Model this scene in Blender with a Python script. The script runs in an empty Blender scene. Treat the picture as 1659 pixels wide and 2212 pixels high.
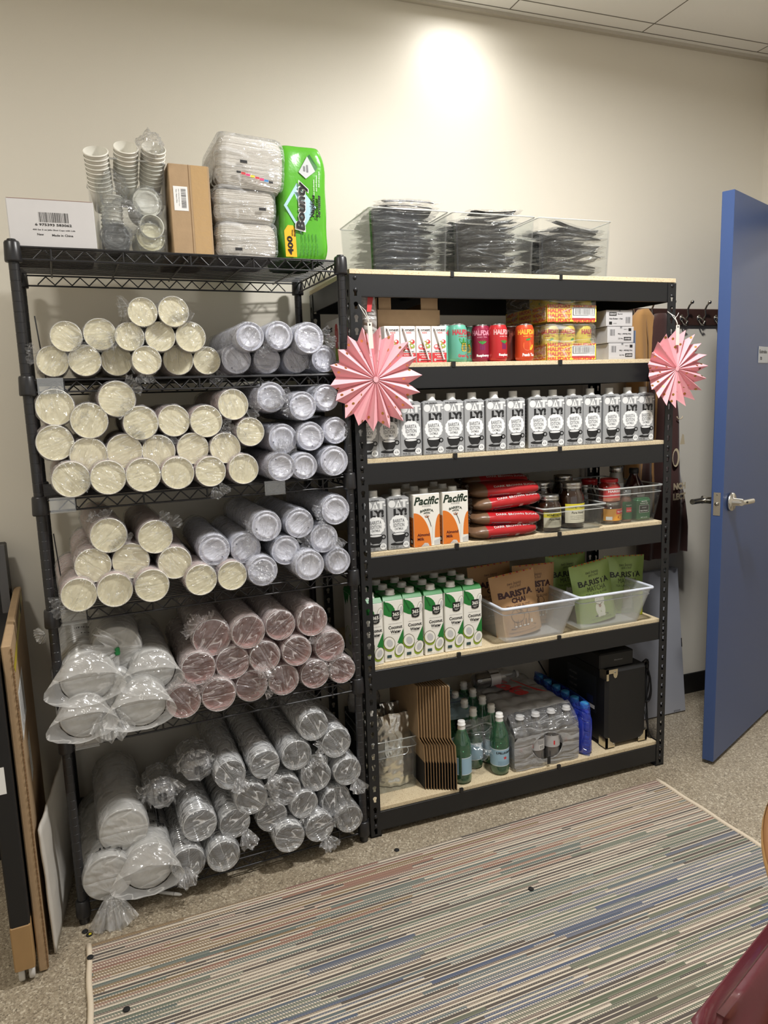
import bpy, math, random
from mathutils import Vector, Matrix, noise
from math import sin, cos, pi, radians, sqrt
SC = bpy.context.scene
COL = SC.collection
random.seed(7)
# ---------------- camera ----------------
F_PX = 1575.5; IW, IH = 1659, 2212
CAM_LOC = Vector((-0.709, -2.137, 1.4582)); CAM_ROT = (1.4161, 0.0338, -0.361)
cam_d = bpy.data.cameras.new('camera'); cam = bpy.data.objects.new('camera', cam_d); COL.objects.link(cam)
cam.location = CAM_LOC; cam.rotation_euler = CAM_ROT
cam_d.sensor_fit = 'VERTICAL'; cam_d.sensor_height = 24.0; cam_d.lens = F_PX / IH * 24.0; cam_d.clip_start = 0.02
SC.camera = cam
from mathutils import Euler
CAM_M = Euler(CAM_ROT, 'XYZ').to_matrix()
def ray(x, y): return CAM_M @ Vector(((x - IW / 2) / F_PX, -(y - IH / 2) / F_PX, -1.0))
def atY(x, y, Y):
    d = ray(x, y); return CAM_LOC + d * ((Y - CAM_LOC.y) / d.y)
def atZ(x, y, z=0.0):
    d = ray(x, y); return CAM_LOC + d * ((z - CAM_LOC.z) / d.z)
# ---------------- light ----------------
SC.view_settings.view_transform = 'Standard'; SC.view_settings.look = 'None'
SC.view_settings.exposure = 0.58; SC.view_settings.gamma = 1.0; SC.view_settings.use_curve_mapping = False
SC.cycles.use_denoising = True
SC.cycles.max_bounces = 10; SC.cycles.diffuse_bounces = 4; SC.cycles.glossy_bounces = 4
SC.cycles.transmission_bounces = 4; SC.cycles.transparent_max_bounces = 12
SC.cycles.use_adaptive_sampling = True; SC.cycles.adaptive_threshold = 0.035
SC.cycles.caustics_reflective = False; SC.cycles.caustics_refractive = False
SC.cycles.sample_clamp_indirect = 4.0; SC.cycles.sample_clamp_direct = 0
world = bpy.data.worlds.new('world'); SC.world = world; world.use_nodes = True
bg = world.node_tree.nodes['Background']; bg.inputs[0].default_value = (1.0, 0.97, 0.92, 1); bg.inputs[1].default_value = 0.46
CEIL = 2.87
def lamp(name, loc, power, size, color, rot=(0, 0, 0), kind='AREA', spread=180):
    l = bpy.data.lights.new(name, kind); o = bpy.data.objects.new(name, l); COL.objects.link(o)
    o.location = loc; o.rotation_euler = rot; l.energy = power; l.color = color
    if kind == 'AREA':
        l.shape = 'DISK'; l.size = size; l.spread = radians(spread)
    return o
WARM = (1.0, 0.965, 0.90); NEUT = (1.0, 0.985, 0.965)
lamp('ceiling_lamp_near_wall', (0.61, 0.30, CEIL - 0.035), 1.35, 0.11, NEUT, spread=178)
lamp('ceiling_lamp_near_wall_beam', (0.66, 0.28, CEIL - 0.034), 0.3, 0.10, NEUT, spread=128)
lamp('ceiling_lamp_middle', (0.62, -0.80, CEIL - 0.03), 36, 0.20, NEUT, spread=172)
lamp('fill_lamp_left', (-1.45, -1.1, CEIL - 0.03), 11, 0.22, WARM, spread=178)  # added fill lamp that lifts the left part of the wall
lamp('fill_lamp_rear', (1.75, -3.1, CEIL - 0.03), 1.5, 0.22, WARM, spread=170)  # added fill lamp behind the viewer, lifts the upper right wall

# ---------------- materials ----------------
MATS = {}
def nt_mat(name):
    m = bpy.data.materials.new(name); m.use_nodes = True; nt = m.node_tree
    return m, nt, nt.nodes, nt.links, nt.nodes['Principled BSDF']
def lin(c):
    return tuple(((v / 255) / 12.92 if v / 255 <= 0.04045 else ((v / 255 + 0.055) / 1.055) ** 2.4) for v in c)
def mat(name, rgb, rough=0.5, metal=0.0, spec=0.5, var=0.0, vscale=20.0, bump=0.0, bscale=60.0, coat=0.0, sheen=0.0, bdist=0.002):
    """procedural principled material; rgb in 0-255 display values"""
    if name in MATS: return MATS[name]
    m, nt, N, L, P = nt_mat(name)
    c = lin(rgb); P.inputs['Base Color'].default_value = (*c, 1)
    P.inputs['Roughness'].default_value = rough; P.inputs['Metallic'].default_value = metal
    P.inputs['Specular IOR Level'].default_value = spec; P.inputs['Coat Weight'].default_value = coat
    if sheen: P.inputs['Sheen Weight'].default_value = sheen
    if var > 0 or bump > 0:
        tc = N.new('ShaderNodeTexCoord'); nz = N.new('ShaderNodeTexNoise')
        L.new(tc.outputs['Object'], nz.inputs['Vector'])
        nz.inputs['Scale'].default_value = vscale; nz.inputs['Detail'].default_value = 4
        if var > 0:
            mx = N.new('ShaderNodeMix'); mx.data_type = 'RGBA'
            mx.inputs[6].default_value = (*[v * (1 - var) for v in c], 1); mx.inputs[7].default_value = (*[min(1, v * (1 + var)) for v in c], 1)
            L.new(nz.outputs['Fac'], mx.inputs[0]); L.new(mx.outputs[2], P.inputs['Base Color'])
        if bump > 0:
            n2 = N.new('ShaderNodeTexNoise'); L.new(tc.outputs['Object'], n2.inputs['Vector'])
            n2.inputs['Scale'].default_value = bscale; n2.inputs['Detail'].default_value = 3
            b = N.new('ShaderNodeBump'); b.inputs['Strength'].default_value = bump; b.inputs['Distance'].default_value = bdist
            L.new(n2.outputs['Fac'], b.inputs['Height']); L.new(b.outputs['Normal'], P.inputs['Normal'])
    MATS[name] = m; return m
def film(name, tint=(1, 1, 1), body=0.10, rough=0.12, gloss=0.9, bscale=45.0, bstr=0.9, milk=(0.9, 0.92, 0.95), crease=0.35, edge=0.5, bdist=0.004):
    """thin plastic film: see-through, whitened along creases (milky folds and painted streak highlights), glossy and crumpled"""
    if name in MATS: return MATS[name]
    m, nt, N, L, P = nt_mat(name); N.remove(P)
    out = N['Material Output']
    tc = N.new('ShaderNodeTexCoord')
    nz = N.new('ShaderNodeTexNoise'); nz.inputs['Scale'].default_value = bscale; nz.inputs['Detail'].default_value = 3; nz.inputs['Distortion'].default_value = 1.2
    L.new(tc.outputs['Object'], nz.inputs['Vector'])
    mp = N.new('ShaderNodeMapping'); mp.inputs['Scale'].default_value = (0.22, 0.5, 1.35); L.new(tc.outputs['Object'], mp.inputs['Vector'])
    st = N.new('ShaderNodeTexNoise'); st.inputs['Scale'].default_value = bscale * 1.1; st.inputs['Detail'].default_value = 1.5; st.inputs['Distortion'].default_value = 0.6; L.new(mp.outputs[0], st.inputs['Vector'])
    rd = N.new('ShaderNodeMath'); rd.operation = 'SUBTRACT'; rd.inputs[1].default_value = 0.5; L.new(st.outputs['Fac'], rd.inputs[0])
    ra_ = N.new('ShaderNodeMath'); ra_.operation = 'ABSOLUTE'; L.new(rd.outputs[0], ra_.inputs[0])
    vo = N.new('ShaderNodeTexVoronoi'); vo.feature = 'DISTANCE_TO_EDGE'; vo.inputs['Scale'].default_value = bscale * 0.8
    mxv = N.new('ShaderNodeMix'); mxv.data_type = 'VECTOR'; mxv.inputs[0].default_value = 0.06
    L.new(tc.outputs['Object'], mxv.inputs[4]); L.new(nz.outputs['Color'], mxv.inputs[5]); L.new(mxv.outputs[1], vo.inputs['Vector'])
    add = N.new('ShaderNodeMath'); add.operation = 'ADD'; L.new(nz.outputs['Fac'], add.inputs[0])
    ml = N.new('ShaderNodeMath'); ml.operation = 'MULTIPLY'; ml.inputs[1].default_value = 1.6; L.new(vo.outputs['Distance'], ml.inputs[0]); L.new(ml.outputs[0], add.inputs[1])
    ad2 = N.new('ShaderNodeMath'); ad2.operation = 'MULTIPLY_ADD'; ad2.inputs[1].default_value = 7.0; L.new(ra_.outputs[0], ad2.inputs[0]); L.new(add.outputs[0], ad2.inputs[2])
    b = N.new('ShaderNodeBump'); b.inputs['Strength'].default_value = bstr; b.inputs['Distance'].default_value = bdist * 1.3; L.new(ad2.outputs[0], b.inputs['Height'])
    tr = N.new('ShaderNodeBsdfTransparent'); tr.inputs[0].default_value = (*tint, 1)
    df = N.new('ShaderNodeBsdfDiffuse'); df.inputs[0].default_value = (*milk, 1); L.new(b.outputs['Normal'], df.inputs['Normal'])
    tl = N.new('ShaderNodeBsdfTranslucent'); tl.inputs[0].default_value = (*milk, 1)
    md = N.new('ShaderNodeMixShader'); md.inputs[0].default_value = 0.35; L.new(df.outputs[0], md.inputs[1]); L.new(tl.outputs[0], md.inputs[2])
    lw = N.new('ShaderNodeLayerWeight'); lw.inputs['Blend'].default_value = 0.35; L.new(b.outputs['Normal'], lw.inputs['Normal'])
    # crease factor: milky folds, also whitened to stand in for streak highlights
    cr = N.new('ShaderNodeMapRange'); cr.inputs[1].default_value = 0.0; cr.inputs[2].default_value = 0.022; cr.inputs[3].default_value = crease * 1.8; cr.inputs[4].default_value = 0.0
    L.new(ra_.outputs[0], cr.inputs[0])
    pr = N.new('ShaderNodeMath'); pr.operation = 'POWER'; pr.inputs[1].default_value = 2.0; L.new(lw.outputs['Facing'], pr.inputs[0])
    e = N.new('ShaderNodeMath'); e.operation = 'MULTIPLY_ADD'; e.inputs[1].default_value = edge; e.inputs[2].default_value = body; L.new(pr.outputs[0], e.inputs[0])
    a2 = N.new('ShaderNodeMath'); a2.operation = 'ADD'; a2.use_clamp = True; L.new(e.outputs[0], a2.inputs[0]); L.new(cr.outputs[0], a2.inputs[1])
    m1 = N.new('ShaderNodeMixShader'); L.new(a2.outputs[0], m1.inputs[0]); L.new(tr.outputs[0], m1.inputs[1]); L.new(md.outputs[0], m1.inputs[2])
    gl = N.new('ShaderNodeBsdfGlossy'); gl.inputs['Roughness'].default_value = rough; L.new(b.outputs['Normal'], gl.inputs['Normal'])
    fr = N.new('ShaderNodeMath'); fr.operation = 'MULTIPLY_ADD'; fr.inputs[1].default_value = 0.45 * gloss; fr.inputs[2].default_value = 0.07 * gloss; L.new(pr.outputs[0], fr.inputs[0])
    m2 = N.new('ShaderNodeMixShader'); L.new(fr.outputs[0], m2.inputs[0]); L.new(m1.outputs[0], m2.inputs[1]); L.new(gl.outputs[0], m2.inputs[2])
    L.new(m2.outputs[0], out.inputs[0])
    MATS[name] = m; return m
def clear(name, tint=(0.97, 0.98, 0.98), body=0.04, rough=0.05, gl_base=0.06, gl_edge=0.7, milk=(0.85, 0.88, 0.9), edge=0.25):
    """clear rigid plastic or glass, straight-through"""
    if name in MATS: return MATS[name]
    m, nt, N, L, P = nt_mat(name); N.remove(P); out = N['Material Output']
    tr = N.new('ShaderNodeBsdfTransparent'); tr.inputs[0].default_value = (*tint, 1)
    df = N.new('ShaderNodeBsdfDiffuse'); df.inputs[0].default_value = (*milk, 1)
    lw = N.new('ShaderNodeLayerWeight'); lw.inputs['Blend'].default_value = 0.4
    pr = N.new('ShaderNodeMath'); pr.operation = 'POWER'; pr.inputs[1].default_value = 2.5; L.new(lw.outputs['Facing'], pr.inputs[0])
    e = N.new('ShaderNodeMath'); e.operation = 'MULTIPLY_ADD'; e.inputs[1].default_value = edge; e.inputs[2].default_value = body; L.new(pr.outputs[0], e.inputs[0])
    m1 = N.new('ShaderNodeMixShader'); L.new(e.outputs[0], m1.inputs[0]); L.new(tr.outputs[0], m1.inputs[1]); L.new(df.outputs[0], m1.inputs[2])
    gl = N.new('ShaderNodeBsdfGlossy'); gl.inputs['Roughness'].default_value = rough
    f = N.new('ShaderNodeMath'); f.operation = 'MULTIPLY_ADD'; f.inputs[1].default_value = gl_edge; f.inputs[2].default_value = gl_base; L.new(pr.outputs[0], f.inputs[0])
    m2 = N.new('ShaderNodeMixShader'); L.new(f.outputs[0], m2.inputs[0]); L.new(m1.outputs[0], m2.inputs[1]); L.new(gl.outputs[0], m2.inputs[2])
    L.new(m2.outputs[0], out.inputs[0]); MATS[name] = m; return m

# ---------------- mesh helpers ----------------
def I4(): return Matrix.Identity(4)
def TR(x, y, z): return Matrix.Translation((x, y, z))
def RZ(a): return Matrix.Rotation(a, 4, 'Z')
def RX(a): return Matrix.Rotation(a, 4, 'X')
def RY(a): return Matrix.Rotation(a, 4, 'Y')
class Frame:
    """a flat face: origin O, right U, up V, outward N"""
    def __init__(s, O, U=(1, 0, 0), V=(0, 0, 1)):
        s.O = Vector(O); s.U = Vector(U).normalized(); s.V = Vector(V).normalized(); s.N = s.U.cross(s.V)
    def p(s, u, v, k=0): return s.O + s.U * u + s.V * v + s.N * (0.00035 * k)
TEXT_CACHE = {}
def text_mesh(body, bold=0.0, spacing=1.0):
    key = (body, bold, spacing)
    if key in TEXT_CACHE: return TEXT_CACHE[key]
    cu = bpy.data.curves.new('t', 'FONT'); cu.body = body; cu.size = 1.0; cu.offset = bold; cu.space_character = spacing
    cu.resolution_u = 2; cu.fill_mode = 'FRONT'
    o = bpy.data.objects.new('t', cu); COL.objects.link(o)
    dg = bpy.context.evaluated_depsgraph_get()
    me = bpy.data.meshes.new_from_object(o.evaluated_get(dg))
    vs = [(v.co.x, v.co.y) for v in me.vertices]; fs = [tuple(p.vertices) for p in me.polygons]
    bpy.data.objects.remove(o); bpy.data.meshes.remove(me); bpy.data.curves.remove(cu)
    if vs:
        x0 = min(v[0] for v in vs); x1 = max(v[0] for v in vs); y0 = min(v[1] for v in vs); y1 = max(v[1] for v in vs)
    else: x0 = x1 = y0 = y1 = 0
    TEXT_CACHE[key] = (vs, fs, x0, x1, y0, y1); return TEXT_CACHE[key]
class MB:
    def __init__(s): s.v = []; s.f = []; s.m = []; s.sm = []; s.mats = []
    def mi(s, m):
        if m not in s.mats: s.mats.append(m)
        return s.mats.index(m)
    def add(s, vs, fs, m, smooth=False, M=None):
        b = len(s.v); k = s.mi(m)
        if M is not None: s.v.extend([tuple(M @ Vector(v)) for v in vs])
        else: s.v.extend([tuple(v) for v in vs])
        for f in fs: s.f.append(tuple(i + b for i in f)); s.m.append(k); s.sm.append(smooth)
    def box(s, x0, x1, y0, y1, z0, z1, m, M=None, bev=0.0):
        if bev <= 0:
            vs = [(x, y, z) for z in (z0, z1) for y in (y0, y1) for x in (x0, x1)]
            fs = [(0, 2, 3, 1), (4, 5, 7, 6), (0, 1, 5, 4), (2, 6, 7, 3), (0, 4, 6, 2), (1, 3, 7, 5)]
            s.add(vs, fs, m, False, M); return
        b = min(bev, (x1 - x0) / 2.01, (y1 - y0) / 2.01, (z1 - z0) / 2.01)
        vs = []; ids = {}
        for ix, X in enumerate((x0, x1)):
            for iy, Y in enumerate((y0, y1)):
                for iz, Z in enumerate((z0, z1)):
                    sx, sy, sz = (1 if ix == 0 else -1), (1 if iy == 0 else -1), (1 if iz == 0 else -1)
                    ids[ix, iy, iz, 0] = len(vs); vs.append((X, Y + sy * b, Z + sz * b))
                    ids[ix, iy, iz, 1] = len(vs); vs.append((X + sx * b, Y, Z + sz * b))
                    ids[ix, iy, iz, 2] = len(vs); vs.append((X + sx * b, Y + sy * b, Z))
        fs = []
        for a in (0, 1):
            q = [ids[a, 0, 0, 0], ids[a, 1, 0, 0], ids[a, 1, 1, 0], ids[a, 0, 1, 0]]; fs.append(tuple(q if a else q[::-1]))
            q = [ids[0, a, 0, 1], ids[1, a, 0, 1], ids[1, a, 1, 1], ids[0, a, 1, 1]]; fs.append(tuple(q[::-1] if a else q))
            q = [ids[0, 0, a, 2], ids[1, 0, a, 2], ids[1, 1, a, 2], ids[0, 1, a, 2]]; fs.append(tuple(q if a else q[::-1]))
        for a in (0, 1):
            for c in (0, 1):
                fs.append((ids[a, c, 0, 0], ids[a, c, 1, 0], ids[a, c, 1, 1], ids[a, c, 0, 1]))
                fs.append((ids[a, 0, c, 0], ids[a, 1, c, 0], ids[a, 1, c, 2], ids[a, 0, c, 2]))
                fs.append((ids[0, a, c, 1], ids[1, a, c, 1], ids[1, a, c, 2], ids[0, a, c, 2]))
        for k in [(a, c, d) for a in (0, 1) for c in (0, 1) for d in (0, 1)]:
            fs.append((ids[(*k, 0)], ids[(*k, 1)], ids[(*k, 2)]))
        s.add(vs, fs, m, False, M)
    def lathe(s, prof, m, seg=24, M=None, smooth=True, cap0=False, cap1=False, wob=None):
        """profile [(r, h)] turned about local Z"""
        vs = []; fs = []; n = len(prof)
        for (r, h) in prof:
            for k in range(seg):
                a = 2 * pi * k / seg; rr = r * (wob(a, h) if wob else 1)
                vs.append((rr * cos(a), rr * sin(a), h))
        for i in range(n - 1):
            for k in range(seg):
                k2 = (k + 1) % seg
                fs.append((i * seg + k, i * seg + k2, (i + 1) * seg + k2, (i + 1) * seg + k))
        s.add(vs, fs, m, smooth, M)
        if cap0: s.add([vs[k] for k in range(seg)], [tuple(range(seg))[::-1]], m, False, M)
        if cap1: s.add([vs[(n - 1) * seg + k] for k in range(seg)], [tuple(range(seg))], m, False, M)
    def rod(s, a, b, r, m, seg=6, r2=None, smooth=True, caps=True):
        a = Vector(a); b = Vector(b); d = b - a; L = d.length
        if L < 1e-6: return
        q = d.to_track_quat('Z', 'Y').to_matrix().to_4x4(); q.translation = a
        s.lathe([(r, 0), (r2 if r2 is not None else r, L)], m, seg, q, smooth, caps, caps)
    def tube(s, pts, r, m, seg=8, closed=False, rf=None):
        pts = [Vector(p) for p in pts]; n = len(pts); vs = []; fs = []
        up = None
        for i, p in enumerate(pts):
            if closed: t = pts[(i + 1) % n] - pts[i - 1]
            else: t = pts[min(i + 1, n - 1)] - pts[max(i - 1, 0)]
            t.normalize()
            if up is None:
                up = t.orthogonal().normalized()
            else:
                up = (up - t * up.dot(t)); up = up.normalized() if up.length > 1e-6 else t.orthogonal().normalized()
            w = t.cross(up); rr = rf(i / (n - 1)) * r if rf else r
            for k in range(seg):
                a = 2 * pi * k / seg; vs.append(p + up * (cos(a) * rr) + w * (sin(a) * rr))
        for i in range(n if closed else n - 1):
            j = (i + 1) % n
            for k in range(seg):
                k2 = (k + 1) % seg; fs.append((i * seg + k, i * seg + k2, j * seg + k2, j * seg + k))
        if not closed: fs.append(tuple(range(seg))[::-1]); fs.append(tuple((n - 1) * seg + k for k in range(seg)))
        s.add(vs, fs, m, True)
    def prism(s, pts, d0, d1, m, M=None):
        """outline in local XZ pushed along Y from d0 to d1"""
        n = len(pts); vs = [(x, d0, z) for x, z in pts] + [(x, d1, z) for x, z in pts]
        fs = [tuple(range(n)), tuple(range(n, 2 * n))[::-1]] + [(i, i + n, (i + 1) % n + n, (i + 1) % n) for i in range(n)]
        s.add(vs, fs, m, False, M)
    # --- flat printing on a face ---
    def poly(s, F, pts, k, m): s.add([F.p(u, v, k) for u, v in pts], [tuple(range(len(pts)))], m)
    def rect(s, F, u0, u1, v0, v1, k, m): s.poly(F, [(u0, v0), (u1, v0), (u1, v1), (u0, v1)], k, m)
    def disc(s, F, u, v, ru, rv, k, m, n=20, rot=0.0):
        s.poly(F, [(u + cos(rot) * ru * cos(a) - sin(rot) * rv * sin(a), v + sin(rot) * ru * cos(a) + cos(rot) * rv * sin(a)) for a in [2 * pi * i / n for i in range(n)]], k, m)
    def text(s, F, body, u, v, w, h, k, m, bold=0.0, rot=0.0, shear=0.0, arc=0.0, fit=True, spacing=1.0, warp=None):
        """text fitted in a w x h box centred at (u, v); w None keeps the letter shape"""
        vs, fs, x0, x1, y0, y1 = text_mesh(body, bold, spacing)
        if not vs: return
        sy = h / max(1e-6, y1 - y0); sx = (w / max(1e-6, x1 - x0)) if w else sy
        cx, cy = (x0 + x1) / 2, (y0 + y1) / 2; out = []
        for (x, y) in vs:
            a = (x - cx) * sx; b = (y - cy) * sy; a += shear * b
            if arc: b += -arc * a * a
            c, d = cos(rot), sin(rot); uu = u + a * c - b * d; vv = v + a * d + b * c
            out.append(warp(uu, vv, k) if warp else F.p(uu, vv, k))
        s.add(out, fs, m)
    def barcode(s, F, u0, u1, v0, v1, k, m, n=26, seed=1):
        rnd = random.Random(seed); x = u0; st = (u1 - u0) / n
        for i in range(n):
            w = st * rnd.choice((0.25, 0.4, 0.65)); s.rect(F, x, x + w, v0, v1, k, m); x += st
    def build(s, name, parent=None, M=None):
        me = bpy.data.meshes.new(name); me.from_pydata(s.v, [], s.f)
        for m in s.mats: me.materials.append(m)
        me.polygons.foreach_set('material_index', s.m); me.polygons.foreach_set('use_smooth', s.sm); me.update()
        o = bpy.data.objects.new(name, me); COL.objects.link(o)
        if parent: o.parent = parent
        if M is not None: o.matrix_local = M
        return o
def tag(o, label, cat, group=None, kind=None):
    if label: o['label'] = label
    if cat: o['category'] = cat
    if group: o['group'] = group
    if kind: o['kind'] = kind
    return o
def empty(name, M=None):
    o = bpy.data.objects.new(name, None); COL.objects.link(o); o.empty_display_size = 0.05
    if M is not None: o.matrix_world = M
    return o
def dup(o, parent=None, M=None):
    c = o.copy(); COL.objects.link(c)
    if parent is not None: c.parent = parent
    for ch in list(o.children): dup(ch, c)
    if M is not None: c.matrix_world = M
    return c
def struct(o): o['kind'] = 'structure'; return o
def circ(n, r=1.0, r2=None, a0=0.0): return [(r * cos(a0 + 2 * pi * i / n), (r2 or r) * sin(a0 + 2 * pi * i / n)) for i in range(n)]
def rrect(x0, x1, y0, y1, r, n=4):
    out = []
    for cx, cy, a in ((x1 - r, y0 + r, -pi / 2), (x1 - r, y1 - r, 0), (x0 + r, y1 - r, pi / 2), (x0 + r, y0 + r, pi)):
        for i in range(n + 1): t = a + pi / 2 * i / n; out.append((cx + r * cos(t), cy + r * sin(t)))
    return out
BLACK = mat('black_metal', (25, 26, 28), 0.42, 0.0, 0.5, bump=0.15, bscale=300, bdist=0.0005)
INK = mat('black_ink', (28, 27, 28), 0.6); WHITE = mat('white_print', (236, 236, 234), 0.55)
GREYINK = mat('grey_ink', (120, 120, 122), 0.6)
CARD = mat('kraft_cardboard', (172, 145, 112), 0.8, var=0.12, vscale=40, bump=0.15, bscale=200)
CARD_D = mat('dark_kraft_cardboard', (128, 98, 66), 0.85, var=0.15, vscale=30)
# ======================= SETTING =======================
XL_, XR_, YB, YF = -2.3, 2.14, 0.50, -4.3
WALLM = mat('cream_wall_paint', (224, 218, 204), 0.44, spec=0.35, var=0.02, vscale=1.5, bump=0.25, bscale=260, bdist=0.0006)
def ceiling_mat():
    return mat('ceiling_tile_white', (244, 243, 240), 0.9, var=0.03, vscale=300, bump=0.2, bscale=400)
def floor_mat():
    m, nt, N, L, P = nt_mat('aggregate_floor')
    tc = N.new('ShaderNodeTexCoord')
    def noise_(s, d=3):
        n = N.new('ShaderNodeTexNoise'); n.inputs['Scale'].default_value = s; n.inputs['Detail'].default_value = d; L.new(tc.outputs['Object'], n.inputs['Vector']); return n
    def ramp(src, stops):
        r = N.new('ShaderNodeValToRGB'); L.new(src, r.inputs[0]); e = r.color_ramp.elements
        e[0].position, e[0].color = stops[0][0], (*lin(stops[0][1]), 1); e[1].position, e[1].color = stops[1][0], (*lin(stops[1][1]), 1)
        for p, c in stops[2:]: q = e.new(p); q.color = (*lin(c), 1)
        return r
    v = N.new('ShaderNodeTexVoronoi'); v.inputs['Scale'].default_value = 210; L.new(tc.outputs['Object'], v.inputs['Vector'])
    sp = N.new('ShaderNodeSeparateColor'); L.new(v.outputs['Color'], sp.inputs[0])
    r = ramp(sp.outputs[0], [(0.0, (92, 84, 74)), (0.16, (146, 136, 120)), (0.62, (168, 158, 141)), (0.84, (194, 185, 168)), (0.97, (232, 226, 210))])
    v2 = N.new('ShaderNodeTexVoronoi'); v2.inputs['Scale'].default_value = 430; L.new(tc.outputs['Object'], v2.inputs['Vector'])
    sp2 = N.new('ShaderNodeSeparateColor'); L.new(v2.outputs['Color'], sp2.inputs[0])
    r2 = ramp(sp2.outputs[1], [(0.05, (70, 62, 52)), (0.25, (156, 146, 130)), (0.9, (176, 166, 148)), (1.0, (216, 208, 190))])
    mx = N.new('ShaderNodeMix'); mx.data_type = 'RGBA'; mx.inputs[0].default_value = 0.45; L.new(r.outputs[0], mx.inputs[6]); L.new(r2.outputs[0], mx.inputs[7])
    n = noise_(2.2, 4); r3 = ramp(n.outputs['Fac'], [(0.3, (228, 222, 212)), (0.7, (255, 253, 248))])
    m2 = N.new('ShaderNodeMix'); m2.data_type = 'RGBA'; m2.blend_type = 'MULTIPLY'; m2.inputs[0].default_value = 1; L.new(mx.outputs[2], m2.inputs[6]); L.new(r3.outputs[0], m2.inputs[7])
    L.new(m2.outputs[2], P.inputs['Base Color']); P.inputs['Roughness'].default_value = 0.42
    b = N.new('ShaderNodeBump'); b.inputs['Strength'].default_value = 0.15; b.inputs['Distance'].default_value = 0.001; L.new(v.outputs['Distance'], b.inputs['Height']); L.new(b.outputs['Normal'], P.inputs['Normal'])
    return m
b = MB(); b.box(XL_ - .1, XR_ + 3.2, YF - .1, YB + .9, -0.1, 0, floor_mat()); struct(b.build('floor'))
b = MB(); b.box(XL_ - .1, XR_ + .1, YB, YB + .1, 0, CEIL, WALLM); struct(b.build('wall_back'))
b = MB(); b.box(XL_ - .1, XL_, YF, YB, 0, CEIL, WALLM); struct(b.build('wall_left'))
DO0, DO1, DH = -0.66, 0.29, 2.15     # door opening in the right wall
b = MB(); b.box(XR_, XR_ + .12, DO1, YB, 0, CEIL, WALLM); b.box(XR_, XR_ + .12, YF, DO0, 0, CEIL, WALLM); b.box(XR_, XR_ + .12, DO0, DO1, DH, CEIL, WALLM); struct(b.build('wall_right'))
b = MB(); b.box(XR_ + .12, XR_ + 3.1, YB + .7, YB + .8, 0, CEIL, WALLM); b.box(XR_ + .12, XR_ + 3.1, -1.5, -1.4, 0, CEIL, WALLM); b.box(XR_ + 3.1, XR_ + 3.2, -1.5, YB + .8, 0, CEIL, WALLM); struct(b.build('wall_corridor'))
CM = ceiling_mat()
b = MB(); b.box(XL_ - .1, XR_ + 3.2, YF - .1, YB + .9, CEIL, CEIL + .1, CM); struct(b.build('ceiling'))
GM = mat('ceiling_joint', (120, 116, 108), 0.9); b = MB()
for y in [0.455] + [0.385 - 0.61 * k for k in range(8)]: b.box(XL_, XR_, y - .0018, y + .0018, CEIL - .0012, CEIL + .01, GM)
for k in range(-5, 3): x = 0.82 + 0.605 * k; b.box(x - .0018, x + .0018, YF, 0.455, CEIL - .0012, CEIL + .01, GM)
struct(b.build('trim_1'))
b = MB(); EDG = mat('ceiling_edge_angle', (196, 190, 178), 0.6); b.box(XL_, XR_, 0.478, YB, CEIL - .012, CEIL, EDG); struct(b.build('trim_2'))
BB = mat('black_vinyl_baseboard', (28, 27, 27), 0.45)
b = MB(); b.box(XL_, XR_, YB - .008, YB, 0, .100, BB, bev=.003); struct(b.build('baseboard_back'))
b = MB(); b.box(XR_ - .008, XR_, YF, DO0 - .05, 0, .100, BB, bev=.003); struct(b.build('baseboard_right'))
b = MB(); b.box(XL_, XL_ + .008, YF, YB, 0, .100, BB, bev=.003); struct(b.build('baseboard_left'))
FRM = mat('blue_door_paint_frame', (84, 102, 142), 0.35)
b = MB()
b.box(XR_ - .012, XR_ + .132, DO0 - .05, DO0, 0, DH + .05, FRM); b.box(XR_ - .012, XR_ + .132, DO1, DO1 + .05, 0, DH + .05, FRM); b.box(XR_ - .012, XR_ + .132, DO0, DO1, DH, DH + .05, FRM)
struct(b.build('trim_3'))
# round downlights in the ceiling (fittings of the lamps; left and rear ones added with the fill)
for k, (x, y, r) in enumerate(((0.61, 0.30, .06), (0.62, -0.80, .11), (-1.45, -1.1, .12), (1.75, -3.1, .12))):
    b = MB(); RIM = mat('white_trim_ring', (235, 233, 228), 0.4)
    b.lathe([(r + .03, 0), (r + .03, -.006), (r + .002, -.01), (r, -.004), (r, 0.0)], RIM, 32, TR(x, y, CEIL - .0005))
    o = b.build('downlight'); tag(o, ['round ceiling downlight close to the back wall above the board rack', 'round ceiling downlight over the middle of the rug', 'added round ceiling downlight for the fill lamp at far left', 'added round ceiling downlight for the fill lamp behind the viewer'][k], 'ceiling light', 'downlights in the ceiling')
lamp('corridor_lamp', (4.3, 0.25, CEIL - .03), 22, 0.4, NEUT)

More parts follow.
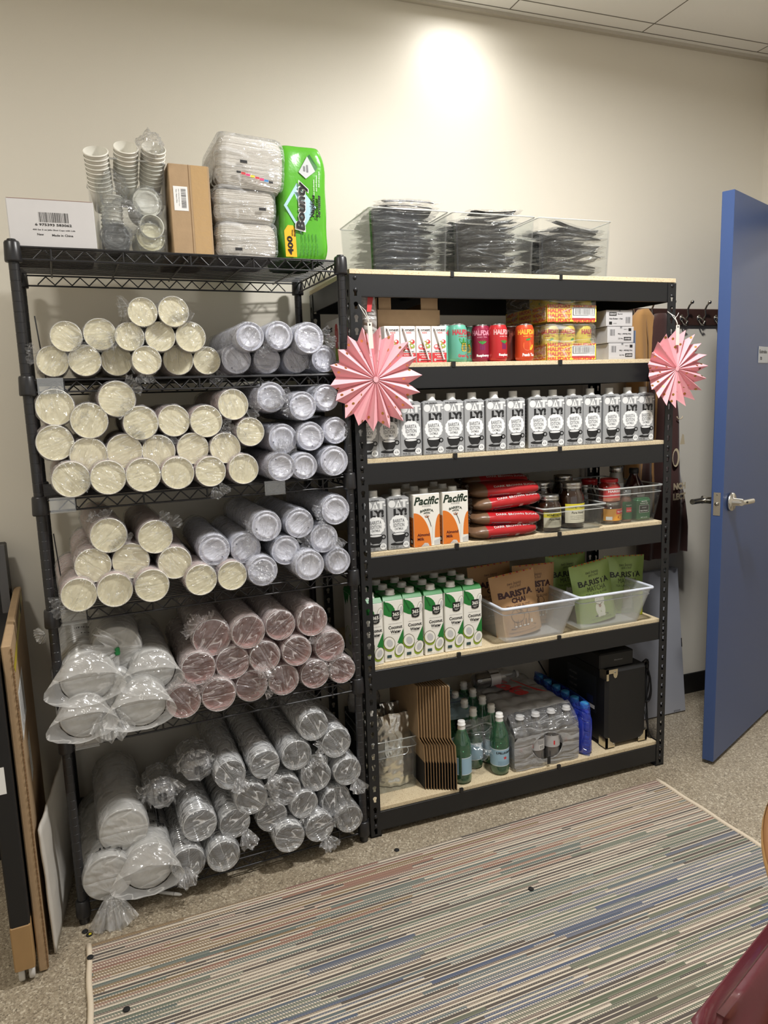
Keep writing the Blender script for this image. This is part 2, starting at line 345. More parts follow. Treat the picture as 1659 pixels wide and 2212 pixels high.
# ---- door ----
hd = radians(24.5); DM = TR(1.383, -.088, 0) @ RZ(hd)   # local X along the leaf to the hinge, local -Y the visible face
DB = mat('blue_door_paint', (60, 80, 124), 0.34, spec=0.35, bump=0.12, bscale=180, bdist=0.0006)
door = empty('door_1', DM); door['kind'] = 'structure'
DW = 0.84
b = MB(); b.box(0, DW, 0, .043, .015, 2.13, DB, bev=.0015); b.build('door_leaf', door)
STEEL = mat('brushed_steel', (200, 198, 192), 0.26, 1.0)
STEEL_D = mat('worn_steel', (150, 146, 138), 0.35, 1.0)
b = MB(); b.box(-.0012, .001, .009, .034, .987, 1.073, STEEL); b.lathe([(0, .0), (.007, .0), (.007, .006), (.005, .009), (0, .009)], STEEL_D, 14, TR(0, .0215, 1.030) @ RY(-pi / 2)); b.lathe([(.003, 0), (.0, .001)], STEEL_D, 10, TR(-.0012, .0215, 1.064) @ RY(-pi / 2)); b.build('latch_plate', door)
def lever(side):
    b = MB(); y0 = -.0 if side < 0 else .043
    R = RX(pi / 2) if side < 0 else RX(-pi / 2)
    b.lathe([(.0, .0), (.035, .0), (.035, .008), (.032, .012), (.014, .013), (.013, .045), (.0, .045)], STEEL, 32, TR(.07, y0, 1.032) @ R)
    yy = y0 + side * .045
    b.rod((.058, yy, 1.032), (.17, yy, 1.026), .0105, STEEL, 18); b.rod((.17, yy, 1.026), (.176, yy, 1.026), .0105, STEEL, 18, r2=.008)
    b.lathe([(0, 0), (.004, 0), (.004, .002), (0, .002)], INK, 10, TR(.0865, yy + side * .0105, 1.032) @ R)
    b.build('door_handle', door)
lever(-1)
b = MB(); b.lathe([(.0, .0), (.035, .0), (.035, .008), (.03, .014), (.013, .016), (.0145, .05), (.016, .06), (.0, .062)], STEEL, 32, TR(.07, .043, 1.032) @ RX(-pi / 2)); b.rod((.058, .075 + .02, 1.032), (-.018, .085 + .02, 1.034), .0105, STEEL, 16); b.build('door_handle', door)
b = MB()
for z in (.25, 1.07, 1.9): b.rod((DW - .002, -.006, z - .05), (DW - .002, -.006, z + .05), .006, STEEL_D, 10)
b.build('hinge', door)
# taped paper notice on the door face
nt_ = empty('door_notice', DM @ TR(.302, -.0008, 1.545)); tag(nt_, 'small white taped notice with black writing on the blue door face', 'sign')
b = MB(); F = Frame((0, 0, 0)); b.box(0, .11, -.0006, .0, 0, .062, mat('tape_paper', (170, 176, 186), 0.25)); F.O = Vector((0, -.0006, 0))
b.text(F, 'Eutrobe', .052, .043, .085, .014, 1, INK, .02); b.text(F, 'to', .03, .018, .02, .014, 1, INK, .02); b.build('notice_paper', nt_)

# ======================= WIRE RACK =======================
WA = 0.0548
WM = TR(-.893, -.047, 0) @ RZ(WA); WMI = WM.inverted()
WW, WD = .869, .43
WZ = [.060, .560, .918, 1.223, 1.533, 1.862]
def atW(x, y, yl=0.0):
    """wire-rack local point on the plane yl in front of / behind its posts"""
    o = WMI @ CAM_LOC; d = WMI.to_3x3() @ ray(x, y); return o + d * ((yl - o.y) / d.y)
WIRE = mat('black_epoxy_wire', (30, 30, 33), 0.35, 0.0, 0.6)
wr = empty('wire_shelving_rack', WM); tag(wr, 'tall black wire shelving rack with six wire shelves packed with sleeves of cups', 'shelf')
for (px, py) in ((0, 0), (WW, 0), (0, WD), (WW, WD)):
    b = MB(); prof = [(.0125, .03)]
    z = .05
    while z < 1.86:
        prof += [(.0125, z), (.0120, z + .0006), (.0120, z + .0014), (.0125, z + .0020)]; z += .0254
    prof += [(.0125, 1.872), (.0125, 1.874), (.010, 1.879), (0, 1.880)]
    b.lathe(prof, WIRE, 20, TR(px, py, 0), smooth=False); b.build('post', wr)
    b = MB(); b.lathe([(0, .0), (.013, .0), (.014, .003), (.014, .02), (.017, .022), (.017, .05), (.0125, .052)], WIRE, 16, TR(px, py, 0)); b.build('leveling_foot', wr)
for k, z in enumerate(WZ):
    b = MB(); r = .0028
    for zz in (z, z - .030):
        for (p, q) in (((0.012, 0), (WW - .012, 0)), ((0.012, WD), (WW - .012, WD)), ((0, .012), (0, WD - .012)), ((WW, .012), (WW, WD - .012))):
            b.rod((p[0], p[1], zz), (q[0], q[1], zz), r, WIRE, 6)
    def zig(a, c, n):
        pts = []
        a = Vector(a); c = Vector(c)
        for i in range(n + 1):
            q = a.lerp(c, i / n); q.z = z - .003 if i % 2 else z - .027; pts.append(q)
        for i in range(n): b.rod(pts[i], pts[i + 1], .0019, WIRE, 5)
    zig((.045, .0035, z), (WW - .045, .0035, z), 32); zig((.045, WD - .0035, z), (WW - .045, WD - .0035, z), 32)
    zig((.0035, .04, z), (.0035, WD - .04, z), 14); zig((WW - .0035, .04, z), (WW - .0035, WD - .04, z), 14)
    for i in range(21): y = .018 + i * (WD - .036) / 20; b.rod((0.0, y, z + .0035), (WW, y, z + .0035), .0016, WIRE, 5)
    for i in range(5): x = WW * (i + .5) / 5 - .0; b.rod((x, 0, z - .0035), (x, WD, z - .0035), .0030, WIRE, 6); b.rod((x, 0, z - .0035), (x, 0.0, z - .03), .0026, WIRE, 5)
    b.build('wire_shelf', wr)
    for (px, py) in ((0, 0), (WW, 0), (0, WD), (WW, WD)):
        b = MB(); b.lathe([(.0125, -.038), (.0195, -.038), (.0205, -.034), (.0185, .008), (.0165, .012), (.0125, .012)], WIRE, 18, TR(px, py, z)); b.build('collar', wr)
TAGC = clear('clear_label_holder', body=.10, gl_base=.12, edge=.3)
for k, x0 in ((1, .024), (2, .024), (3, .024), (3, .60), (4, .024)):
    z = WZ[k]; b = MB(); F_ = -.006
    b.box(x0, x0 + .062, F_ - .0016, F_, z - .034, z + .006, TAGC); b.rod((x0, F_ - .003, z - .034), (x0 + .062, F_ - .003, z - .034), .0022, TAGC, 6)
    b.build('label_holder', wr)
for k, (xa, ya, h) in ((4, (.045, .06, .17)), (2, (.035, .08, .2)), (1, (.01, .1, .1))):
    b = MB(); b.rod((xa, ya, WZ[k] + .004), (xa - .012, ya + .02, WZ[k] + h), .0018, WIRE, 5); b.build('side_rod', wr)

# ======================= BOARD RACK =======================
RW, RD = 1.22, .457
SZ = [.100, .596, .973, 1.272, 1.565, 1.842]
br = empty('board_shelving_rack', I4()); tag(br, 'black steel boltless shelving rack with six particle board shelves of pantry goods', 'shelf')
def keyplate(b, w, z0, z1, F, hole_u):
    """steel flange with a column of keyhole slots: F(u, v, d) -> point"""
    angs = []; P = .0381; T = .0018
    n = int((z1 - z0) / P); hc = P * .62
    import math as _m
    ring = 16
    for c in range(n + 1):
        va = z0 + c * P; vb = min(va + P, z1)
        if vb - va < P * .99:
            b.add([F(0, va, 0), F(w, va, 0), F(w, vb, 0), F(0, vb, 0)], [(0, 1, 2, 3)], BLACK); continue
        cu, cv = hole_u, va + hc; I = []; O = []
        cs = [(0, va), (w, va), (w, vb), (0, vb)]
        angles = sorted([_m.atan2(y - cv, x - cu) for x, y in cs] + [-pi / 2 + d for d in (-.9, -.3, .3, .9)] + [pi / 2 + d for d in (-1.1, -.5, 0, .5, 1.1)] + [0.15, pi - .15])
        for a in angles:
            dx, dy = cos(a), sin(a)
            t = min([q for q in [((w - cu) / dx if dx > 1e-6 else 9), (-cu / dx if dx < -1e-6 else 9), ((vb - cv) / dy if dy > 1e-6 else 9), ((va - cv) / dy if dy < -1e-6 else 9)] if q > 0])
            rr = .0070
            da = abs(((a + pi / 2 + pi) % (2 * pi)) - pi)
            if da < .35: rr = .0150
            O.append((cu + dx * t, cv + dy * t)); I.append((cu + dx * rr, cv + dy * rr))
        m = len(angles); vs = [F(u, v, 0) for u, v in O] + [F(u, v, 0) for u, v in I] + [F(u, v, T) for u, v in O] + [F(u, v, T) for u, v in I]
        fs = []
        for i in range(m):
            j = (i + 1) % m; fs += [(i, j, m + j, m + i), (2 * m + i, 3 * m + i, 3 * m + j, 2 * m + j), (m + i, m + j, 3 * m + j, 3 * m + i)]
        b.add(vs, fs, BLACK)
for sx in (0, 1):
    for sy in (0, 1):
        b = MB(); X = RW * sx; Y = RD * sy; dx = 1 if sx == 0 else -1; dy = 1 if sy == 0 else -1
        keyplate(b, .036, 0.002, 1.826, lambda u, v, d: (X + dx * u, Y + dy * d, v), .018)
        keyplate(b, .036, 0.002, 1.826, lambda u, v, d: (X + dx * d, Y + dy * u, v), .020)
        o = b.build('upright', br)
        b = MB(); b.box(min(X, X + dx * .038), max(X, X + dx * .038), min(Y, Y + dy * .038), max(Y, Y + dy * .038), 0, .004, BLACK); b.build('foot_cap', br)
PB = None
def particle_mat():
    m, nt, N, L, P = nt_mat('particle_board')
    tc = N.new('ShaderNodeTexCoord'); v = N.new('ShaderNodeTexVoronoi'); v.inputs['Scale'].default_value = 620; L.new(tc.outputs['Object'], v.inputs['Vector'])
    sp = N.new('ShaderNodeSeparateColor'); L.new(v.outputs['Color'], sp.inputs[0]); r = N.new('ShaderNodeValToRGB'); L.new(sp.outputs[0], r.inputs[0]); e = r.color_ramp.elements
    e[0].position, e[0].color = 0.0, (*lin((170, 146, 112)), 1); e[1].position, e[1].color = .2, (*lin((206, 188, 154)), 1); q = e.new(1.0); q.color = (*lin((222, 207, 174)), 1)
    L.new(r.outputs[0], P.inputs['Base Color']); P.inputs['Roughness'].default_value = .7; return m
PB = particle_mat()
BOLT = mat('dark_rivet', (58, 58, 60), .35, .6)
for k, z in enumerate(SZ):
    top = (k == 5); bt = z - .0135
    b = MB()
    if top: b.box(.001, RW - .001, .001, RD - .001, z - .014, z, PB, bev=.0008)
    else: b.box(.030, RW - .030, .0085, RD - .0085, z - .014, z, PB, bev=.0008)
    b.build('shelf_board', br)
    for nm, (x0, x1, y0, y1) in (('front', (.022, RW - .022, .0022, .0062)), ('back', (.022, RW - .022, RD - .0062, RD - .0022)), ('side', (.0022, .0062, .022, RD - .022)), ('side', (RW - .0062, RW - .0022, .022, RD - .022))):
        b = MB(); b.box(x0, x1, y0, y1, bt - .064, bt, BLACK, bev=.0009)
        if nm in ('front', 'back'):
            yy0, yy1 = (y0, y0 + .016) if nm == 'front' else (y1 - .016, y1)
            b.box(x0, x1, yy0, yy1, bt - .066, bt - .0635, BLACK)
            b.box(x0 + .01, x1 - .01, yy0 + .002, yy1, z - .0162, z - .0145, BLACK)
        if nm == 'front':
            for xx in (.34, .74): b.box(xx - .006, xx + .006, -.0005, .008, bt - .002, z + .0015, BLACK)
        b.build('beam', br)
    for xx in (.36, .80): b = MB(); b.box(xx - .012, xx + .012, .008, RD - .008, z - .030, z - .0145, BLACK); b.build('cross_bar', br)
    for X in (.018, RW - .018):
        for dz in (-.012, -.046): b = MB(); b.lathe([(.006, 0), (.0055, .002), (0, .0028)], BOLT, 12, TR(X, 0, bt + dz) @ RX(pi / 2)); b.build('rivet', br)
# ======================= SLEEVES OF CUPS AND LIDS =======================
R0 = .046
CREAM = mat('cup_cream_paper', (236, 229, 199), 0.55, spec=0.3, var=.03, vscale=25)
CUPW = mat('cup_white_rim', (240, 237, 226), 0.45)
CUPS = mat('cup_printed_side', (196, 176, 172), 0.6)
CUPS2 = mat('cup_grey_side', (172, 164, 152), 0.6)
LIDW = mat('lid_white_plastic', (222, 224, 236), 0.3, spec=0.5)
PETI = clear('clear_cup_inside', body=.26, milk=(.80, .81, .82), edge=.35, gl_base=.08)
PETO = clear('clear_cup_ribs', body=.66, milk=(.97, .98, .99), edge=.4, gl_base=.10, rough=.12)
PNKI = clear('pink_cup_inside', body=.62, milk=(.76, .42, .39), edge=.3, gl_base=.06, tint=(.95, .75, .73))
PNKO = clear('pink_cup_ribs', body=.58, milk=(.94, .82, .81), edge=.4, gl_base=.10, rough=.12)
FROST = clear('frosted_lid_plastic', body=.55, milk=(.86, .85, .81), edge=.4, gl_base=.08, rough=.2)
RB = RX(-pi / 2)     # lathe axis -> local +Y (towards the wall)
def ribs(L, pitch, lo, y0=.004):
    out = []; h = y0
    while h < L: out += [(R0, h), (R0, h + pitch * .30), (R0 * lo, h + pitch * .40), (R0 * lo, h + pitch * .92)]; h += pitch
    return out
def stack_cup(side):
    b = MB(); L = .385
    b.lathe([(0, .0060), (R0 * .946, .0055)], CREAM, 40, RB, False)
    b.lathe([(R0 * .945, .0055), (R0 * .947, .0012), (R0 * .965, -.0014), (R0 * .99, -.001), (R0 * 1.004, .002), (R0 * .995, .004)], CUPW, 40, RB)
    b.lathe(ribs(L, .0105, .945), side, 28, RB); b.lathe([(R0 * .9, L), (0, L)], CUPW, 28, RB); return b
def stack_lid():
    b = MB(); L = .37
    b.lathe([(0, .0035), (R0 * .60, .0035), (R0 * .63, .0008), (R0 * .78, .0008), (R0 * .82, .005), (R0 * .92, .005), (R0 * .95, -.001), (R0 * .99, .0), (R0, .003)], LIDW, 40, RB)
    b.lathe([(.0028, 0), (0, .0002)], mat('lid_hole', (120, 124, 140), .6), 10, RB @ TR(R0 * .3, R0 * .62, .0004 + .0 * R0))
    b.lathe(ribs(L, .0062, .95), LIDW, 26, RB); b.lathe([(R0 * .9, L), (0, L)], LIDW, 26, RB); return b
def stack_pet(inn, out):
    b = MB(); L = .39
    b.lathe([(0, .098), (R0 * .60, .098), (R0 * .66, .094), (R0 * .72, .070), (R0 * .97, .003)], inn, 32, RB)
    b.lathe([(R0 * .965, .003), (R0 * .97, -.001), (R0 * .995, -.001), (R0, .002), (R0 * .97, .004)], PETO, 36, RB)
    b.lathe(ribs(L, .0115, .93), out, 26, RB); b.lathe([(R0 * .9, L), (0, L)], out, 26, RB); return b
def stack_frost():
    b = MB(); L = .33
    b.lathe([(0, .004), (R0 * .5, .003), (R0 * .82, -.001), (R0 * .86, .006), (R0 * .93, .007), (R0 * .96, 0), (R0, .001), (R0, .004)], FROST, 36, RB)
    b.lathe(ribs(L, .009, .94), FROST, 28, RB); b.lathe([(R0 * .9, L), (0, L)], FROST, 26, RB); return b
FILM_C = film('film_on_paper_cups', body=.06, crease=.22, bscale=34, edge=.35, bstr=.8, gloss=1.0)
FILM_L = film('film_on_lids', body=.06, crease=.30, bscale=42, edge=.4, bstr=1.0, milk=(.9, .92, .98), gloss=1.1)
FILM_K = film('film_on_clear_cups', body=.17, crease=.55, bscale=28, edge=.55, bstr=1.0, milk=(.97, .98, 1.0), gloss=1.6)
FILM_P = film('film_on_pink_cups', body=.15, crease=.30, bscale=30, edge=.55, bstr=1.0, milk=(.98, .92, .92), gloss=1.0)
FILM_W = film('cloudy_bag_film', body=.30, crease=.2, bscale=22, edge=.55, bstr=.8, milk=(.95, .95, .94), rough=.18, gloss=.9)
TIEG = mat('green_tape', (20, 120, 60), .4)
def nz3(x, y, z): return noise.noise(Vector((x, y, z)))
def bag_mesh(kind, fm, seed):
    """film sleeve around a stack: wrinkled tube, front membrane with folds, back end"""
    rnd = random.Random(seed); b = MB(); S = 44; vs = []; fs = []; o = seed * 7.13
    L = .40; gather = kind in ('gather', 'tail')
    ga = rnd.uniform(-2.4, -0.7); gd = rnd.uniform(.1, .75) if gather else 0
    gx, gz = cos(ga) * gd * R0, sin(ga) * gd * R0; cdir = rnd.uniform(0, pi); rows = []
    ys = [L + .012, L, L * .86, L * .7, L * .55, L * .4, L * .28, L * .18, L * .1, .02, .006, -.0015]
    for i, y in enumerate(ys):
        for k in range(S):
            a = 2 * pi * k / S; w = .0016 + .0030 * abs(nz3(cos(a) * 2.2 + o, sin(a) * 2.2, y * 9)) + .0022 * abs(nz3(a * 4 + o, y * 26, 3.1))
            rr = R0 + w * (1 if i < len(ys) - 2 else .25) + (.0006 if i < len(ys) - 1 else -.0012)
            if i == 0: rr *= .35
            vs.append((rr * cos(a), y, rr * sin(a)))
    M_ = 11
    for j in range(1, M_ + 1):
        t = j / M_
        for k in range(S):
            a = 2 * pi * k / S; X = R0 * .97 * cos(a) * (1 - t) + gx * t; Z = R0 * .97 * sin(a) * (1 - t) + gz * t
            if gather:
                h = .0045 * abs(nz3(cos(a) * 3.6 + o, sin(a) * 3.6, t * .8)) * (1.15 - t) * 2 + .010 * t ** 3
            else:
                u = X * cos(cdir) + Z * sin(cdir); v = -X * sin(cdir) + Z * cos(cdir)
                h = .0050 * abs(nz3(u * 95 + o, v * 14, 1.7)) + .003 * abs(nz3(u * 40, v * 50 + o, .3))
                h *= min(1, (1 - (X * X + Z * Z) / (R0 * R0)) * 4 + .05)
            vs.append((X, -.0022 - h, Z))
    n = len(ys) + M_
    for i in range(n - 1):
        for k in range(S): k2 = (k + 1) % S; fs.append((i * S + k, i * S + k2, (i + 1) * S + k2, (i + 1) * S + k))
    b.add(vs, fs, fm, True)
    return b, (gx, gz, rnd)
def frill(b, x, y, z, length, width, dirv, fm, seed, S=26, open_=.9):
    """crumpled loose end of a bag: fan of ruffled film from a pinch point"""
    d = Vector(dirv).normalized(); side = d.cross(Vector((0, 1, 0)));
    if side.length < .2: side = Vector((1, 0, 0))
    side.normalize(); nrm = d.cross(side).normalized(); vs = []; fs = []; T = 9; o = seed * 3.7
    for i in range(T + 1):
        t = i / T
        for k in range(S):
            s_ = (k / (S - 1) - .5) * 2
            wd = width * (.10 + .9 * t ** .7)
            p = Vector((x, y, z)) + d * (length * t * (1 - .22 * abs(s_) ** 2 + .20 * nz3(s_ * 2.5 + o, t, 0))) + side * (s_ * wd) + nrm * (width * .65 * (nz3(s_ * 4.2 + o, t * 1.6, 5) + .5 * nz3(s_ * 9 + o, t * 3, 2)) * (.2 + t))
            vs.append(p)
    for i in range(T):
        for k in range(S - 1): fs.append((i * S + k, i * S + k + 1, (i + 1) * S + k + 1, (i + 1) * S + k))
    b.add(vs, fs, fm, True)
PROTO = {'c': stack_cup(CUPS).build('cup_stack'), 'd': stack_cup(CUPS2).build('cup_stack'), 'l': stack_lid().build('lid_stack'), 'p': stack_pet(PNKI, PNKO).build('cup_stack'), 'k': stack_pet(PETI, PETO).build('cup_stack'), 'w': stack_frost().build('lid_stack')}
FILMS = {'c': FILM_C, 'd': FILM_C, 'l': FILM_L, 'p': FILM_P, 'k': FILM_K, 'w': FILM_W}
WORDS = {'c': 'sleeve of cream paper cups in clear film', 'd': 'sleeve of cream paper cups in clear film', 'l': 'sleeve of white plastic lids in crinkled film', 'p': 'sleeve of pink tinted cups in frosted film', 'k': 'sleeve of clear plastic cups in shiny film', 'w': 'bag of frosted plastic lids in cloudy film'}
NAMES = {'c': 'paper_cup_sleeve', 'd': 'paper_cup_sleeve', 'l': 'lid_sleeve', 'p': 'pink_cup_sleeve', 'k': 'clear_cup_sleeve', 'w': 'lid_bag'}
GROUPS = {'c': 'paper cup sleeves on the wire rack', 'd': 'paper cup sleeves on the wire rack', 'l': 'lid sleeves on the wire rack', 'p': 'pink cup sleeves on the wire rack', 'k': 'clear cup sleeves on the wire rack', 'w': 'cloudy lid bags on the wire rack'}
ORDW = ['first', 'second', 'third', 'fourth', 'fifth', 'sixth', 'seventh', 'eighth', 'ninth', 'tenth']
used_proto = set()
def view_depth(P): return -(CAM_M.transposed() @ (P - CAM_LOC)).z
TUBES = {2: [('c', 114, 781, 67, 1), ('c', 183, 779, 68, 1), ('c', 252, 779, 67, 1), ('c', 317, 778, 62, 1), ('c', 385, 778, 65, 1), ('c', 447, 781, 60, 1), ('l', 511, 778, 65, 1), ('l', 577, 778, 60, 1), ('l', 640, 778, 58, 1), ('l', 700, 778, 58, 1), ('c', 143, 727, 66, 0), ('c', 216, 722, 69, 0), ('c', 280, 727, 62, 0), ('c', 346, 727, 65, 0), ('c', 412, 728, 65, 0), ('l', 540, 727, 63, 0), ('l', 603, 725, 62, 0), ('l', 668, 730, 67, 0), ('c', 308, 674, 63, 0), ('c', 375, 673, 66, 0)], 3: [('c', 155, 1045, 79, 1), ('c', 235, 1042, 75, 1), ('c', 311, 1036, 74, 1), ('c', 385, 1031, 71, 1), ('c', 456, 1028, 66, 1), ('c', 527, 1021, 66, 1), ('l', 609, 1019, 62, 1), ('l', 658, 1010, 58, 1), ('l', 722, 996, 65, 1), ('c', 119, 957, 78, 0), ('c', 192, 984, 79, 0), ('c', 269, 975, 76, 0), ('c', 343, 975, 71, 0), ('c', 417, 969, 69, 0), ('c', 487, 968, 67, 0), ('c', 541, 933, 62, 0), ('l', 611, 948, 65, 0), ('l', 671, 943, 62, 0), ('l', 725, 930, 58, 0), ('c', 119, 880, 80, 0), ('c', 193, 909, 78, 0), ('c', 253, 862, 78, 0), ('c', 304, 914, 74, 0), ('c', 376, 909, 69, 0), ('c', 446, 910, 70, 0), ('c', 504, 874, 67, 0), ('l', 586, 858, 65, 0), ('l', 654, 877, 62, 0), ('l', 705, 859, 58, 0)], 4: [('c', 171, 1286, 75, 1), ('c', 249, 1280, 75, 1), ('c', 329, 1267, 73, 1), ('c', 435, 1254, 69, 1), ('c', 502, 1244, 65, 1), ('l', 568, 1234, 67, 1), ('l', 669, 1222, 67, 1), ('l', 730, 1213, 58, 1), ('c', 201, 1222, 76, 0), ('c', 283, 1212, 79, 0), ('c', 378, 1216, 72, 0), ('l', 463, 1188, 69, 0), ('l', 531, 1185, 67, 0), ('l', 618, 1189, 65, 0), ('l', 700, 1163, 64, 0), ('c', 235, 1157, 77, 0), ('c', 336, 1160, 74, 0), ('l', 576, 1137, 67, 0), ('l', 647, 1131, 65, 0), ('l', 725, 1102, 65, 0)], 5: [('p', 397, 1517, 74, 1), ('p', 473, 1502, 74, 1), ('p', 544, 1482, 71, 1), ('p', 613, 1469, 69, 1), ('p', 681, 1456, 65, 1), ('p', 740, 1447, 60, 1), ('p', 429, 1444, 74, 0), ('p', 503, 1432, 74, 0), ('p', 573, 1419, 69, 0), ('p', 642, 1407, 66, 0), ('p', 713, 1397, 67, 0), ('p', 458, 1378, 83, 0), ('p', 537, 1366, 74, 0), ('p', 606, 1351, 67, 0), ('p', 675, 1341, 69, 0)], 6: [('k', 407, 1866, 74, 1), ('k', 484, 1850, 71, 1), ('k', 626, 1810, 67, 1), ('k', 691, 1788, 65, 1), ('k', 756, 1770, 60, 1), ('k', 432, 1783, 74, 0), ('k', 508, 1779, 67, 0), ('k', 588, 1765, 67, 0), ('k', 658, 1739, 62, 0), ('k', 727, 1732, 67, 0), ('k', 544, 1726, 71, 0), ('k', 618, 1708, 67, 0), ('k', 684, 1678, 67, 0), ('k', 751, 1667, 62, 0), ('k', 498, 1674, 67, 0), ('k', 573, 1652, 65, 0), ('k', 641, 1632, 67, 0), ('k', 727, 1605, 67, 0), ('k', 678, 1569, 66, 0)]}
SHELFW = {2: 'second shelf', 3: 'third shelf', 4: 'fourth shelf', 5: 'fifth shelf', 6: 'bottom shelf'}
SHELFZ = {2: WZ[4], 3: WZ[3], 4: WZ[2], 5: WZ[1], 6: WZ[0]}
sleeves = []
for sh, lst in TUBES.items():
    for (t, x, y, d, base) in lst:
        yl = -.018 + .010 * sin(x * 1.7 + y)
        for it in range(40 if base else 1):
            q = atW(x, y, yl); r = d / 2 * view_depth(WM @ q) / F_PX * .985
            if not base: break
            g = q.z - r - SHELFZ[sh] - .0085
            if abs(g) < .0005: break
            yl += g * (1.2 if sh >= 3 else -1.2); yl = max(-.055, min(.03, yl))
        if base: q.z = SHELFZ[sh] + r + .0085
        row = int(round((q.z - r - SHELFZ[sh]) / (.066 if t in 'cdl' else .085)))
        sleeves.append([t if not (t == 'c' and sh == 2) else 'd', sh, row, q, r])
ROWW = ['bottom row', 'second row', 'third row', 'fourth row', 'top row']
bykey = {}
for s_ in sleeves: bykey.setdefault((s_[0], s_[1], s_[2]), []).append(s_)
ROOTS = []
for key, lst in bykey.items():
    lst.sort(key=lambda s_: s_[3].x)
    for i, (t, sh, row, q, r) in enumerate(lst):
        sd = int(q.x * 1000) + sh * 77; rnd = random.Random(sd)
        k = r / R0
        yaw = radians(rnd.uniform(-2.2, 2.2)); L = .385 * k
        M = WM @ TR(q.x, q.y, q.z) @ RZ(yaw) @ RY(rnd.uniform(0, 6.28)) @ Matrix.Diagonal((k, min(1.0, (.41 - q.y) / .40), k, 1))
        root = empty(NAMES[t], M); tag(root, f"{WORDS[t]}, {SHELFW[sh]}, {ROWW[min(row,4)]}, {ORDW[i]} from left" if len(lst) > 1 else f"{WORDS[t]}, {SHELFW[sh]}, {ROWW[min(row,4)]}", 'cup sleeve' if t not in 'lw' else 'lid sleeve', GROUPS[t])
        st = PROTO[t]
        if t in used_proto: st = st.copy(); COL.objects.link(st)
        used_proto.add(t); st.parent = root
        kind = rnd.choice(['flat', 'flat', 'flat', 'gather']) if t in 'cd' else rnd.choice(['gather', 'gather', 'tail', 'flat'])
        bm_, (gx, gz, r2) = bag_mesh(kind, FILMS[t], sd)
        ro = (M.to_3x3().inverted() @ (WM.to_3x3() @ Vector((0, 0, -1)))).normalized()
        bag = bm_.build('plastic_sleeve', root)
        if kind == 'tail' or rnd.random() < (.55 if t in 'cd' else .45):
            fb = MB()
            if kind == 'tail':
                for j in range(2): frill(fb, gx, -.012, gz, rnd.uniform(.035, .065), .030, ro + Vector((rnd.uniform(-.6, .6), -.5, 0)), FILMS[t], sd + j)
            else:
                a = rnd.uniform(0, 6.28); 
                for j in range(2 if t in 'cd' else 3): aa = a + .45 * j; frill(fb, R0 * .97 * cos(aa), .002, R0 * .97 * sin(aa), rnd.uniform(.022, .045), .020, (cos(aa) * .8 + .3 * ro.x, -.35, sin(aa) * .8 + .3 * ro.z), FILMS[t], sd + j)
            fb.build('bag_end', bag)
        ROOTS.append(root)
def cloudy(x, y, d, label, yl=-.03, mouth='flare', L=.33, text=None, tie=False, yaw=0.0, lift=None, pitch=0.0, seed=1):
    q = atW(x, y, yl); r = d / 2 * view_depth(WM @ q) / F_PX
    if lift is not None: q.z = lift + r + .008
    k = r / R0; M = WM @ TR(*q) @ RZ(yaw) @ RX(pitch) @ Matrix.Diagonal((k, L / .33, k, 1))
    root = empty('lid_bag', M); tag(root, label, 'lid bag', 'cloudy lid bags on the wire rack')
    st = PROTO['w']
    if 'w' in used_proto: st = st.copy(); COL.objects.link(st)
    used_proto.add('w'); st.parent = root
    b, (gx, gz, r2) = bag_mesh('flat' if mouth == 'flare' else 'gather', FILM_W, seed)
    if mouth == 'flare':   # open lens shaped mouth that pokes forward
        vs = []; fs = []; S = 48; T = 7; o = seed * 2.3
        for i in range(T + 1):
            t = i / T
            for kk in range(S):
                a = 2 * pi * kk / S; ex_ = 1 + .42 * t; ez = 1 - .38 * t
                w = 1 + .05 * nz3(cos(a) * 3 + o, sin(a) * 3, t * 2)
                vs.append((R0 * 1.03 * ex_ * w * cos(a) - .006 * t, -.001 - .046 * t + .010 * t * nz3(a * 2 + o, t, 1), R0 * 1.03 * ez * w * sin(a) - .012 * t))
        for i in range(T):
            for kk in range(S): k2 = (kk + 1) % S; fs.append((i * S + kk, i * S + k2, (i + 1) * S + k2, (i + 1) * S + kk))
        b.add(vs, fs, FILM_W, True)
    bag = b.build('plastic_bag', root)
    fb = MB()
    if mouth == 'frill':
        for j in range(3): frill(fb, gx, -.014, gz, .075, .034, Vector((.25 * (j - 1), -.55, -1)), FILM_W, seed + j)
    if tie:
        for j in range(3): frill(fb, 0, -.018, .004, .060, .042, Vector((-.9 + .3 * j, -.4, -.5 + .3 * j)), FILM_W, seed + j)
        o = MB(); o.box(-.005, .005, -.030, -.018, -.004, .011, TIEG, bev=.002); o.build('green_tape_tie', root)
    if fb.v: fb.build('bag_end', bag)
    if text:
        tb = MB(); cyl = lambda u, v, kz: Vector((R0 * 1.16 * sin(u / R0), v, R0 * 1.16 * cos(u / R0)))
        for (s, u, v, w, h, ro) in text: tb.text(Frame((0, 0, 0)), s, u, v, w, h, 1, INK, .01, rot=ro, warp=cyl)
        for i in range(14):
            u0 = text[0][1] - .018 + i * .0026; rr = .0006 + .0006 * ((i * 7) % 3)
            tb.add([cyl(u0, text[0][2] + .055, 0), cyl(u0 + rr, text[0][2] + .055, 0), cyl(u0 + rr, text[0][2] + .073, 0), cyl(u0, text[0][2] + .073, 0)], [(0, 1, 2, 3)], INK)
        tb.build('printed_text', bag)
    return root
Z5, Z6 = WZ[1], WZ[0]
cloudy(182, 1546, 98, 'cloudy bag of clear lids with loose mouth, bottom left of the fifth shelf', lift=Z5, seed=11, yaw=.05)
cloudy(308, 1540, 104, 'cloudy bag of clear lids beside the divider, bottom right of the fifth shelf bags', lift=Z5, seed=12)
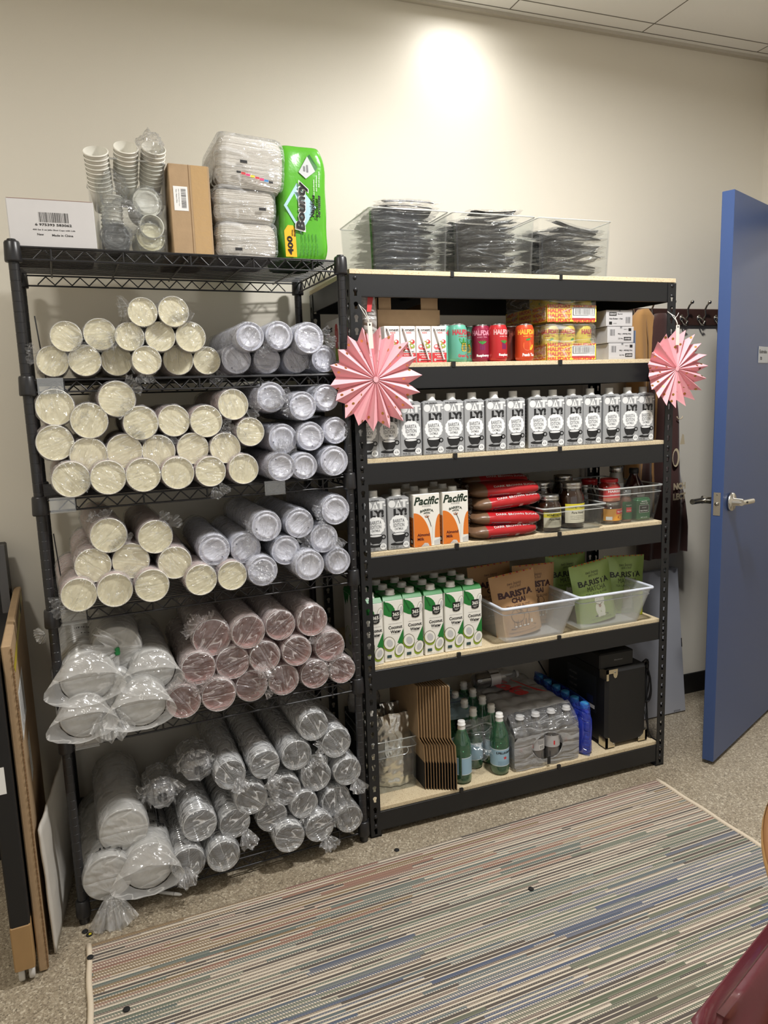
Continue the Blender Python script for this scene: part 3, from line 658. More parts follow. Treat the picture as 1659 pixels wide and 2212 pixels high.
cloudy(245, 1495, 96, 'cloudy bag of clear lids with crumpled end, in the middle of the fifth shelf bags', mouth='frill', yl=-.01, seed=13)
cloudy(190, 1462, 112, 'cloudy bag of clear lids with wide open mouth above the fifth shelf post', yl=-.02, seed=14, yaw=.04, text=[('Kor', .01, .15, .03, .016, pi)])
cloudy(330, 1448, 92, 'cloudy bag of clear lids with open mouth under the divider top, fifth shelf', yl=.0, seed=15)
cloudy(252, 1405, 104, 'cloudy bag of clear lids tied with green tape, topmost on the fifth shelf', mouth='gather', yl=.03, seed=16, tie=True)
cloudy(235, 1900, 102, 'cloudy printed bag of lids with knotted end hanging at the rack foot', lift=Z6, mouth='frill', seed=17, yl=-.03, text=[('Kor', .005, .025, .045, .020, pi)])
cloudy(322, 1868, 104, 'cloudy printed bag of lids on the bottom shelf beside the black divider', lift=Z6, seed=18, yl=-.03, text=[('Kor', .015, .10, .045, .020, pi)], mouth='flare')
cloudy(268, 1795, 100, 'cloudy plain bag of lids lying on top of two printed bags', seed=19, yl=-.0, pitch=-.02, mouth='gather')
# loose clear cup stack end, crumpled, over the left of the clear cups
for (x, y, d, lb) in ((348, 1712, 66, 'short crumpled bag of clear cups at left above the clear cup sleeves'), (425, 1655, 70, 'crumpled empty plastic bag bunched above the clear cup sleeves')):
    q = atW(x, y, .05); M = WM @ TR(*q); b = MB(); r = d / 2 * 2.3 / F_PX * 1.0
    for j in range(4): frill(b, .0, 0, r, .085, .05, Vector((.3 * (j - 1.5), .3 - .3 * (j % 2), -1)), FILM_K, int(x) + j)
    b.lathe([(.3 * r, -.03), (.8 * r, -.02), (r, .03), (r, .10), (.6 * r, .13)], FILM_K, 26, RX(-pi / 2) @ TR(0, 0, 0), wob=lambda a, h: 1 + .18 * nz3(cos(a) * 3, sin(a) * 3, h * 30 + x))
    o = b.build('crumpled_bag', None); o.matrix_world = M; tag(o, lb, 'plastic bag', 'crumpled bags on the bottom wire shelf')
# black divider plates standing on the wire shelves
for (x, y0, y1, sh, lb) in ((.232, .0, .30, 1, 'thin black divider plate on the fifth shelf left of the pink cups'), (.232, .0, .30, 0, 'thin black divider plate on the bottom shelf left of the clear cups')):
    b = MB(); z = WZ[sh] + .006
    b.box(x, x + .0022, .07, .35, z, z + .16, WIRE); b.box(x - .09, x + .0, .10, .34, z, z + .0015, WIRE); b.rod((x, .07, z), (x - .012, .05, z + .27), .002, WIRE)
    o = b.build('shelf_divider'); o.matrix_world = WM; tag(o, lb, 'divider', 'black shelf dividers')
# ======================= GOODS ON THE BOARD RACK =======================
class Kind:
    """one thing built once, then copied with its parts"""
    def __init__(s, make): s.make = make; s.root = None
    def place(s, M, label, cat, group=None):
        if s.root is None: s.root = o = s.make(); o.matrix_world = M
        else: o = dup(s.root, None, M)
        return tag(o, label, cat, group)
def onshelf(k, x, y): p = atZ(x, y, SZ[k]); return p.x, p.y
# ---- grey oat milk carton ----
OATG = mat('oat_carton_grey', (156, 158, 160), .45, var=.03, vscale=40); OATL = mat('oat_letter_pale', (226, 228, 228), .45); OATK = mat('oat_letter_black', (30, 31, 33), .5); OATW = mat('oat_cloud_white', (238, 240, 240), .45); OATD = mat('oat_cloud_text', (112, 114, 118), .5)
CAPW = mat('white_screw_cap', (232, 232, 228), .4)
def cap(b, x, y, z, r=.0135, h=.017, m=None):
    m = m or CAPW
    b.lathe([(r * 1.15, 0), (r * 1.15, .002), (r, .003), (r, h - .002), (r * .93, h), (0, h)], m, 24, TR(x, y, z), wob=lambda a, hh: 1 + (.02 * cos(a * 20) if .003 < hh < h - .001 else 0))
ZS = .885
def make_oat():
    e = empty('oat_milk_carton'); b = MB(); w, d, h = .0745, .074, .196
    b.box(0, w, 0, d, 0, h - .006, OATG, bev=.0022); b.prism([(0.001, h - .007), (w - .001, h - .007), (w - .012, h), (.012, h)], .001, d - .001, OATG)
    F = Frame((0, 0, 0)); W = w
    b.text(F, 'THE ORIGINAL', W * .40, .186, .045, .006, 1, OATK, .03, rot=.03)
    b.disc(F, .0155, .169, .0120, .0135, 1, OATL); b.poly(F, [(.026, .155), (.038, .183), (.049, .155)], 1, OATL)
    b.rect(F, .045, .070, .1755, .183, 1, OATL); b.rect(F, .053, .062, .155, .176, 1, OATL); b.rect(F, .066, .0735, .165, .170, 1, OATL)
    b.rod(F.p(.0375, .158, 2), F.p(.0375, .172, 2), .0004, OATD, 4)
    for q in (.161, .165, .169): b.rod(F.p(.0355, q + .001, 2), F.p(.0375, q, 2), .0004, OATD, 4); b.rod(F.p(.0395, q + .001, 2), F.p(.0375, q, 2), .0004, OATD, 4)
    b.text(F, 'LY!', .0435, .1385, .046, .027, 1, OATK, .07)
    n = 15; pts = []
    for i in range(n * 5):
        a = 2 * pi * i / (n * 5); s_ = 1 + .07 * abs(sin(a * n / 2)); pts.append((.0375 + .0300 * s_ * cos(a), .094 + .0325 * s_ * sin(a)))
    b.poly(F, pts, 1, OATW); b.poly(F, [(.034, .068), (.0385, .0635), (.042, .068)], 1, OATW)
    b.text(F, 'BARISTA', .0375, .1065, .039, .0135, 2, OATD, .012); b.text(F, 'EDITION', .0375, .0905, .037, .0135, 2, OATD, .012); b.text(F, 'OATMILK', .0375, .0770, .030, .0085, 2, OATD, .012)
    b.poly(F, [(.013, .060)] + [(.0365 - .0235 * cos(a), .058 - .034 * sin(a) * (1 if sin(a) < .9 else 1)) for a in [pi * i / 14 for i in range(15)]], 1, OATK)
    b.disc(F, .0365, .0585, .0235, .0055, 2, OATK); b.disc(F, .0365, .0582, .0200, .0040, 3, OATL)
    pts = [(.0625 + .0085 * cos(a), .052 + .009 * sin(a)) for a in [2 * pi * i / 18 for i in range(18)]]; b.poly(F, pts, 1, OATK); b.disc(F, .0628, .052, .004, .0045, 2, OATG)
    b.disc(F, .036, .0215, .0290, .0062, 1, OATK); b.disc(F, .0365, .0265, .013, .0028, 2, OATG)
    b.disc(F, .0605, .0175, .0105, .0118, 3, OATW); b.text(F, '0.75', .0605, .017, .013, .0065, 4, OATD, .03); b.text(F, 'WHO KNOWS', .0605, .0235, .011, .002, 4, OATD)
    b.text(F, '32 FL OZ', .021, .0108, .026, .0042, 1, OATK, .02); b.text(F, '(1 QT) (946 mL)', .0255, .0045, .038, .0042, 1, OATK, .02)
    G = Frame((w, 0, 0), (0, 1, 0)); H = Frame((0, d, 0), (0, -1, 0))
    for Q in (G, H):
        for i in range(12): b.text(Q, ['IT IS LIKE MILK', 'BUT MADE FOR', 'HUMANS AND', 'FOAMS WELL'][i % 4] if False else 'OATMILK OATMILK', .037, .165 - i * .012, .05, .0055, 1, OATK, .02)
    b.v = [(x, y, z * ZS) for x, y, z in b.v]; b.build('carton', e)
    c = MB(); cap(c, w * .52, .021, h * ZS, .0145, .022); c.build('cap', e); return e
OAT = Kind(make_oat)
oxs = [(.005, 0, 0), (.079, .002, 0), (.154, .003, 0), (.2325, .0, 1), (.305, .003, -.5), (.382, .003, 1), (.4605, .001, -1), (.541, .006, 4), (.625, .006, -3), (.694, .010, -4), (.770, .004, 1), (.8455, .004, -1), (.9275, .002, 2), (1.004, .003, -2), (1.0765, .004, 1)]
for i, (x, y, a) in enumerate(oxs):
    OAT.place(TR(x, .012 + y, SZ[3] + .0005) @ RZ(radians(a)), f"grey oat milk carton, third shelf of the board rack, {(ORDW + ['eleventh','twelfth','thirteenth','fourteenth','last'])[i]} from the left", 'milk carton', 'oat milk cartons in a row')
OAT.place(TR(.0245, .018, SZ[2] + .0005), 'grey oat milk carton behind the left upright, shelf with the almond milk', 'milk carton', 'oat milk cartons beside the almond milk')
OAT.place(TR(.1035, .018, SZ[2] + .0005) @ RZ(-.02), 'grey oat milk carton standing next to the first orange almond milk', 'milk carton', 'oat milk cartons beside the almond milk')
# ---- almond milk ----
ORA = mat('almond_orange', (222, 122, 42), .45); PAC = mat('almond_white', (238, 236, 228), .45); DGR = mat('dark_green_script', (30, 48, 34), .5); MAR = mat('maroon_text', (92, 26, 30), .5)
def make_alm():
    e = empty('almond_milk_carton'); b = MB(); w, d, h = .095, .064, .196; b.box(0, w, 0, d, 0, h, PAC, bev=.0018); F = Frame((0, 0, 0))
    arc = [(.001, .001), (.062, .001)] + [(.062 - .0 - .061 * (1 - cos(a)), .001 + .127 * sin(a)) for a in [pi / 2 * i / 14 for i in range(1, 15)]]; b.poly(F, arc, 1, ORA)
    b.poly(F, [(.094, .030), (.094, .118)] + [(.075 + .019 * (1 - sin(a)), .030 + .088 * cos(a)) for a in [pi / 2 * i / 10 for i in range(11)]] , 1, ORA)
    b.poly(F, [(.072, .001), (.094, .001), (.094, .026), (.072, .018)], 1, mat('pale_grey_print', (200, 200, 198), .5)); b.poly(F, [(.025, .001), (.055, .001), (.050, .012), (.038, .014)], 2, mat('pale_grey_print', (200, 200, 198), .5))
    b.poly(F, [(.064, .001), (.072, .001), (.070, .08), (.068, .08)], 3, PAC)
    for o_, nm in ((0, 0),):
        pts = [(.047 + .016 * sin(t * 1.3), .118 - .045 * t) for t in [i / 10 for i in range(11)]]
        b.tube([F.p(u, v, 3) for u, v in pts], .0007, OATK, 5)
    b.text(F, 'Pacific', .049, .171, .086, .031, 1, DGR, .035, shear=.25); b.text(F, 'FOODS.', .048, .151, .032, .006, 1, GREYINK, .0)
    b.text(F, 'BARISTA', .048, .136, .048, .0095, 1, DGR, .04, arc=9); b.text(F, 'SERIES', .048, .1255, .024, .0055, 1, DGR, .03, arc=12)
    b.disc(F, .048, .113, .008, .006, 1, mat('cup_icon_brown', (178, 120, 88), .5)); b.disc(F, .048, .115, .006, .0028, 2, PAC)
    b.text(F, 'Almond', .034, .045, .044, .0115, 3, MAR, .02); b.text(F, 'Milk', .0245, .0295, .024, .011, 3, MAR, .02); b.text(F, '32 FL OZ (946 mL)', .03, .005, .035, .003, 3, MAR)
    H = Frame((0, d, 0), (0, -1, 0)); b.rect(H, .001, .063, .001, .11, 1, mat('almond_side_orange', (196, 112, 44), .5))
    for i in range(16): b.rect(H, .012, .05 - .006 * ((i * 5) % 3), .10 - i * .005, .1022 - i * .005, 2, MAR)
    b.rect(H, .040, .058, .010, .030, 3, INK); b.disc(H, .049, .020, .006, .006, 4, PAC)
    b.v = [(x, y, z * ZS) for x, y, z in b.v]; b.build('carton', e); c = MB(); cap(c, w * .55, .030, h * ZS, .014, .015); c.build('cap', e); return e
ALM = Kind(make_alm)
ALM.place(TR(.192, .016, SZ[2] + .0005) @ RZ(.02), 'white and orange almond milk carton, left one of the front pair', 'milk carton', 'almond milk cartons')
ALM.place(TR(.297, .018, SZ[2] + .0005) @ RZ(.01), 'white and orange almond milk carton, right one of the front pair, beside red bags', 'milk carton', 'almond milk cartons')
for k, (x, y) in enumerate(((.19, .095), (.297, .097), (.19, .170), (.298, .172))):
    ALM.place(TR(x, y, SZ[2] + .0005), ['almond milk carton behind the left front one, only its cap in sight', 'almond milk carton behind the right front one, only its cap in sight', 'almond milk carton in the third row behind the left one', 'almond milk carton in the third row behind the right one'][k], 'milk carton', 'almond milk cartons')
# ---- coconut water ----
CGR = mat('coconut_green', (34, 120, 52), .4); CGD = mat('coconut_dark_green', (20, 92, 40), .4); CWH = mat('coconut_white', (238, 236, 228), .45); CLI = mat('coconut_lime', (140, 164, 48), .45); CFL = mat('coconut_flesh_grey', (196, 196, 196), .5); BRN = mat('coconut_outline', (88, 76, 40), .6); BADGE = mat('black_badge', (26, 26, 26), .45)
def make_coco():
    e = empty('coconut_water_carton'); b = MB(); w, d, h = .069, .069, .222; b.box(0, w, 0, d, 0, h - .014, CWH, bev=.002)
    b.add([(0, 0, h - .014), (w, 0, h - .014), (w, d, h - .014), (0, d, h - .014), (.002, .012, h), (w - .002, .012, h), (w - .002, d - .004, h), (.002, d - .004, h)], [(0, 1, 5, 4), (1, 2, 6, 5), (2, 3, 7, 6), (3, 0, 4, 7), (4, 5, 6, 7)], CGR)
    F = Frame((0, 0, 0))
    leaf = [(.001, .207)] + [(.001 + .042 * sin(a) * (1.0 if i % 2 else .96), .205 - .042 * (1 - cos(a)) * (1 if i % 2 else .97)) for i, a in enumerate([pi / 2 * k / 12 for k in range(13)])] + [(.036, .150), (.018, .154), (.001, .163)]
    b.poly(F, leaf, 1, CGR); b.poly(F, [(.001, .207), (.020, .170), (.024, .172), (.006, .207)], 2, CGD)
    b.disc(F, .060, .172, .010, .020, 1, BRN, rot=-.2); b.disc(F, .060, .172, .009, .019, 2, CWH, rot=-.2); b.disc(F, .062, .172, .005, .013, 3, CFL, rot=-.2); b.rect(F, .069, .075, .14, .2, 4, CWH) if False else None
    b.poly(F, [(.029, .172), (.029, .145), (.033, .141), (.043, .139), (.053, .141), (.057, .145), (.057, .172)], 4, BADGE)
    b.text(F, '365', .043, .160, .022, .0125, 5, CWH, .03); b.text(F, 'WHOLE FOODS', .043, .149, .019, .0022, 5, CWH, .02); b.text(F, 'MARKET', .043, .1455, .011, .002, 5, CWH, .02)
    b.text(F, '100% PULP-FREE JUICE', .040, .128, .046, .003, 1, GREYINK); b.text(F, 'Coconut', .0405, .116, .049, .0118, 1, INK, .035); b.text(F, 'Water', .041, .101, .037, .0112, 1, INK, .035); b.text(F, 'NOT FROM CONCENTRATE', .040, .0925, .028, .0022, 1, GREYINK)
    b.poly(F, [(.0685, .108), (.0685, .052), (.062, .057), (.056, .052), (.050, .060), (.046, .062)], 1, CGR)
    for (cx, cy, rx, ry, ro) in ((.0165, .064, .0205, .0250, .45), (.052, .038, .0165, .0235, -.35)):
        b.disc(F, cx, cy - .005, rx, ry, 2, CLI, rot=ro); b.disc(F, cx + .001, cy, rx * .98, ry * .92, 3, BRN, rot=ro); b.disc(F, cx + .001, cy, rx * .90, ry * .85, 4, CWH, rot=ro); b.disc(F, cx + .002, cy, rx * .52, ry * .55, 5, CFL, rot=ro)
    b.rect(F, .008, .024, .014, .024, 6, mat('teal_badge', (44, 72, 76), .5)); b.text(F, '33.8 FL OZ 1.05 QT 1 L', .038, .006, .04, .003, 1, GREYINK)
    H = Frame((0, d, 0), (0, -1, 0)); b.poly(H, [(.004, .207), (.06, .207), (.045, .17), (.035, .185), (.022, .16), (.012, .18)], 1, CGR); b.tube([H.p(.04 + .025 * cos(a), .06 + .03 * sin(a), 1) for a in [pi * i / 10 for i in range(11)]], .0006, CLI, 4)
    b.disc(H, .055, .045, .010, .018, 1, CLI); b.disc(H, .056, .047, .007, .014, 2, CWH)
    b.build('carton', e); c = MB(); cap(c, w * .50, .026, h, .0150, .0165); c.build('cap', e); return e
COCO = Kind(make_coco)
RWN = ['front row', 'middle row', 'back row']
for i, (px, py, dy) in enumerate(((796, 1437, 0), (830, 1429, 0), (873, 1419, 0), (918, 1408, 0), (962, 1398, 0), (1003, 1398, .0))):
    p = atZ(px, py, SZ[1]); X0 = [.005, .080, .150, .226, .301, .372][i]; Y0 = .010 + .026 * (.6 if i else .2) + dy
    for r in range(3):
        COCO.place(TR(X0 + .002 * r, Y0 + r * .0715, SZ[1] + .0005) @ RZ(.02 if i == 0 else 0), f"white and green coconut water carton, {RWN[r]}, {ORDW[i]} from the left upright", 'coconut water', 'coconut water cartons')
# ---- juice boxes ----
JW = mat('juice_white', (236, 232, 228), .4); JR = mat('juice_red', (200, 58, 62), .45); JP = mat('juice_pink', (206, 110, 112), .5); JG = mat('juice_green', (150, 168, 80), .5); STR = film('straw_wrap', body=.5, crease=.1, bscale=60)
def make_juice():
    e = empty('juice_box'); b = MB(); w, d, h = .0505, .037, .112; b.box(0, w, 0, d, 0, h, JW, bev=.0015); F = Frame((0, 0, 0))
    b.rect(F, .0005, w - .0005, .0005, .030, 1, JR); b.text(F, 'Honest', .027, .101, .042, .0095, 1, INK, .02); b.text(F, 'KIDS', .029, .092, .016, .0055, 1, JR, .02)
    for (u, v, r, m) in ((.030, .058, .010, JG), (.040, .064, .008, JR), (.016, .048, .010, JP), (.028, .045, .009, JR), (.040, .050, .008, JG)): b.disc(F, u, v, r, r * .85, 1, m, 14); b.disc(F, u - .002, v + .002, r * .5, r * .35, 2, JW, 8)
    b.text(F, 'ORGANIC', .027, .034, .038, .0045, 2, INK, .03); b.text(F, 'SUPER FRUIT', .027, .024, .035, .004, 2, JW, .02); b.text(F, 'PUNCH', .027, .017, .02, .004, 2, JW, .02); b.disc(F, .010, .008, .004, .004, 2, JW)
    b.build('carton', e); s = MB(); s.rod((.010, -.0035, .104), (.040, -.0035, .008), .0026, JW, 10); s.rod((.006, -.002, .009), (.047, -.002, .009), .0012, STR, 6); s.build('straw', e); return e
JUI = Kind(make_juice)
for i in range(4): JUI.place(TR(.1115 + i * .0535, .016, SZ[4] + .0005), ['first white juice box with straw, at the pink rosette', 'second white juice box with straw from the left upright', 'third white juice box with straw from the left upright', 'fourth white juice box with straw, touching the teal can'][i], 'juice box', 'juice boxes on the second shelf')
# open brown box behind them
b = MB(); bx0, bx1, by0, by1, z0 = .115, .325, .075, .40, SZ[4] + .0005
for a in ((bx0, bx1, by0, by0 + .003, z0, z0 + .150), (bx0, bx0 + .045, by0, by0 + .003, z0 + .150, z0 + .205), (bx1 - .062, bx1, by0, by0 + .003, z0 + .150, z0 + .205), (bx0, bx0 + .003, by0, by1, z0, z0 + .205), (bx1 - .003, bx1, by0, by1, z0, z0 + .205), (bx0, bx1, by1 - .003, by1, z0, z0 + .205), (bx0, bx1, by0, by1, z0, z0 + .003)): b.box(*a, CARD)
b.box(bx0 - .002, bx1 + .002, by0 - .004, by0 - .001, z0 + .112, z0 + .168, CARD, M=TR(0, 0, 0))
o = b.build('open_cardboard_box'); tag(o, 'open brown cardboard box of juice pouches behind the white juice boxes', 'box')
PCH = mat('grey_pouch', (150, 150, 146), .35)
b = MB(); b.box(0, .055, 0, .02, 0, .17, PCH, bev=.006); F = Frame((0, 0, 0)); b.text(F, 'honest', .027, .150, .045, .010, 1, INK, .02); b.text(F, 'KIDS', .027, .138, .02, .006, 1, INK, .02); b.disc(F, .02, .11, .01, .014, 1, GREYINK); b.disc(F, .036, .112, .008, .016, 1, GREYINK); po = b.build('juice_pouch')
po.matrix_world = TR(.165, .11, z0 + .004); tag(po, 'grey juice pouch inside the open brown box, left one', 'juice pouch', 'juice pouches in the brown box')
p2 = dup(po, None, TR(.226, .115, z0 + .004)); tag(p2, 'grey juice pouch inside the open brown box, right one', 'juice pouch', 'juice pouches in the brown box')
# printed case seen from the side, plastic bag in front of it
b = MB(); b.box(.042, .108, .12, .43, SZ[4] + .0005, SZ[4] + .165, JW, bev=.002); H = Frame((.042, .43, SZ[4]), (0, -1, 0))
b.text(H, 'Honest', .055, .135, .085, .022, 1, INK, .03); b.text(H, 'KIDS', .05, .115, .03, .010, 1, JR, .03)
for i in range(3):
    for j in range(2):
        u = .125 + i * .06; v = .085 - j * .06
        b.rect(H, u, u + .038, v, v + .045, 1, [JP, JG, JR][(i + j) % 3]); b.disc(H, u + .019, v + .05, .014, .012, 2, [JR, JP, JG][(i + j) % 3])
for i in range(4): b.text(H, '8 ORGANIC JUICE DRINKS', .16, .020 - i * .0045 + .004, .09, .003, 1, INK)
b.text(H, '8', .07, .075, .012, .02, 1, INK, .04)
o = b.build('juice_case'); tag(o, 'white printed juice case seen through the side of the board rack', 'box')
BAGW = film('white_bag_film', body=.55, crease=.2, bscale=20, milk=(.82, .80, .78), edge=.5)
b = MB(); vs = []; fs = []
for i in range(13):
    for k in range(28):
        a = 2 * pi * k / 28; t = i / 12; rr = (.85 + .2 * nz3(cos(a) * 2, sin(a) * 2, t * 4)) * (1 - .35 * t ** 4)
        vs.append((.074 + .034 * rr * cos(a), .055 + .032 * rr * sin(a), SZ[4] + .001 + .24 * t * .95))
for i in range(12):
    for k in range(28): fs.append((i * 28 + k, i * 28 + (k + 1) % 28, (i + 1) * 28 + (k + 1) % 28, (i + 1) * 28 + k))
b.add(vs, fs, BAGW, True); b.add([(.066, .02, 1.79), (.086, .02, 1.79), (.072, .018, 1.72), (.058, .018, 1.72)], [(0, 1, 2, 3)], JR)
b.box(.05, .085, .035, .07, SZ[4] + .001, SZ[4] + .135, CARD_D, bev=.004); o = b.build('plastic_bag'); tag(o, 'white plastic bag with a red stripe behind the left pink rosette', 'plastic bag')
# ---- cans ----
ALU = mat('can_aluminium', (190, 190, 190), .25, 1.0)
def can_body(b, r, h, m, seg=36):
    b.lathe([(0, .003), (r * .72, .003), (r * .80, 0), (r * .97, .008), (r, .013), (r, h - .020), (r * .97, h - .013), (r * .84, h - .003)], m, seg)
    b.lathe([(r * .84, h - .003), (r * .86, h), (r * .84, h + .001), (r * .80, h - .0015), (r * .78, h - .004), (0, h - .004)], ALU, seg)
    b.lathe([(.009, 0), (.009, .001), (0, .001)], ALU, 14, TR(0, -.008, h - .004))
def cylw(r, cx=0, cy=0, a0=-pi / 2):
    return lambda u, v, k: Vector((cx + (r + .0003 * k) * cos(a0 + u / r), cy + (r + .0003 * k) * sin(a0 + u / r), v))
def wpoly(b, W, pts, k, m): b.add([W(u, v, k) for u, v in pts], [tuple(range(len(pts)))], m)
def wrect(b, W, u0, u1, v0, v1, k, m, n=8):
    vs = []
    for i in range(n + 1):
        u = u0 + (u1 - u0) * i / n; vs += [W(u, v0, k), W(u, v1, k)]
    b.add(vs, [(2 * i, 2 * i + 2, 2 * i + 3, 2 * i + 1) for i in range(n)], m, True)
def wdisc(b, W, u, v, ru, rv, k, m, n=18, rot=0): wpoly(b, W, [(u + cos(rot) * ru * cos(a) - sin(rot) * rv * sin(a), v + sin(rot) * ru * cos(a) + cos(rot) * rv * sin(a)) for a in [2 * pi * i / n for i in range(n)]], k, m)
def can(kind, x, y, z, a, label, group='tea cans on the second shelf'):
    P = {'teal': ((104, 178, 156), (190, 70, 82), 'Green Tea'), 'red': ((188, 44, 48), (226, 170, 170), 'Raspberry'), 'magenta': ((140, 34, 62), (214, 140, 160), 'Raspberry'), 'peach': ((204, 74, 40), (236, 176, 60), 'Peach Tea'), 'brown': ((120, 52, 44), (176, 96, 80), 'Peach'), 'yellow': ((206, 186, 72), (176, 60, 62), 'Lemon Tea')}[kind]
    r, h = .0315, .120; m = mat('can_' + kind, P[0], .3, .15, .5); t = mat('can_text_' + kind, P[1], .4); b = MB(); can_body(b, r, h, m); W = cylw(r)
    b.text(None, 'HALFDAY', 0, .094, .074, .0165, 1, t, .06, warp=W); b.text(None, 'ICED TEA', 0, .080, .034, .004, 1, t, .03, warp=W); b.text(None, P[2], .002, .020, .044, .0105, 1, JW if kind in ('red', 'peach', 'magenta') else t, .05, warp=W)
    lf = mat('can_leaf', (60, 140, 60), .4)
    if kind == 'teal':
        hy = mat('honey_yellow', (232, 178, 52), .4)
        for j in range(5): wdisc(b, W, .003, .036 + j * .0052, .013 - .0018 * abs(j - 1.6), .0033, 2, hy, 12); wrect(b, W, -.010, .014, .0382 + j * .0052, .0392 + j * .0052, 3, INK, 4)
        for s_ in (-1, 0, 1): wdisc(b, W, s_ * .009, .064, .004, .012, 1, lf, 12, rot=-s_ * .6)
    elif kind in ('red', 'magenta'):
        bc = mat('berry', (120, 30, 80), .4)
        for j in range(11): wdisc(b, W, -.006 + (j % 3) * .006, .042 + (j // 3) * .005, .0035, .0035, 1, bc, 8)
        for s_ in (-2, -1, 0, 1, 2): wdisc(b, W, s_ * .004, .063, .002, .007, 2, lf, 8, rot=-s_ * .5)
    elif kind in ('peach', 'brown'):
        pc = mat('peach_fill', (214, 96, 48), .4); wdisc(b, W, -.003, .050, .016, .016, 1, pc); wdisc(b, W, .012, .044, .005, .011, 2, mat('honey_yellow', (232, 178, 52), .4), 12, rot=-.6); wdisc(b, W, 0, .070, .009, .0035, 2, lf, 10, rot=.2)
    else:
        wdisc(b, W, -.002, .048, .015, .018, 1, mat('lemon_fill', (226, 206, 60), .4)); wdisc(b, W, .005, .068, .008, .0035, 2, lf, 10, rot=.4); wdisc(b, W, -.022, .05, .005, .005, 2, JR, 10)
    o = b.build('tea_can'); o.matrix_world = TR(x, y, z) @ RZ(a); tag(o, label, 'can', group); return o
def atshelf_x(px, Y, k): return atY(px, 760, Y).x
Z2 = SZ[4] + .0006
for (kd, px, Y, a, lb) in (('teal', 967, .080, .9, 'teal tea can half hidden behind the last white juice box'), ('teal', 997, .048, .25, 'teal tea can with a honeycomb bee and leaves, front one'), ('teal', 1026, .112, -.9, 'teal tea can peeking out behind the front teal can'), ('magenta', 1048, .075, -.3, 'dark magenta raspberry tea can left of the bright red can'),
    ('red', 1085, .045, .25, 'bright red raspberry tea can at the front edge'), ('brown', 1113, .112, .5, 'dim brown red tea can behind, between red and peach cans'), ('peach', 1143, .045, -.1, 'orange red peach tea can beside the yellow case')):
    can(kd, atY(px, 760, Y - .03).x, Y, Z2, a, lb)
# ---- yellow cases ----
YEL = mat('case_yellow', (240, 204, 70), .4); CRED = mat('case_coral', (206, 84, 66), .45); SHR = film('shrink_film', body=.05, crease=.25, bscale=18, edge=.3, gloss=1.0)
cx0, cx1 = atY(1181, 760, .022).x, atY(1288, 760, .022).x
def case(z, label, where):
    e = empty('tea_can_case', TR(cx0, .022, z)); tag(e, label, 'drinks case', 'yellow tea can cases'); w = cx1 - cx0; d = .27; b = MB(); hh = .055; t = .0015
    for a in ((0, w, 0, t, 0, hh), (0, w, d - t, d, 0, hh), (0, t, 0, d, 0, hh), (w - t, w, 0, d, 0, hh), (0, w, 0, d, 0, t)): b.box(*a, YEL)
    F = Frame((0, 0, 0))
    for j in range(4): b.text(F, 'HALFDAY', w * .25, .006 + j * .0155, w * .47, .0125, 1, CRED, .06); b.text(F, 'HALFDAY', w * .76, -.001 + j * .0155 + .006, w * .46, .0115, 1, CRED, .06) if j in (0, 3) else None
    b.rect(F, w * .50, w * .97, .014, .049, 2, WHITE); b.rect(F, w * .50, w * .97, .007, .014, 2, JR); b.rect(F, w * .515, w * .955, .022, .047, 3, INK); b.rect(F, w * .53, w * .94, .0235, .0455, 4, WHITE); b.barcode(F, w * .55, w * .92, .025, .044, 5, INK, 30)
    H = Frame((0, d, 0), (0, -1, 0))
    for j in range(3):
        for q in range(3): b.text(H, 'HALFDAY', .045 + q * .09, .010 + j * .018, .08, .013, 1, CRED, .06)
    b.build('tray', e)
    b = MB(); b.box(-.002, w + .002, -.002, d + .002, .001, .1255, SHR, bev=.010); b.build('shrink_wrap', e)
    return w
w = case(Z2, 'yellow printed case of tea cans in film, the lower one on the second shelf', 0); case(Z2 + .127, 'yellow printed case of tea cans in film, the upper one under the top beam', 1)
for lv in (0, 1):
    for r in range(2):
        for c in range(3):
            can('yellow', cx0 + w * (c + .5) / 3, .022 + .036 + r * .066, Z2 + .002 + lv * .127, -.5 + .5 * c, f"yellow lemon tea can in the {'upper' if lv else 'lower'} yellow case, {['front','back'][r]} row {['left','middle','right'][c]}", 'yellow tea cans in the film wrapped cases') if w > .19 or c < 3 else None
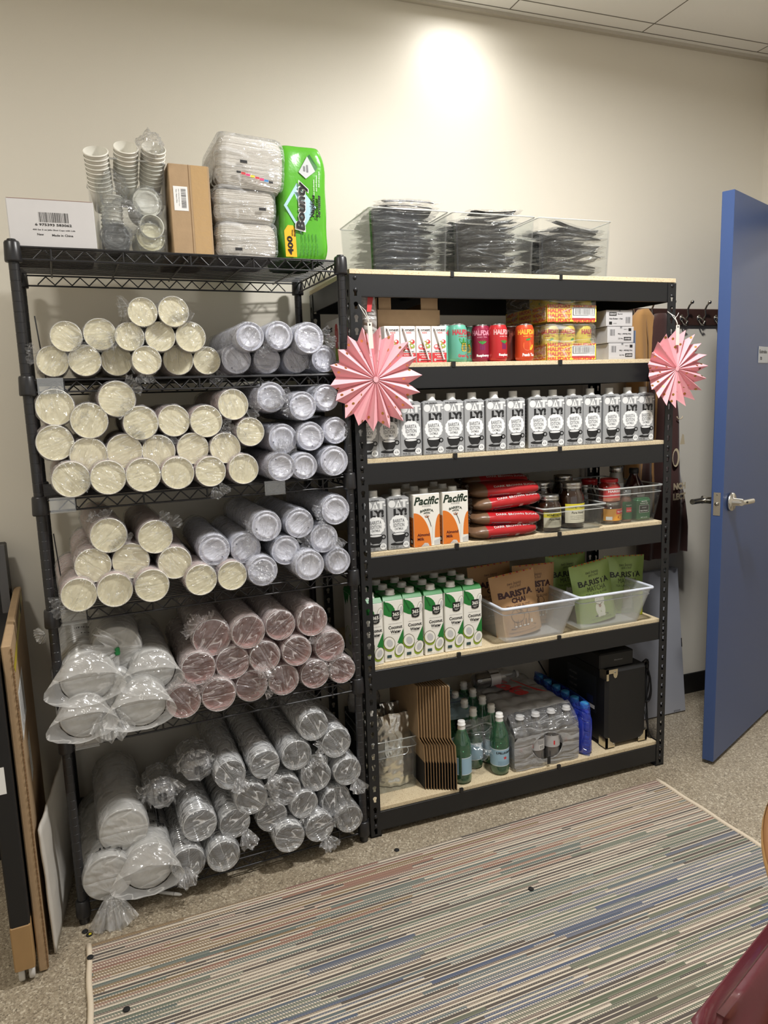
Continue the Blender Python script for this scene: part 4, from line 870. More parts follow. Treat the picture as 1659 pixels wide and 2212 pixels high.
# white bottle and snack boxes
b = MB(); b.lathe([(0, 0), (.036, .002), (.038, .01), (.038, .12), (.034, .135), (.024, .142)], JW, 30); b.lathe([(.026, .142), (.026, .158), (.024, .160), (0, .160)], CAPW, 26); W = cylw(.038); b.text(None, 'Organic', .012, .11, .04, .012, 1, INK, .04, warp=W); b.text(None, 'Protein', .012, .092, .04, .012, 1, INK, .04, warp=W); wrect(b, W, -.05, .05, .004, .022, 1, CGR); wrect(b, W, -.05, .05, .133, .135, 1, CGR)
o = b.build('protein_tub'); o.matrix_world = TR(atY(1279, 760, .11).x, .14, Z2); tag(o, 'white round tub with green band between yellow case and snack boxes', 'tub')
GB = mat('snack_box_grey', (186, 184, 184), .5)
def snack(M, label, flip):
    e = empty('snack_box', M); tag(e, label, 'box', 'white snack boxes'); b = MB(); w, d, h = .112, .16, .0565; b.box(0, w, 0, d, 0, h - .001, GB, bev=.0015)
    F = Frame((0, 0, 0)) if not flip else Frame((w, 0, h), (-1, 0, 0), (0, 0, -1)); F.N = Vector((0, -1, 0))
    b.rect(F, .012, .043, .036, .048, 1, BADGE); b.text(F, 'KERNUF', .0275, .042, .026, .006, 2, GB, .04); b.text(F, 'No 5.C', .058, .042, .02, .005, 1, INK, .03); b.text(F, 'Nut Butter : Oat', .041, .026, .056, .0055, 1, INK, .03); b.rect(F, .012, .024, .006, .016, 1, BADGE); b.text(F, '12 BARS', .036, .010, .016, .003, 1, INK)
    b.barcode(F, .082, .104, .010, .032, 1, INK, 12); b.rect(F, .001, w - .001, .0508, .0511, 1, GREYINK)
    b.build('carton', e); c = MB(); c.rect(Frame((w / 2 - .0, 0, 0)), -.004, .004, h - .006, h - .001, 2, GREYINK); c.build('lid_tab', e)
x0 = atY(1309, 760, .03).x
snack(TR(x0 + .008, .024, Z2), 'white snack bar box with upside down print, bottom of the stack of three', True); snack(TR(x0 + .003, .026, Z2 + .057), 'white snack bar box with upside down print, middle of the stack of three', True); snack(TR(x0 - .002, .028, Z2 + .114), 'white snack bar box with upright print, top of the stack of three', False)
b = MB(); b.box(x0 + .122, x0 + .126, .03, .20, Z2, Z2 + .10, mat('blue_grey_folder', (96, 110, 134), .5), M=TR(0, 0, 0)); o = b.build('folder'); tag(o, 'blue grey folder edge right of the snack box stack', 'folder')
# cardboard box on the third shelf right
b = MB(); b.box(1.148, 1.186, .06, .40, SZ[3] + .0005, SZ[3] + .165, CARD_D, bev=.002); o = b.build('cardboard_box'); tag(o, 'narrow brown cardboard box right of the last oat milk carton', 'box')
# ---- sugar bags ----
SUR = mat('sugar_bag_red', (172, 30, 36), .28, spec=.6, bump=.25, bscale=60, bdist=.002); SUB = mat('brown_sugar_through_film', (112, 84, 62), .35, spec=.6, bump=.4, bscale=90, bdist=.002); SUW = mat('sugar_label_white', (206, 206, 204), .4); SUBL = mat('sugar_label_blue', (40, 52, 92), .5)
GATH = film('sugar_gather_film', body=.25, crease=.2, bscale=60, milk=(.5, .45, .42))
def make_sugar():
    """pillow bag lying on its side, long axis X, text along the front edge"""
    e = empty('sugar_bag'); L, D, H = .262, .150, .047; b = MB(); NX, NA = 30, 28
    def P(u, a, k=0):   # u 0..1 along the bag, a angle around, 0 = front
        t = abs(2 * u - 1); env = (1 - t ** 5) ** .5 if t < 1 else 0
        s = .5 * (L + .0); ca, sa = cos(a), sin(a)
        yy = -(abs(ca) ** .8) * (1 if ca > 0 else -1) * D / 2 * (.55 + .45 * env); zz = (abs(sa) ** .75) * (1 if sa > 0 else -1) * H / 2 * 1.12 * max(.06, env)
        w = .0022 * nz3(u * 9, cos(a) * 3, sin(a) * 3)
        return Vector((u * L, D / 2 + yy - (w + .0004 * k) * ca, H / 2 + zz + w * .6 + (.0004 * k) * sa))
    for (u0, u1, m) in ((0, .20, SUB), (.20, .93, SUR), (.93, 1, GATH)):
        n = max(3, int(NX * (u1 - u0))); vs = []; fs = []
        for i in range(n + 1):
            for k in range(NA): vs.append(P(u0 + (u1 - u0) * i / n, 2 * pi * k / NA))
        for i in range(n):
            for k in range(NA): k2 = (k + 1) % NA; fs.append((i * NA + k, (i + 1) * NA + k, (i + 1) * NA + k2, i * NA + k2))
        b.add(vs, fs, m, True)
    W = lambda u, v, k: P(u / .195, v / .026, k)
    b.text(None, 'DARK BROWN SUGAR', .118, .0150, .118, .0068, 3, SUW, .01, warp=W)
    wrect(b, W, .045, .098, -.021, -.006, 2, SUW); wrect(b, W, .046, .052, -.020, -.007, 3, SUBL); wrect(b, W, .150, .176, -.021, -.009, 2, SUW)
    for i in range(13): wrect(b, W, .056 + i * .003, .0572 + i * .003 + .0006 * (i % 2), -.0195, -.0075, 3, SUBL, 1)
    wrect(b, W, .120, .130, -.018, -.008, 2, SUW); b.build('filled_bag', e)
    g = MB(); frill(g, L * .985, D / 2 - .01, H * .5, .022, .014, (1, -.25, .1), GATH, 3); g.build('gathered_end', e); g = MB(); frill(g, .006, D / 2 - .02, H * .45, .012, .03, (-1, -.2, 0), GATH, 5); g.build('gathered_end', e); return e
SUG = Kind(make_sugar)
zs = SZ[2] + .001
for (px, dz, Y, rz, ry, lb) in ((1026, 0, -.004, .02, -.0, 'red dark brown sugar bag at the very bottom of the pile'), (1027, .042, .012, -.06, .05, 'red dark brown sugar bag second from the bottom of the pile'), (1034, .084, .02, -.02, -.06, 'red dark brown sugar bag third from the bottom of the pile'), (1024, .128, .040, -.10, -.02, 'red dark brown sugar bag fourth from the bottom of the pile'), (1010, .152, .17, -.05, .03, 'dim red sugar bag behind and above the pile')):
    SUG.place(TR(atY(px, 1120, Y).x, Y, zs + dz + (.004 if dz else 0)) @ RZ(rz) @ RY(ry), lb, 'sugar bag', 'brown sugar bags')
SUG.place(TR(.42, .17, zs) @ RZ(.03), 'red sugar bag at the shelf behind the bottom bag', 'sugar bag', 'brown sugar bags'); SUG.place(TR(.43, .175, zs + .05) @ RZ(-.04), 'red sugar bag in the second layer behind the pile', 'sugar bag', 'brown sugar bags'); SUG.place(TR(.425, .172, zs + .101) @ RZ(.0), 'red sugar bag in the third layer behind the pile', 'sugar bag', 'brown sugar bags')
# ---- clear bins ----
ACR = clear('clear_acrylic', body=.006, gl_base=.045, edge=.14, gl_edge=.5); ACRE = clear('clear_acrylic_edge', body=.45, gl_base=.2, edge=.3, milk=(.85, .88, .87))
def bin_(name, label, cat, M, w, d, h, m, me, t=.002, taper=.02, lip=.006, group=None, band=None):
    e = empty(name, M); tag(e, label, cat, group); b = MB(); k = taper
    def ring(z, o): q = k * (1 - z / h) + o; return rrect(q, w - q, q, d - q, .012, 4)
    n = len(ring(0, 0)); vs = []; fs = []
    lv = [(0, t), (0, 0), (h * .5, 0), (h, 0), (h, t), (h * .5, t), (t, t)]
    for (z, o) in lv: vs += [(x, y, z) for x, y in ring(z, o)]
    for i in range(1, len(lv) - 1):
        for j in range(n): j2 = (j + 1) % n; fs.append((i * n + j, i * n + j2, (i + 1) * n + j2, (i + 1) * n + j))
    fs.append(tuple(range(n, 2 * n))[::-1]); fs.append(tuple(range(6 * n, 7 * n)))
    b.add(vs, fs, m, False); b.build('bin_body', e)
    r = MB(); r.tube([(x, y, h) for x, y in rrect(-lip * .3, w + lip * .3, -lip * .3, d + lip * .3, .013, 5)], lip * .5, me, 6, closed=True)
    if band: r.tube([(x, y, h * .82) for x, y in rrect(k * .18 - .001, w - k * .18 + .001, k * .18 - .001, d - k * .18 + .001, .013, 5)], .0016, me, 5, closed=True)
    r.build('bin_rim', e); return e
hb = bin_('clear_bin', 'low clear bin holding the honey jars', 'bin', TR(.668, -.004, SZ[2] + .0005), .262, .36, .088, ACR, ACRE, taper=.012, group='clear bins on the fourth shelf', band=True)
sb = bin_('clear_bin', 'deeper clear bin holding sauce jars and spice tins', 'bin', TR(.934, .014, SZ[2] + .0005), .266, .36, .134, ACR, ACRE, taper=.020, group='clear bins on the fourth shelf', band=True)
HON = mat('dark_honey', (44, 24, 12), .08, spec=.6, coat=.5); LIDS = mat('silver_jar_lid', (190, 188, 184), .25, .9); GLS = clear('jar_glass', body=.0, gl_base=.05, gl_edge=.5, edge=.05, milk=(.3, .3, .3))
def jar(x, y, z, r, h, label, lidm=LIDS, fill=HON, lab=None, name='honey_jar', group='honey jars in the clear bin'):
    e = empty(name, TR(x, y, z)); tag(e, label, 'jar', group); b = MB(); b.lathe([(0, 0), (r * .9, 0), (r, .006), (r, h * .66), (r * .92, h * .74), (r * .76, h * .82), (r * .76, h * .88)], fill, 32); b.lathe([(r * 1.01, .004), (r * 1.012, h * .67), (r * .93, h * .75), (r * .78, h * .83), (r * .78, h * .9)], GLS, 32); b.build('glass_jar', e)
    c = MB(); c.lathe([(r * .80, h * .86), (r * .83, h * .865), (r * .83, h * .90), (r * .80, h * .905), (r * .82, h * .91), (r * .82, h * .985), (r * .79, h), (r * .6, h), (r * .58, h - .001), (0, h - .001)], lidm, 36); c.build('lid', e)
    if lab:
        l = MB(); W = cylw(r * 1.02); lab(l, W, r, h); l.build('label', e)
    return e
HLY = mat('honey_label_yellow', (222, 208, 60), .5); HLC = mat('honey_label_cream', (214, 208, 186), .6)
def honlab(l, W, r, h):
    wrect(l, W, -r * 1.05, r * 1.05, h * .40, h * .54, 0, HLY, 14); wrect(l, W, -r * 1.05, r * 1.05, h * .12, h * .40, 0, HLC, 14)
    l.text(None, 'HONEY HOUSE', 0, h * .47, r * 1.5, h * .06, 1, INK, .03, warp=W); l.text(None, 'Pure Honey', 0, h * .34, r * 1.1, h * .065, 1, INK, .02, warp=W, shear=.2)
    for i in range(3): l.text(None, 'natural wildflower honey', 0, h * (.27 - .035 * i), r * 1.3, h * .02, 1, INK, warp=W)
zb = SZ[2] + .0030
for (px, Y, r, h, lb, lab) in ((1186, .050, .0415, .127, 'small dark honey jar with yellow label at the front of the bin', honlab), (1233, .075, .0470, .163, 'tall dark honey jar with yellow label right of the small one', honlab), (1170, .155, .0435, .160, 'unlabelled dark honey jar behind the small labelled jar', None), (1128, .235, .0435, .17, 'dark honey jar at the back beside the sugar bags', None), (1216, .205, .0435, .172, 'dark honey jar at the back behind the tall labelled jar', None), (1262, .17, .036, .135, 'dark honey jar in the back right of the bin', None)):
    jar(max(.722, atY(px, 1100, Y).x) if px > 1140 else .72 - .0, Y if px > 1140 else .41, zb if px > 1140 else SZ[2] + .001, r, h, lb, lab=lab)
RL = mat('red_jar_lid', (176, 28, 34), .3); HAR = mat('harissa_red', (140, 36, 28), .2, coat=.4); SAU = mat('dark_sauce', (60, 24, 18), .15, coat=.4); YLB = mat('jar_label_gold', (212, 150, 60), .5); PAS = mat('pale_paste', (190, 120, 96), .4)
def harl(l, W, r, h): wrect(l, W, -r * 1.2, r * 1.2, h * .20, h * .66, 0, JR, 14); l.text(None, 'HARISSA', 0, h * .48, r * 1.45, h * .10, 1, WHITE, .03, warp=W); l.text(None, 'hot chili paste', 0, h * .34, r * 1.1, h * .04, 1, WHITE, warp=W); wrect(l, W, -r * 1.2, r * 1.2, h * .05, h * .2, 0, PAS, 14)
def saul(l, W, r, h): wrect(l, W, -r * 1.25, r * 1.25, h * .14, h * .70, 0, YLB, 14); wrect(l, W, -r * .1, r * .95, h * .45, h * .68, 1, JR, 8); l.text(None, 'Red Chili', r * .42, h * .56, r * .8, h * .08, 2, WHITE, .02, warp=W); wdisc(l, W, r * .45, h * .30, r * .4, h * .10, 1, HAR, 12); wrect(l, W, -r * 1.0, -r * .45, h * .18, h * .34, 1, WHITE, 4)
xs = atY(1322, 1100, .06).x
jar(xs, .072, zb, .0420, .078, 'squat sauce jar with gold label under the harissa jar', lab=saul, fill=SAU, name='sauce_jar', group='jars in the deeper clear bin')
jar(xs - .004, .074, zb + .0785, .0390, .084, 'harissa jar with red lid stacked on the squat sauce jar', lidm=RL, fill=HAR, lab=harl, name='sauce_jar', group='jars in the deeper clear bin')
jar(atY(1283, 1080, .16).x, .19, zb, .037, .150, 'red lidded jar at the back left of the deeper bin', lidm=RL, fill=SAU, name='sauce_jar', group='jars in the deeper clear bin')
def bottle(b, prof, m, seg=30, M=None): b.lathe(prof, m, seg, M)
e = empty('condiment_bottle', TR(atY(1334, 1060, .16).x + .004, .175, zb)); tag(e, 'clear bottle with silver lid standing behind the harissa jar', 'bottle', 'bottles in the deeper clear bin'); b = MB(); b.lathe([(0, 0), (.027, .002), (.028, .14), (.024, .16), (.022, .175)], mat('pale_contents', (150, 146, 138), .3, coat=.5), 28); W = cylw(.0285); wrect(b, W, -.03, .03, .05, .13, 0, SUW, 12); b.build('bottle_body', e); c = MB(); c.lathe([(.024, .170), (.0255, .172), (.0255, .192), (.024, .194), (0, .194)], LIDS, 28); c.build('lid', e)
e = empty('condiment_bottle', TR(atY(1374, 1060, .14).x, .155, zb)); tag(e, 'dark sauce bottle with black cap and sloping shoulders', 'bottle', 'bottles in the deeper clear bin'); b = MB(); pr_ = [(0, 0), (.038, .002), (.040, .01), (.040, .09), (.036, .115), (.024, .14), (.016, .155), (.015, .168)]; b.lathe(pr_, SAU, 30); b.lathe([(r_ * 1.03, z_) for r_, z_ in pr_[1:]], GLS, 30); W = cylw(.0415); wrect(b, W, -.015, .04, .045, .085, 0, SUW, 12); b.build('bottle_body', e); c = MB(); c.lathe([(.017, .163), (.018, .165), (.018, .182), (.016, .184), (0, .184)], BADGE, 24); c.build('cap', e)
GRT = mat('spice_green', (34, 92, 56), .4)
xt = atY(1391, 1110, .045).x
b = MB(); b.box(-.031, .031, 0, .036, 0, .078, GRT, bev=.004); b.box(-.027, .027, .003, .033, .078, .082, GRT, bev=.003); F = Frame((0, 0, 0)); b.text(F, 'Trader', -.004, .074, .03, .005, 1, WHITE, .02) if False else b.text(F, 'SMOOTH', 0, .070, .026, .005, 1, WHITE, .02); b.text(F, 'Smoked Salt', 0, .063, .036, .005, 1, WHITE, .02); b.rect(F, -.022, .022, .028, .056, 1, WHITE); b.rect(F, -.021, .021, .029, .055, 2, BADGE); b.text(F, 'Black Pepper', 0, .035, .034, .005, 3, WHITE, .03); b.text(F, 'GROUND', 0, .047, .02, .004, 3, WHITE); b.text(F, 'NET 4 OZ', 0, .010, .03, .004, 1, WHITE)
o = b.build('spice_tin'); o.matrix_world = TR(xt, .045, zb); tag(o, 'green spice tin with a black pepper label at the right front', 'spice tin')
e = empty('spice_bottle', TR(atY(1361, 1110, .04).x - .004, .062, zb)); tag(e, 'small clear spice bottle with green and red label', 'spice bottle'); b = MB(); b.lathe([(0, 0), (.0215, .001), (.022, .004), (.022, .078), (.017, .088), (.015, .096)], mat('spice_brown', (92, 58, 42), .5), 26); b.lathe([(.0225, .003), (.0228, .079), (.018, .09)], GLS, 26); b.build('bottle_body', e); c = MB(); c.lathe([(.018, .094), (.019, .096), (.019, .118), (0, .118)], clear('smoky_cap', tint=(.6, .6, .6), body=.3, milk=(.3, .32, .32)), 22); c.build('cap', e); l = MB(); W = cylw(.023); wrect(l, W, -.026, .026, .010, .075, 0, GRT, 12); wrect(l, W, -.012, .012, .036, .054, 1, JR); l.text(None, 'Smoked Salt', 0, .062, .024, .004, 1, WHITE, warp=W); l.text(None, 'Red Pepper', 0, .043, .02, .004, 2, WHITE, warp=W); l.build('label', e)
jar(.962, .30, zb, .036, .14, 'dark jar at the far back left of the deeper bin', fill=SAU, name='sauce_jar', group='jars in the deeper clear bin')

# ---- frosted bins with pouches ----
PP = clear('frosted_polypropylene', body=.22, milk=(.80, .83, .87), gl_base=.07, rough=.22, edge=.35); PPR = mat('polypropylene_rim', (214, 220, 232), .3)
zc = SZ[1] + .0005
b1 = bin_('frosted_bin', 'frosted plastic bin holding the brown chai pouches', 'bin', TR(.500, -.018, zc), .303, .335, .135, PP, PPR, t=.003, taper=.034, lip=.011, group='frosted bins on the fifth shelf', band=True)
b2 = bin_('frosted_bin', 'frosted plastic bin holding the green matcha pouches', 'bin', TR(.812, -.018, zc), .320, .335, .135, PP, PPR, t=.003, taper=.034, lip=.011, group='frosted bins on the fifth shelf', band=True)
CHAI = mat('chai_kraft_pouch', (186, 146, 104), .55, spec=.4, bump=.35, bscale=22, bdist=.004); MATC = mat('matcha_green_pouch', (142, 166, 92), .32, spec=.6, metal=.15, bump=.35, bscale=22, bdist=.004); PCHB = mat('chai_print_brown', (62, 30, 34), .5); MTK = mat('matcha_print_black', (34, 38, 30), .5)
MULTI = [mat('stripe_%d' % i, c, .5) for i, c in enumerate(((60, 50, 90), (180, 60, 60), (60, 110, 110), (210, 150, 60)))]
def make_pouch(kind):
    def mk():
        e = empty(kind + '_pouch'); b = MB(); w, h = .186, .222; m = CHAI if kind == 'chai' else MATC; NX, NZ = 14, 18
        def S(u, v, side, k=0):
            U = u / w; V = v / h; dpt = .036 * (1 - V) ** .6 * (1 - abs(2 * U - 1) ** 3) + .0012 + .003 * nz3(u * 22, v * 18, side * 3.0 + (5 if kind == 'chai' else 0)) * (1 if 0.05 < V < .9 else .2)
            taper = 1 - .03 * sin(pi * V); return Vector(((u - w / 2) * taper, -side * (dpt + .0003 * k), v))
        for side in (1, -1):
            vs = [S(w * i / NX, h * j / NZ, side) for j in range(NZ + 1) for i in range(NX + 1)]; fs = []
            for j in range(NZ):
                for i in range(NX): q = j * (NX + 1) + i; f = (q, q + 1, q + NX + 2, q + NX + 1); fs.append(f if side > 0 else f[::-1])
            b.add(vs, fs, m, True)
        b.add([S(w * i / NX, 0, s) for s in (1, -1) for i in range(NX + 1)], [(i, i + NX + 1, i + NX + 2, i + 1) for i in range(NX)], m)
        W = lambda u, v, k: S(u + w / 2, v, 1, k); ik = PCHB if kind == 'chai' else MTK
        for z in (.203, .209): wrect(b, W, -.08, .08, z, z + .0008, 1, ik if False else m, 10)
        for i in range(24): wrect(b, W, -.084 + i * .007, -.0775 + i * .007, .2175, .222, 1, MULTI[(i * 7) % 4] if i % 2 else m, 1)
        b.text(None, 'two leaves', 0, .186, .060, .011, 1, ik, .0, warp=W, shear=.25); b.text(None, 'and a bud', .002, .175, .046, .010, 1, ik, .0, warp=W, shear=.25)
        b.text(None, 'BARISTA', 0, .149, .142, .024 if kind == 'chai' else .022, 1, ik, .055 if kind == 'chai' else .03, warp=W)
        b.text(None, 'CHAI' if kind == 'chai' else 'MATCHA', .004, .125, .058 if kind == 'chai' else .086, .019, 1, ik, .05 if kind == 'chai' else -.0, warp=W); b.text(None, 'TEA LATTE BLEND', 0, .106, .100, .008, 1, ik, .0, warp=W)
        def line(pts, r=.0007, mm=None): b.tube([W(u, v, 3) for u, v in pts], r, mm or ik, 4)
        if kind == 'chai':   # line drawing of a standing elephant with a cup
            wdisc(b, W, .006, .026, .052, .006, 1, ik, 24)
            for cx, cy, rx, ry in ((-.012, .070, .026, .024), (.016, .088, .015, .014), (-.002, .092, .010, .013)): line([(cx + rx * cos(a), cy + ry * sin(a)) for a in [2 * pi * i / 20 for i in range(21)]])
            for lx in (-.030, -.014, .004, .018): line([(lx, .055), (lx - .002, .030), (lx + .009, .030), (lx + .010, .052)]); wdisc(b, W, lx + .004, .032, .005, .003, 2, PAC, 8)
            line([(.028, .082), (.034, .066), (.030, .050), (.036, .044), (.040, .050)]); wrect(b, W, .036, .046, .036, .048, 2, PAC, 3)
            b.text(None, 'PREMIUM CHAI LATTE BLEND', 0, .012, .11, .005, 1, ik, warp=W)
        else:                # white sitting cat figure with raised paw
            wt = mat('cat_print_white', (222, 222, 206), .5)
            wdisc(b, W, .002, .022, .032, .005, 1, ik, 20); wdisc(b, W, 0, .046, .022, .028, 2, wt); wdisc(b, W, 0, .080, .018, .015, 3, wt); wdisc(b, W, .020, .078, .006, .018, 2, wt, 12, rot=-.2)
            for s_ in (-1, 1): wpoly(b, W, [(s_ * .006, .090), (s_ * .012, .101), (s_ * .016, .086)], 3, wt); wdisc(b, W, s_ * .010, .0225, .008, .005, 3, wt, 10); line([(s_ * .010, .083), (s_ * .006, .085), (s_ * .004, .083)], .0005)
            line([(-.014, .068), (0, .062), (.014, .068)], .0012, PCHB); wdisc(b, W, 0, .058, .006, .006, 4, mat('medal', (150, 110, 90), .5), 12); line([(-.002, .078), (0, .076), (.002, .078)], .0005)
            b.text(None, 'MATCHA GREEN TEA BLEND', 0, .012, .09, .005, 1, ik, warp=W)
        b.build('filled_pouch', e); return e
    return mk
CH = Kind(make_pouch('chai')); MT = Kind(make_pouch('matcha'))
def pouch(K, px, py, Y, z, rx, rz, ry, lb, grp, cat='tea pouch'):
    K.place(TR(px, Y, zc + z) @ RZ(rz) @ RX(rx) @ RY(ry), lb, cat, grp)
pouch(CH, .625, 0, .085, .006, -.10, -.02, -.10, 'brown chai tea pouch at the front of its bin, tilted left', 'brown chai pouches'); pouch(CH, .735, 0, .170, .006, -.04, .02, .03, 'brown chai tea pouch behind and right of the tilted one', 'brown chai pouches'); pouch(CH, .600, 0, .250, .006, -.02, .04, -.03, 'dim brown chai tea pouch at the back left of its bin', 'brown chai pouches')
pouch(MT, .965, 0, .090, .006, -.12, .04, -.10, 'green matcha tea pouch at the front of its bin, leaning', 'green matcha pouches'); pouch(MT, 1.130, 0, .150, .000, -.06, -.05, .06, 'green matcha tea pouch at the right behind the leaning one', 'green matcha pouches'); pouch(MT, .925, 0, .235, .012, -.02, .02, .0, 'green matcha tea pouch at the back left of its bin', 'green matcha pouches')
b = MB(); b.box(0, .012, 0, .05, 0, .100, mat('lime_packet', (206, 214, 40), .4), bev=.003); b.text(Frame((0, 0, 0)), 'TEA', .006, .06, None, .006, 1, INK, .02, rot=pi / 2); o = b.build('tea_packet'); o.matrix_world = TR(atY(1391, 1335, .055).x, .075, zc); tag(o, 'narrow lime yellow packet standing right of the matcha bin', 'packet')

# ---- top clear bins of wrapped cutlery ----
CUT = mat('black_plastic_cutlery', (14, 14, 16), .25, spec=.6); CFI = film('cutlery_film', body=.0, crease=.16, bscale=34, edge=.12, gloss=.9, bstr=1.0, rough=.10)
def make_cutlery(sd):
    e = empty('wrapped_cutlery_set'); b = MB(); rnd = random.Random(sd)
    for q, dy in enumerate((-.012, 0, .012)):
        pts = []; L = .165
        def sec(t): return .0055 + (.0090 if q != 2 else .005) * max(0, (t - .68) / .32) ** .7 * (1 - max(0, (t - .9) / .1) ** 2) + .0012 * (t < .1)
        vs = []; fs = []; n = 16
        for i in range(n + 1):
            t = i / n; x = -L / 2 + L * t; w = sec(t); z = .004 * sin(t * 3) + .0015 * q
            vs += [(x, dy - w, z), (x, dy - w * .5, z + .0016), (x, dy + w * .5, z + .0016), (x, dy + w, z), (x, dy, z - .001)]
        for i in range(n):
            for k in range(5): k2 = (k + 1) % 5; fs.append((i * 5 + k, (i + 1) * 5 + k, (i + 1) * 5 + k2, i * 5 + k2))
        fs += [(4, 3, 2, 1, 0), tuple(n * 5 + k for k in range(5))]; b.add(vs, fs, CUT, True)
    b.build('cutlery', e)
    f = MB(); NX, NA = 22, 14; vs = []; fs = []; L = .215
    for i in range(NX + 1):
        t = i / NX; env = min(1, 6 * t, 6 * (1 - t)) ** .6
        for k in range(NA):
            a = 2 * pi * k / NA; w = 1 + .25 * nz3(t * 14 + sd * 5, cos(a) * 2, sin(a) * 2)
            vs.append((-L / 2 + L * t, .027 * cos(a) * (.85 + .15 * env) * w + .002 * nz3(t * 30, a, sd), .002 + (.0072 * env * w + .0006) * sin(a) + .004 * nz3(t * 8, sd * 3.1, 1)))
    for i in range(NX):
        for k in range(NA): k2 = (k + 1) % NA; fs.append((i * NA + k, (i + 1) * NA + k, (i + 1) * NA + k2, i * NA + k2))
    f.add(vs, fs, CFI, True); f.build('film_wrapper', e); return e
CK = [Kind(lambda s_=s_: make_cutlery(s_)) for s_ in range(4)]
zt = SZ[5] + .0005
for bi, (x0, x1, lb, n) in enumerate(((.084, .345, 'left tall clear bin of wrapped cutlery on top of the rack', 16), (.362, .660, 'middle tall clear bin of wrapped cutlery on top of the rack', 15), (.676, .962, 'right tall clear bin of wrapped cutlery on top of the rack', 13))):
    bin_('cutlery_bin', lb, 'bin', TR(x0, .03, zt), x1 - x0, .305, .185, ACR, ACRE, taper=.006, lip=.004, group='clear cutlery bins')
    rnd = random.Random(bi + 5); cx = (x0 + x1) / 2
    for row in range(5):
        for lv in range(n - (1 if row else 0)):
            a = rnd.gauss(0, .05) if bi == 0 else rnd.gauss(0, .13)
            if bi == 2 and rnd.random() < .25: a = rnd.uniform(-.5, .5)
            tilt = a if row == 0 else a * .5
            M = TR(cx + rnd.uniform(-.01, .01) + (.02 if bi == 2 and row == 0 else 0), .068 + row * .0555 + rnd.uniform(-.006, .006), zt + .014 + lv * .0132 + rnd.uniform(0, .003)) @ RY(tilt * (.5 if lv < 2 else 1)) @ RZ(rnd.gauss(0, .05)) @ RX(rnd.uniform(-.25, .25)) @ RY(pi * rnd.choice((0, 1)))
            CK[rnd.randrange(4)].place(M, ['wrapped black cutlery set lying in the left clear bin', 'wrapped black cutlery set lying in the middle clear bin', 'wrapped black cutlery set lying in the right clear bin'][bi], 'cutlery set', ['cutlery sets in the left bin', 'cutlery sets in the middle bin', 'cutlery sets in the right bin'][bi])

# ---- bottom shelf ----
z0 = SZ[0] + .0005
FOIL = mat('silver_foil', (232, 229, 220), .22, .9, bump=.5, bscale=40, bdist=.004)
def foil(M, w, h, label, seed):
    b = MB(); vs = []; fs = []; NX, NZ = 28, 46
    for s in (1, -1):
        base = len(vs)
        for j in range(NZ + 1):
            for i in range(NX + 1):
                U, V = i / NX, j / NZ; dpt = .040 * (1 - abs(2 * U - 1) ** 2.5) * (1 - V ** 3) + .002
                dpt += .012 * nz3(U * 4 + seed, V * 4, s) + .005 * nz3(U * 9 + seed, V * 12, s * 2) + .006 * abs(nz3(U * 5 + V * 6 + seed, V * 16 - U * 9, s)) ** .8
                vs.append(((U - .5) * w * (1 - .05 * V), -s * dpt * .7, V * h))
        for j in range(NZ):
            for i in range(NX): q = base + j * (NX + 1) + i; f = (q, q + 1, q + NX + 2, q + NX + 1); fs.append(f if s > 0 else f[::-1])
    b.add(vs, fs, FOIL, True); o = b.build('foil_bag'); o.matrix_world = M; tag(o, label, 'foil bag', 'silver foil bags in the bottom bin')
foil(TR(.145, .135, z0 + .003) @ RX(-.03), .130, .255, 'tall silver foil bag at the front of the bottom clear bin', 1.0); foil(TR(.078, .200, z0 + .003), .10, .255, 'silver foil bag behind the left upright in the bottom bin', 4.0); foil(TR(.170, .23, z0 + .003), .09, .26, 'dull silver foil bag at the back right of the bottom bin', 8.0)
bin_('clear_bin', 'clear bin with cut handle holding foil bags on the bottom shelf', 'bin', TR(.040, .080, z0), .170, .30, .190, ACR, ACRE, taper=.004, lip=.004, band=True)
b = MB(); b.tube([(.06, .078, z0 + .160), (.16, .078, z0 + .160)] + [(.16 + .014 * sin(a), .078, z0 + .146 + .014 * cos(a)) for a in [pi * i / 8 for i in range(9)]] + [(.06, .078, z0 + .132)], .0013, ACRE, 5); hnd = b.build('handle_cutout'); hnd.parent = [o for o in bpy.data.objects if o.get('label', '').startswith('clear bin with cut')][0]; hnd.matrix_parent_inverse = TR(-.040, -.080, -z0)
b = MB()
for i in range(3): b.lathe([(.0, 0), (.02, .01), (.024, .05), (.012, .09), (.014, .11)], BAGW, 14, TR(.06 + i * .04, .33, z0 + .20), wob=lambda a, h: 1 + .3 * nz3(a, h * 30, i))
b.box(.045, .175, .27, .40, z0, z0 + .20, mat('black_carton', (24, 24, 26), .5)); o = b.build('black_box'); tag(o, 'black box with film scraps at the back left of the bottom shelf', 'box')
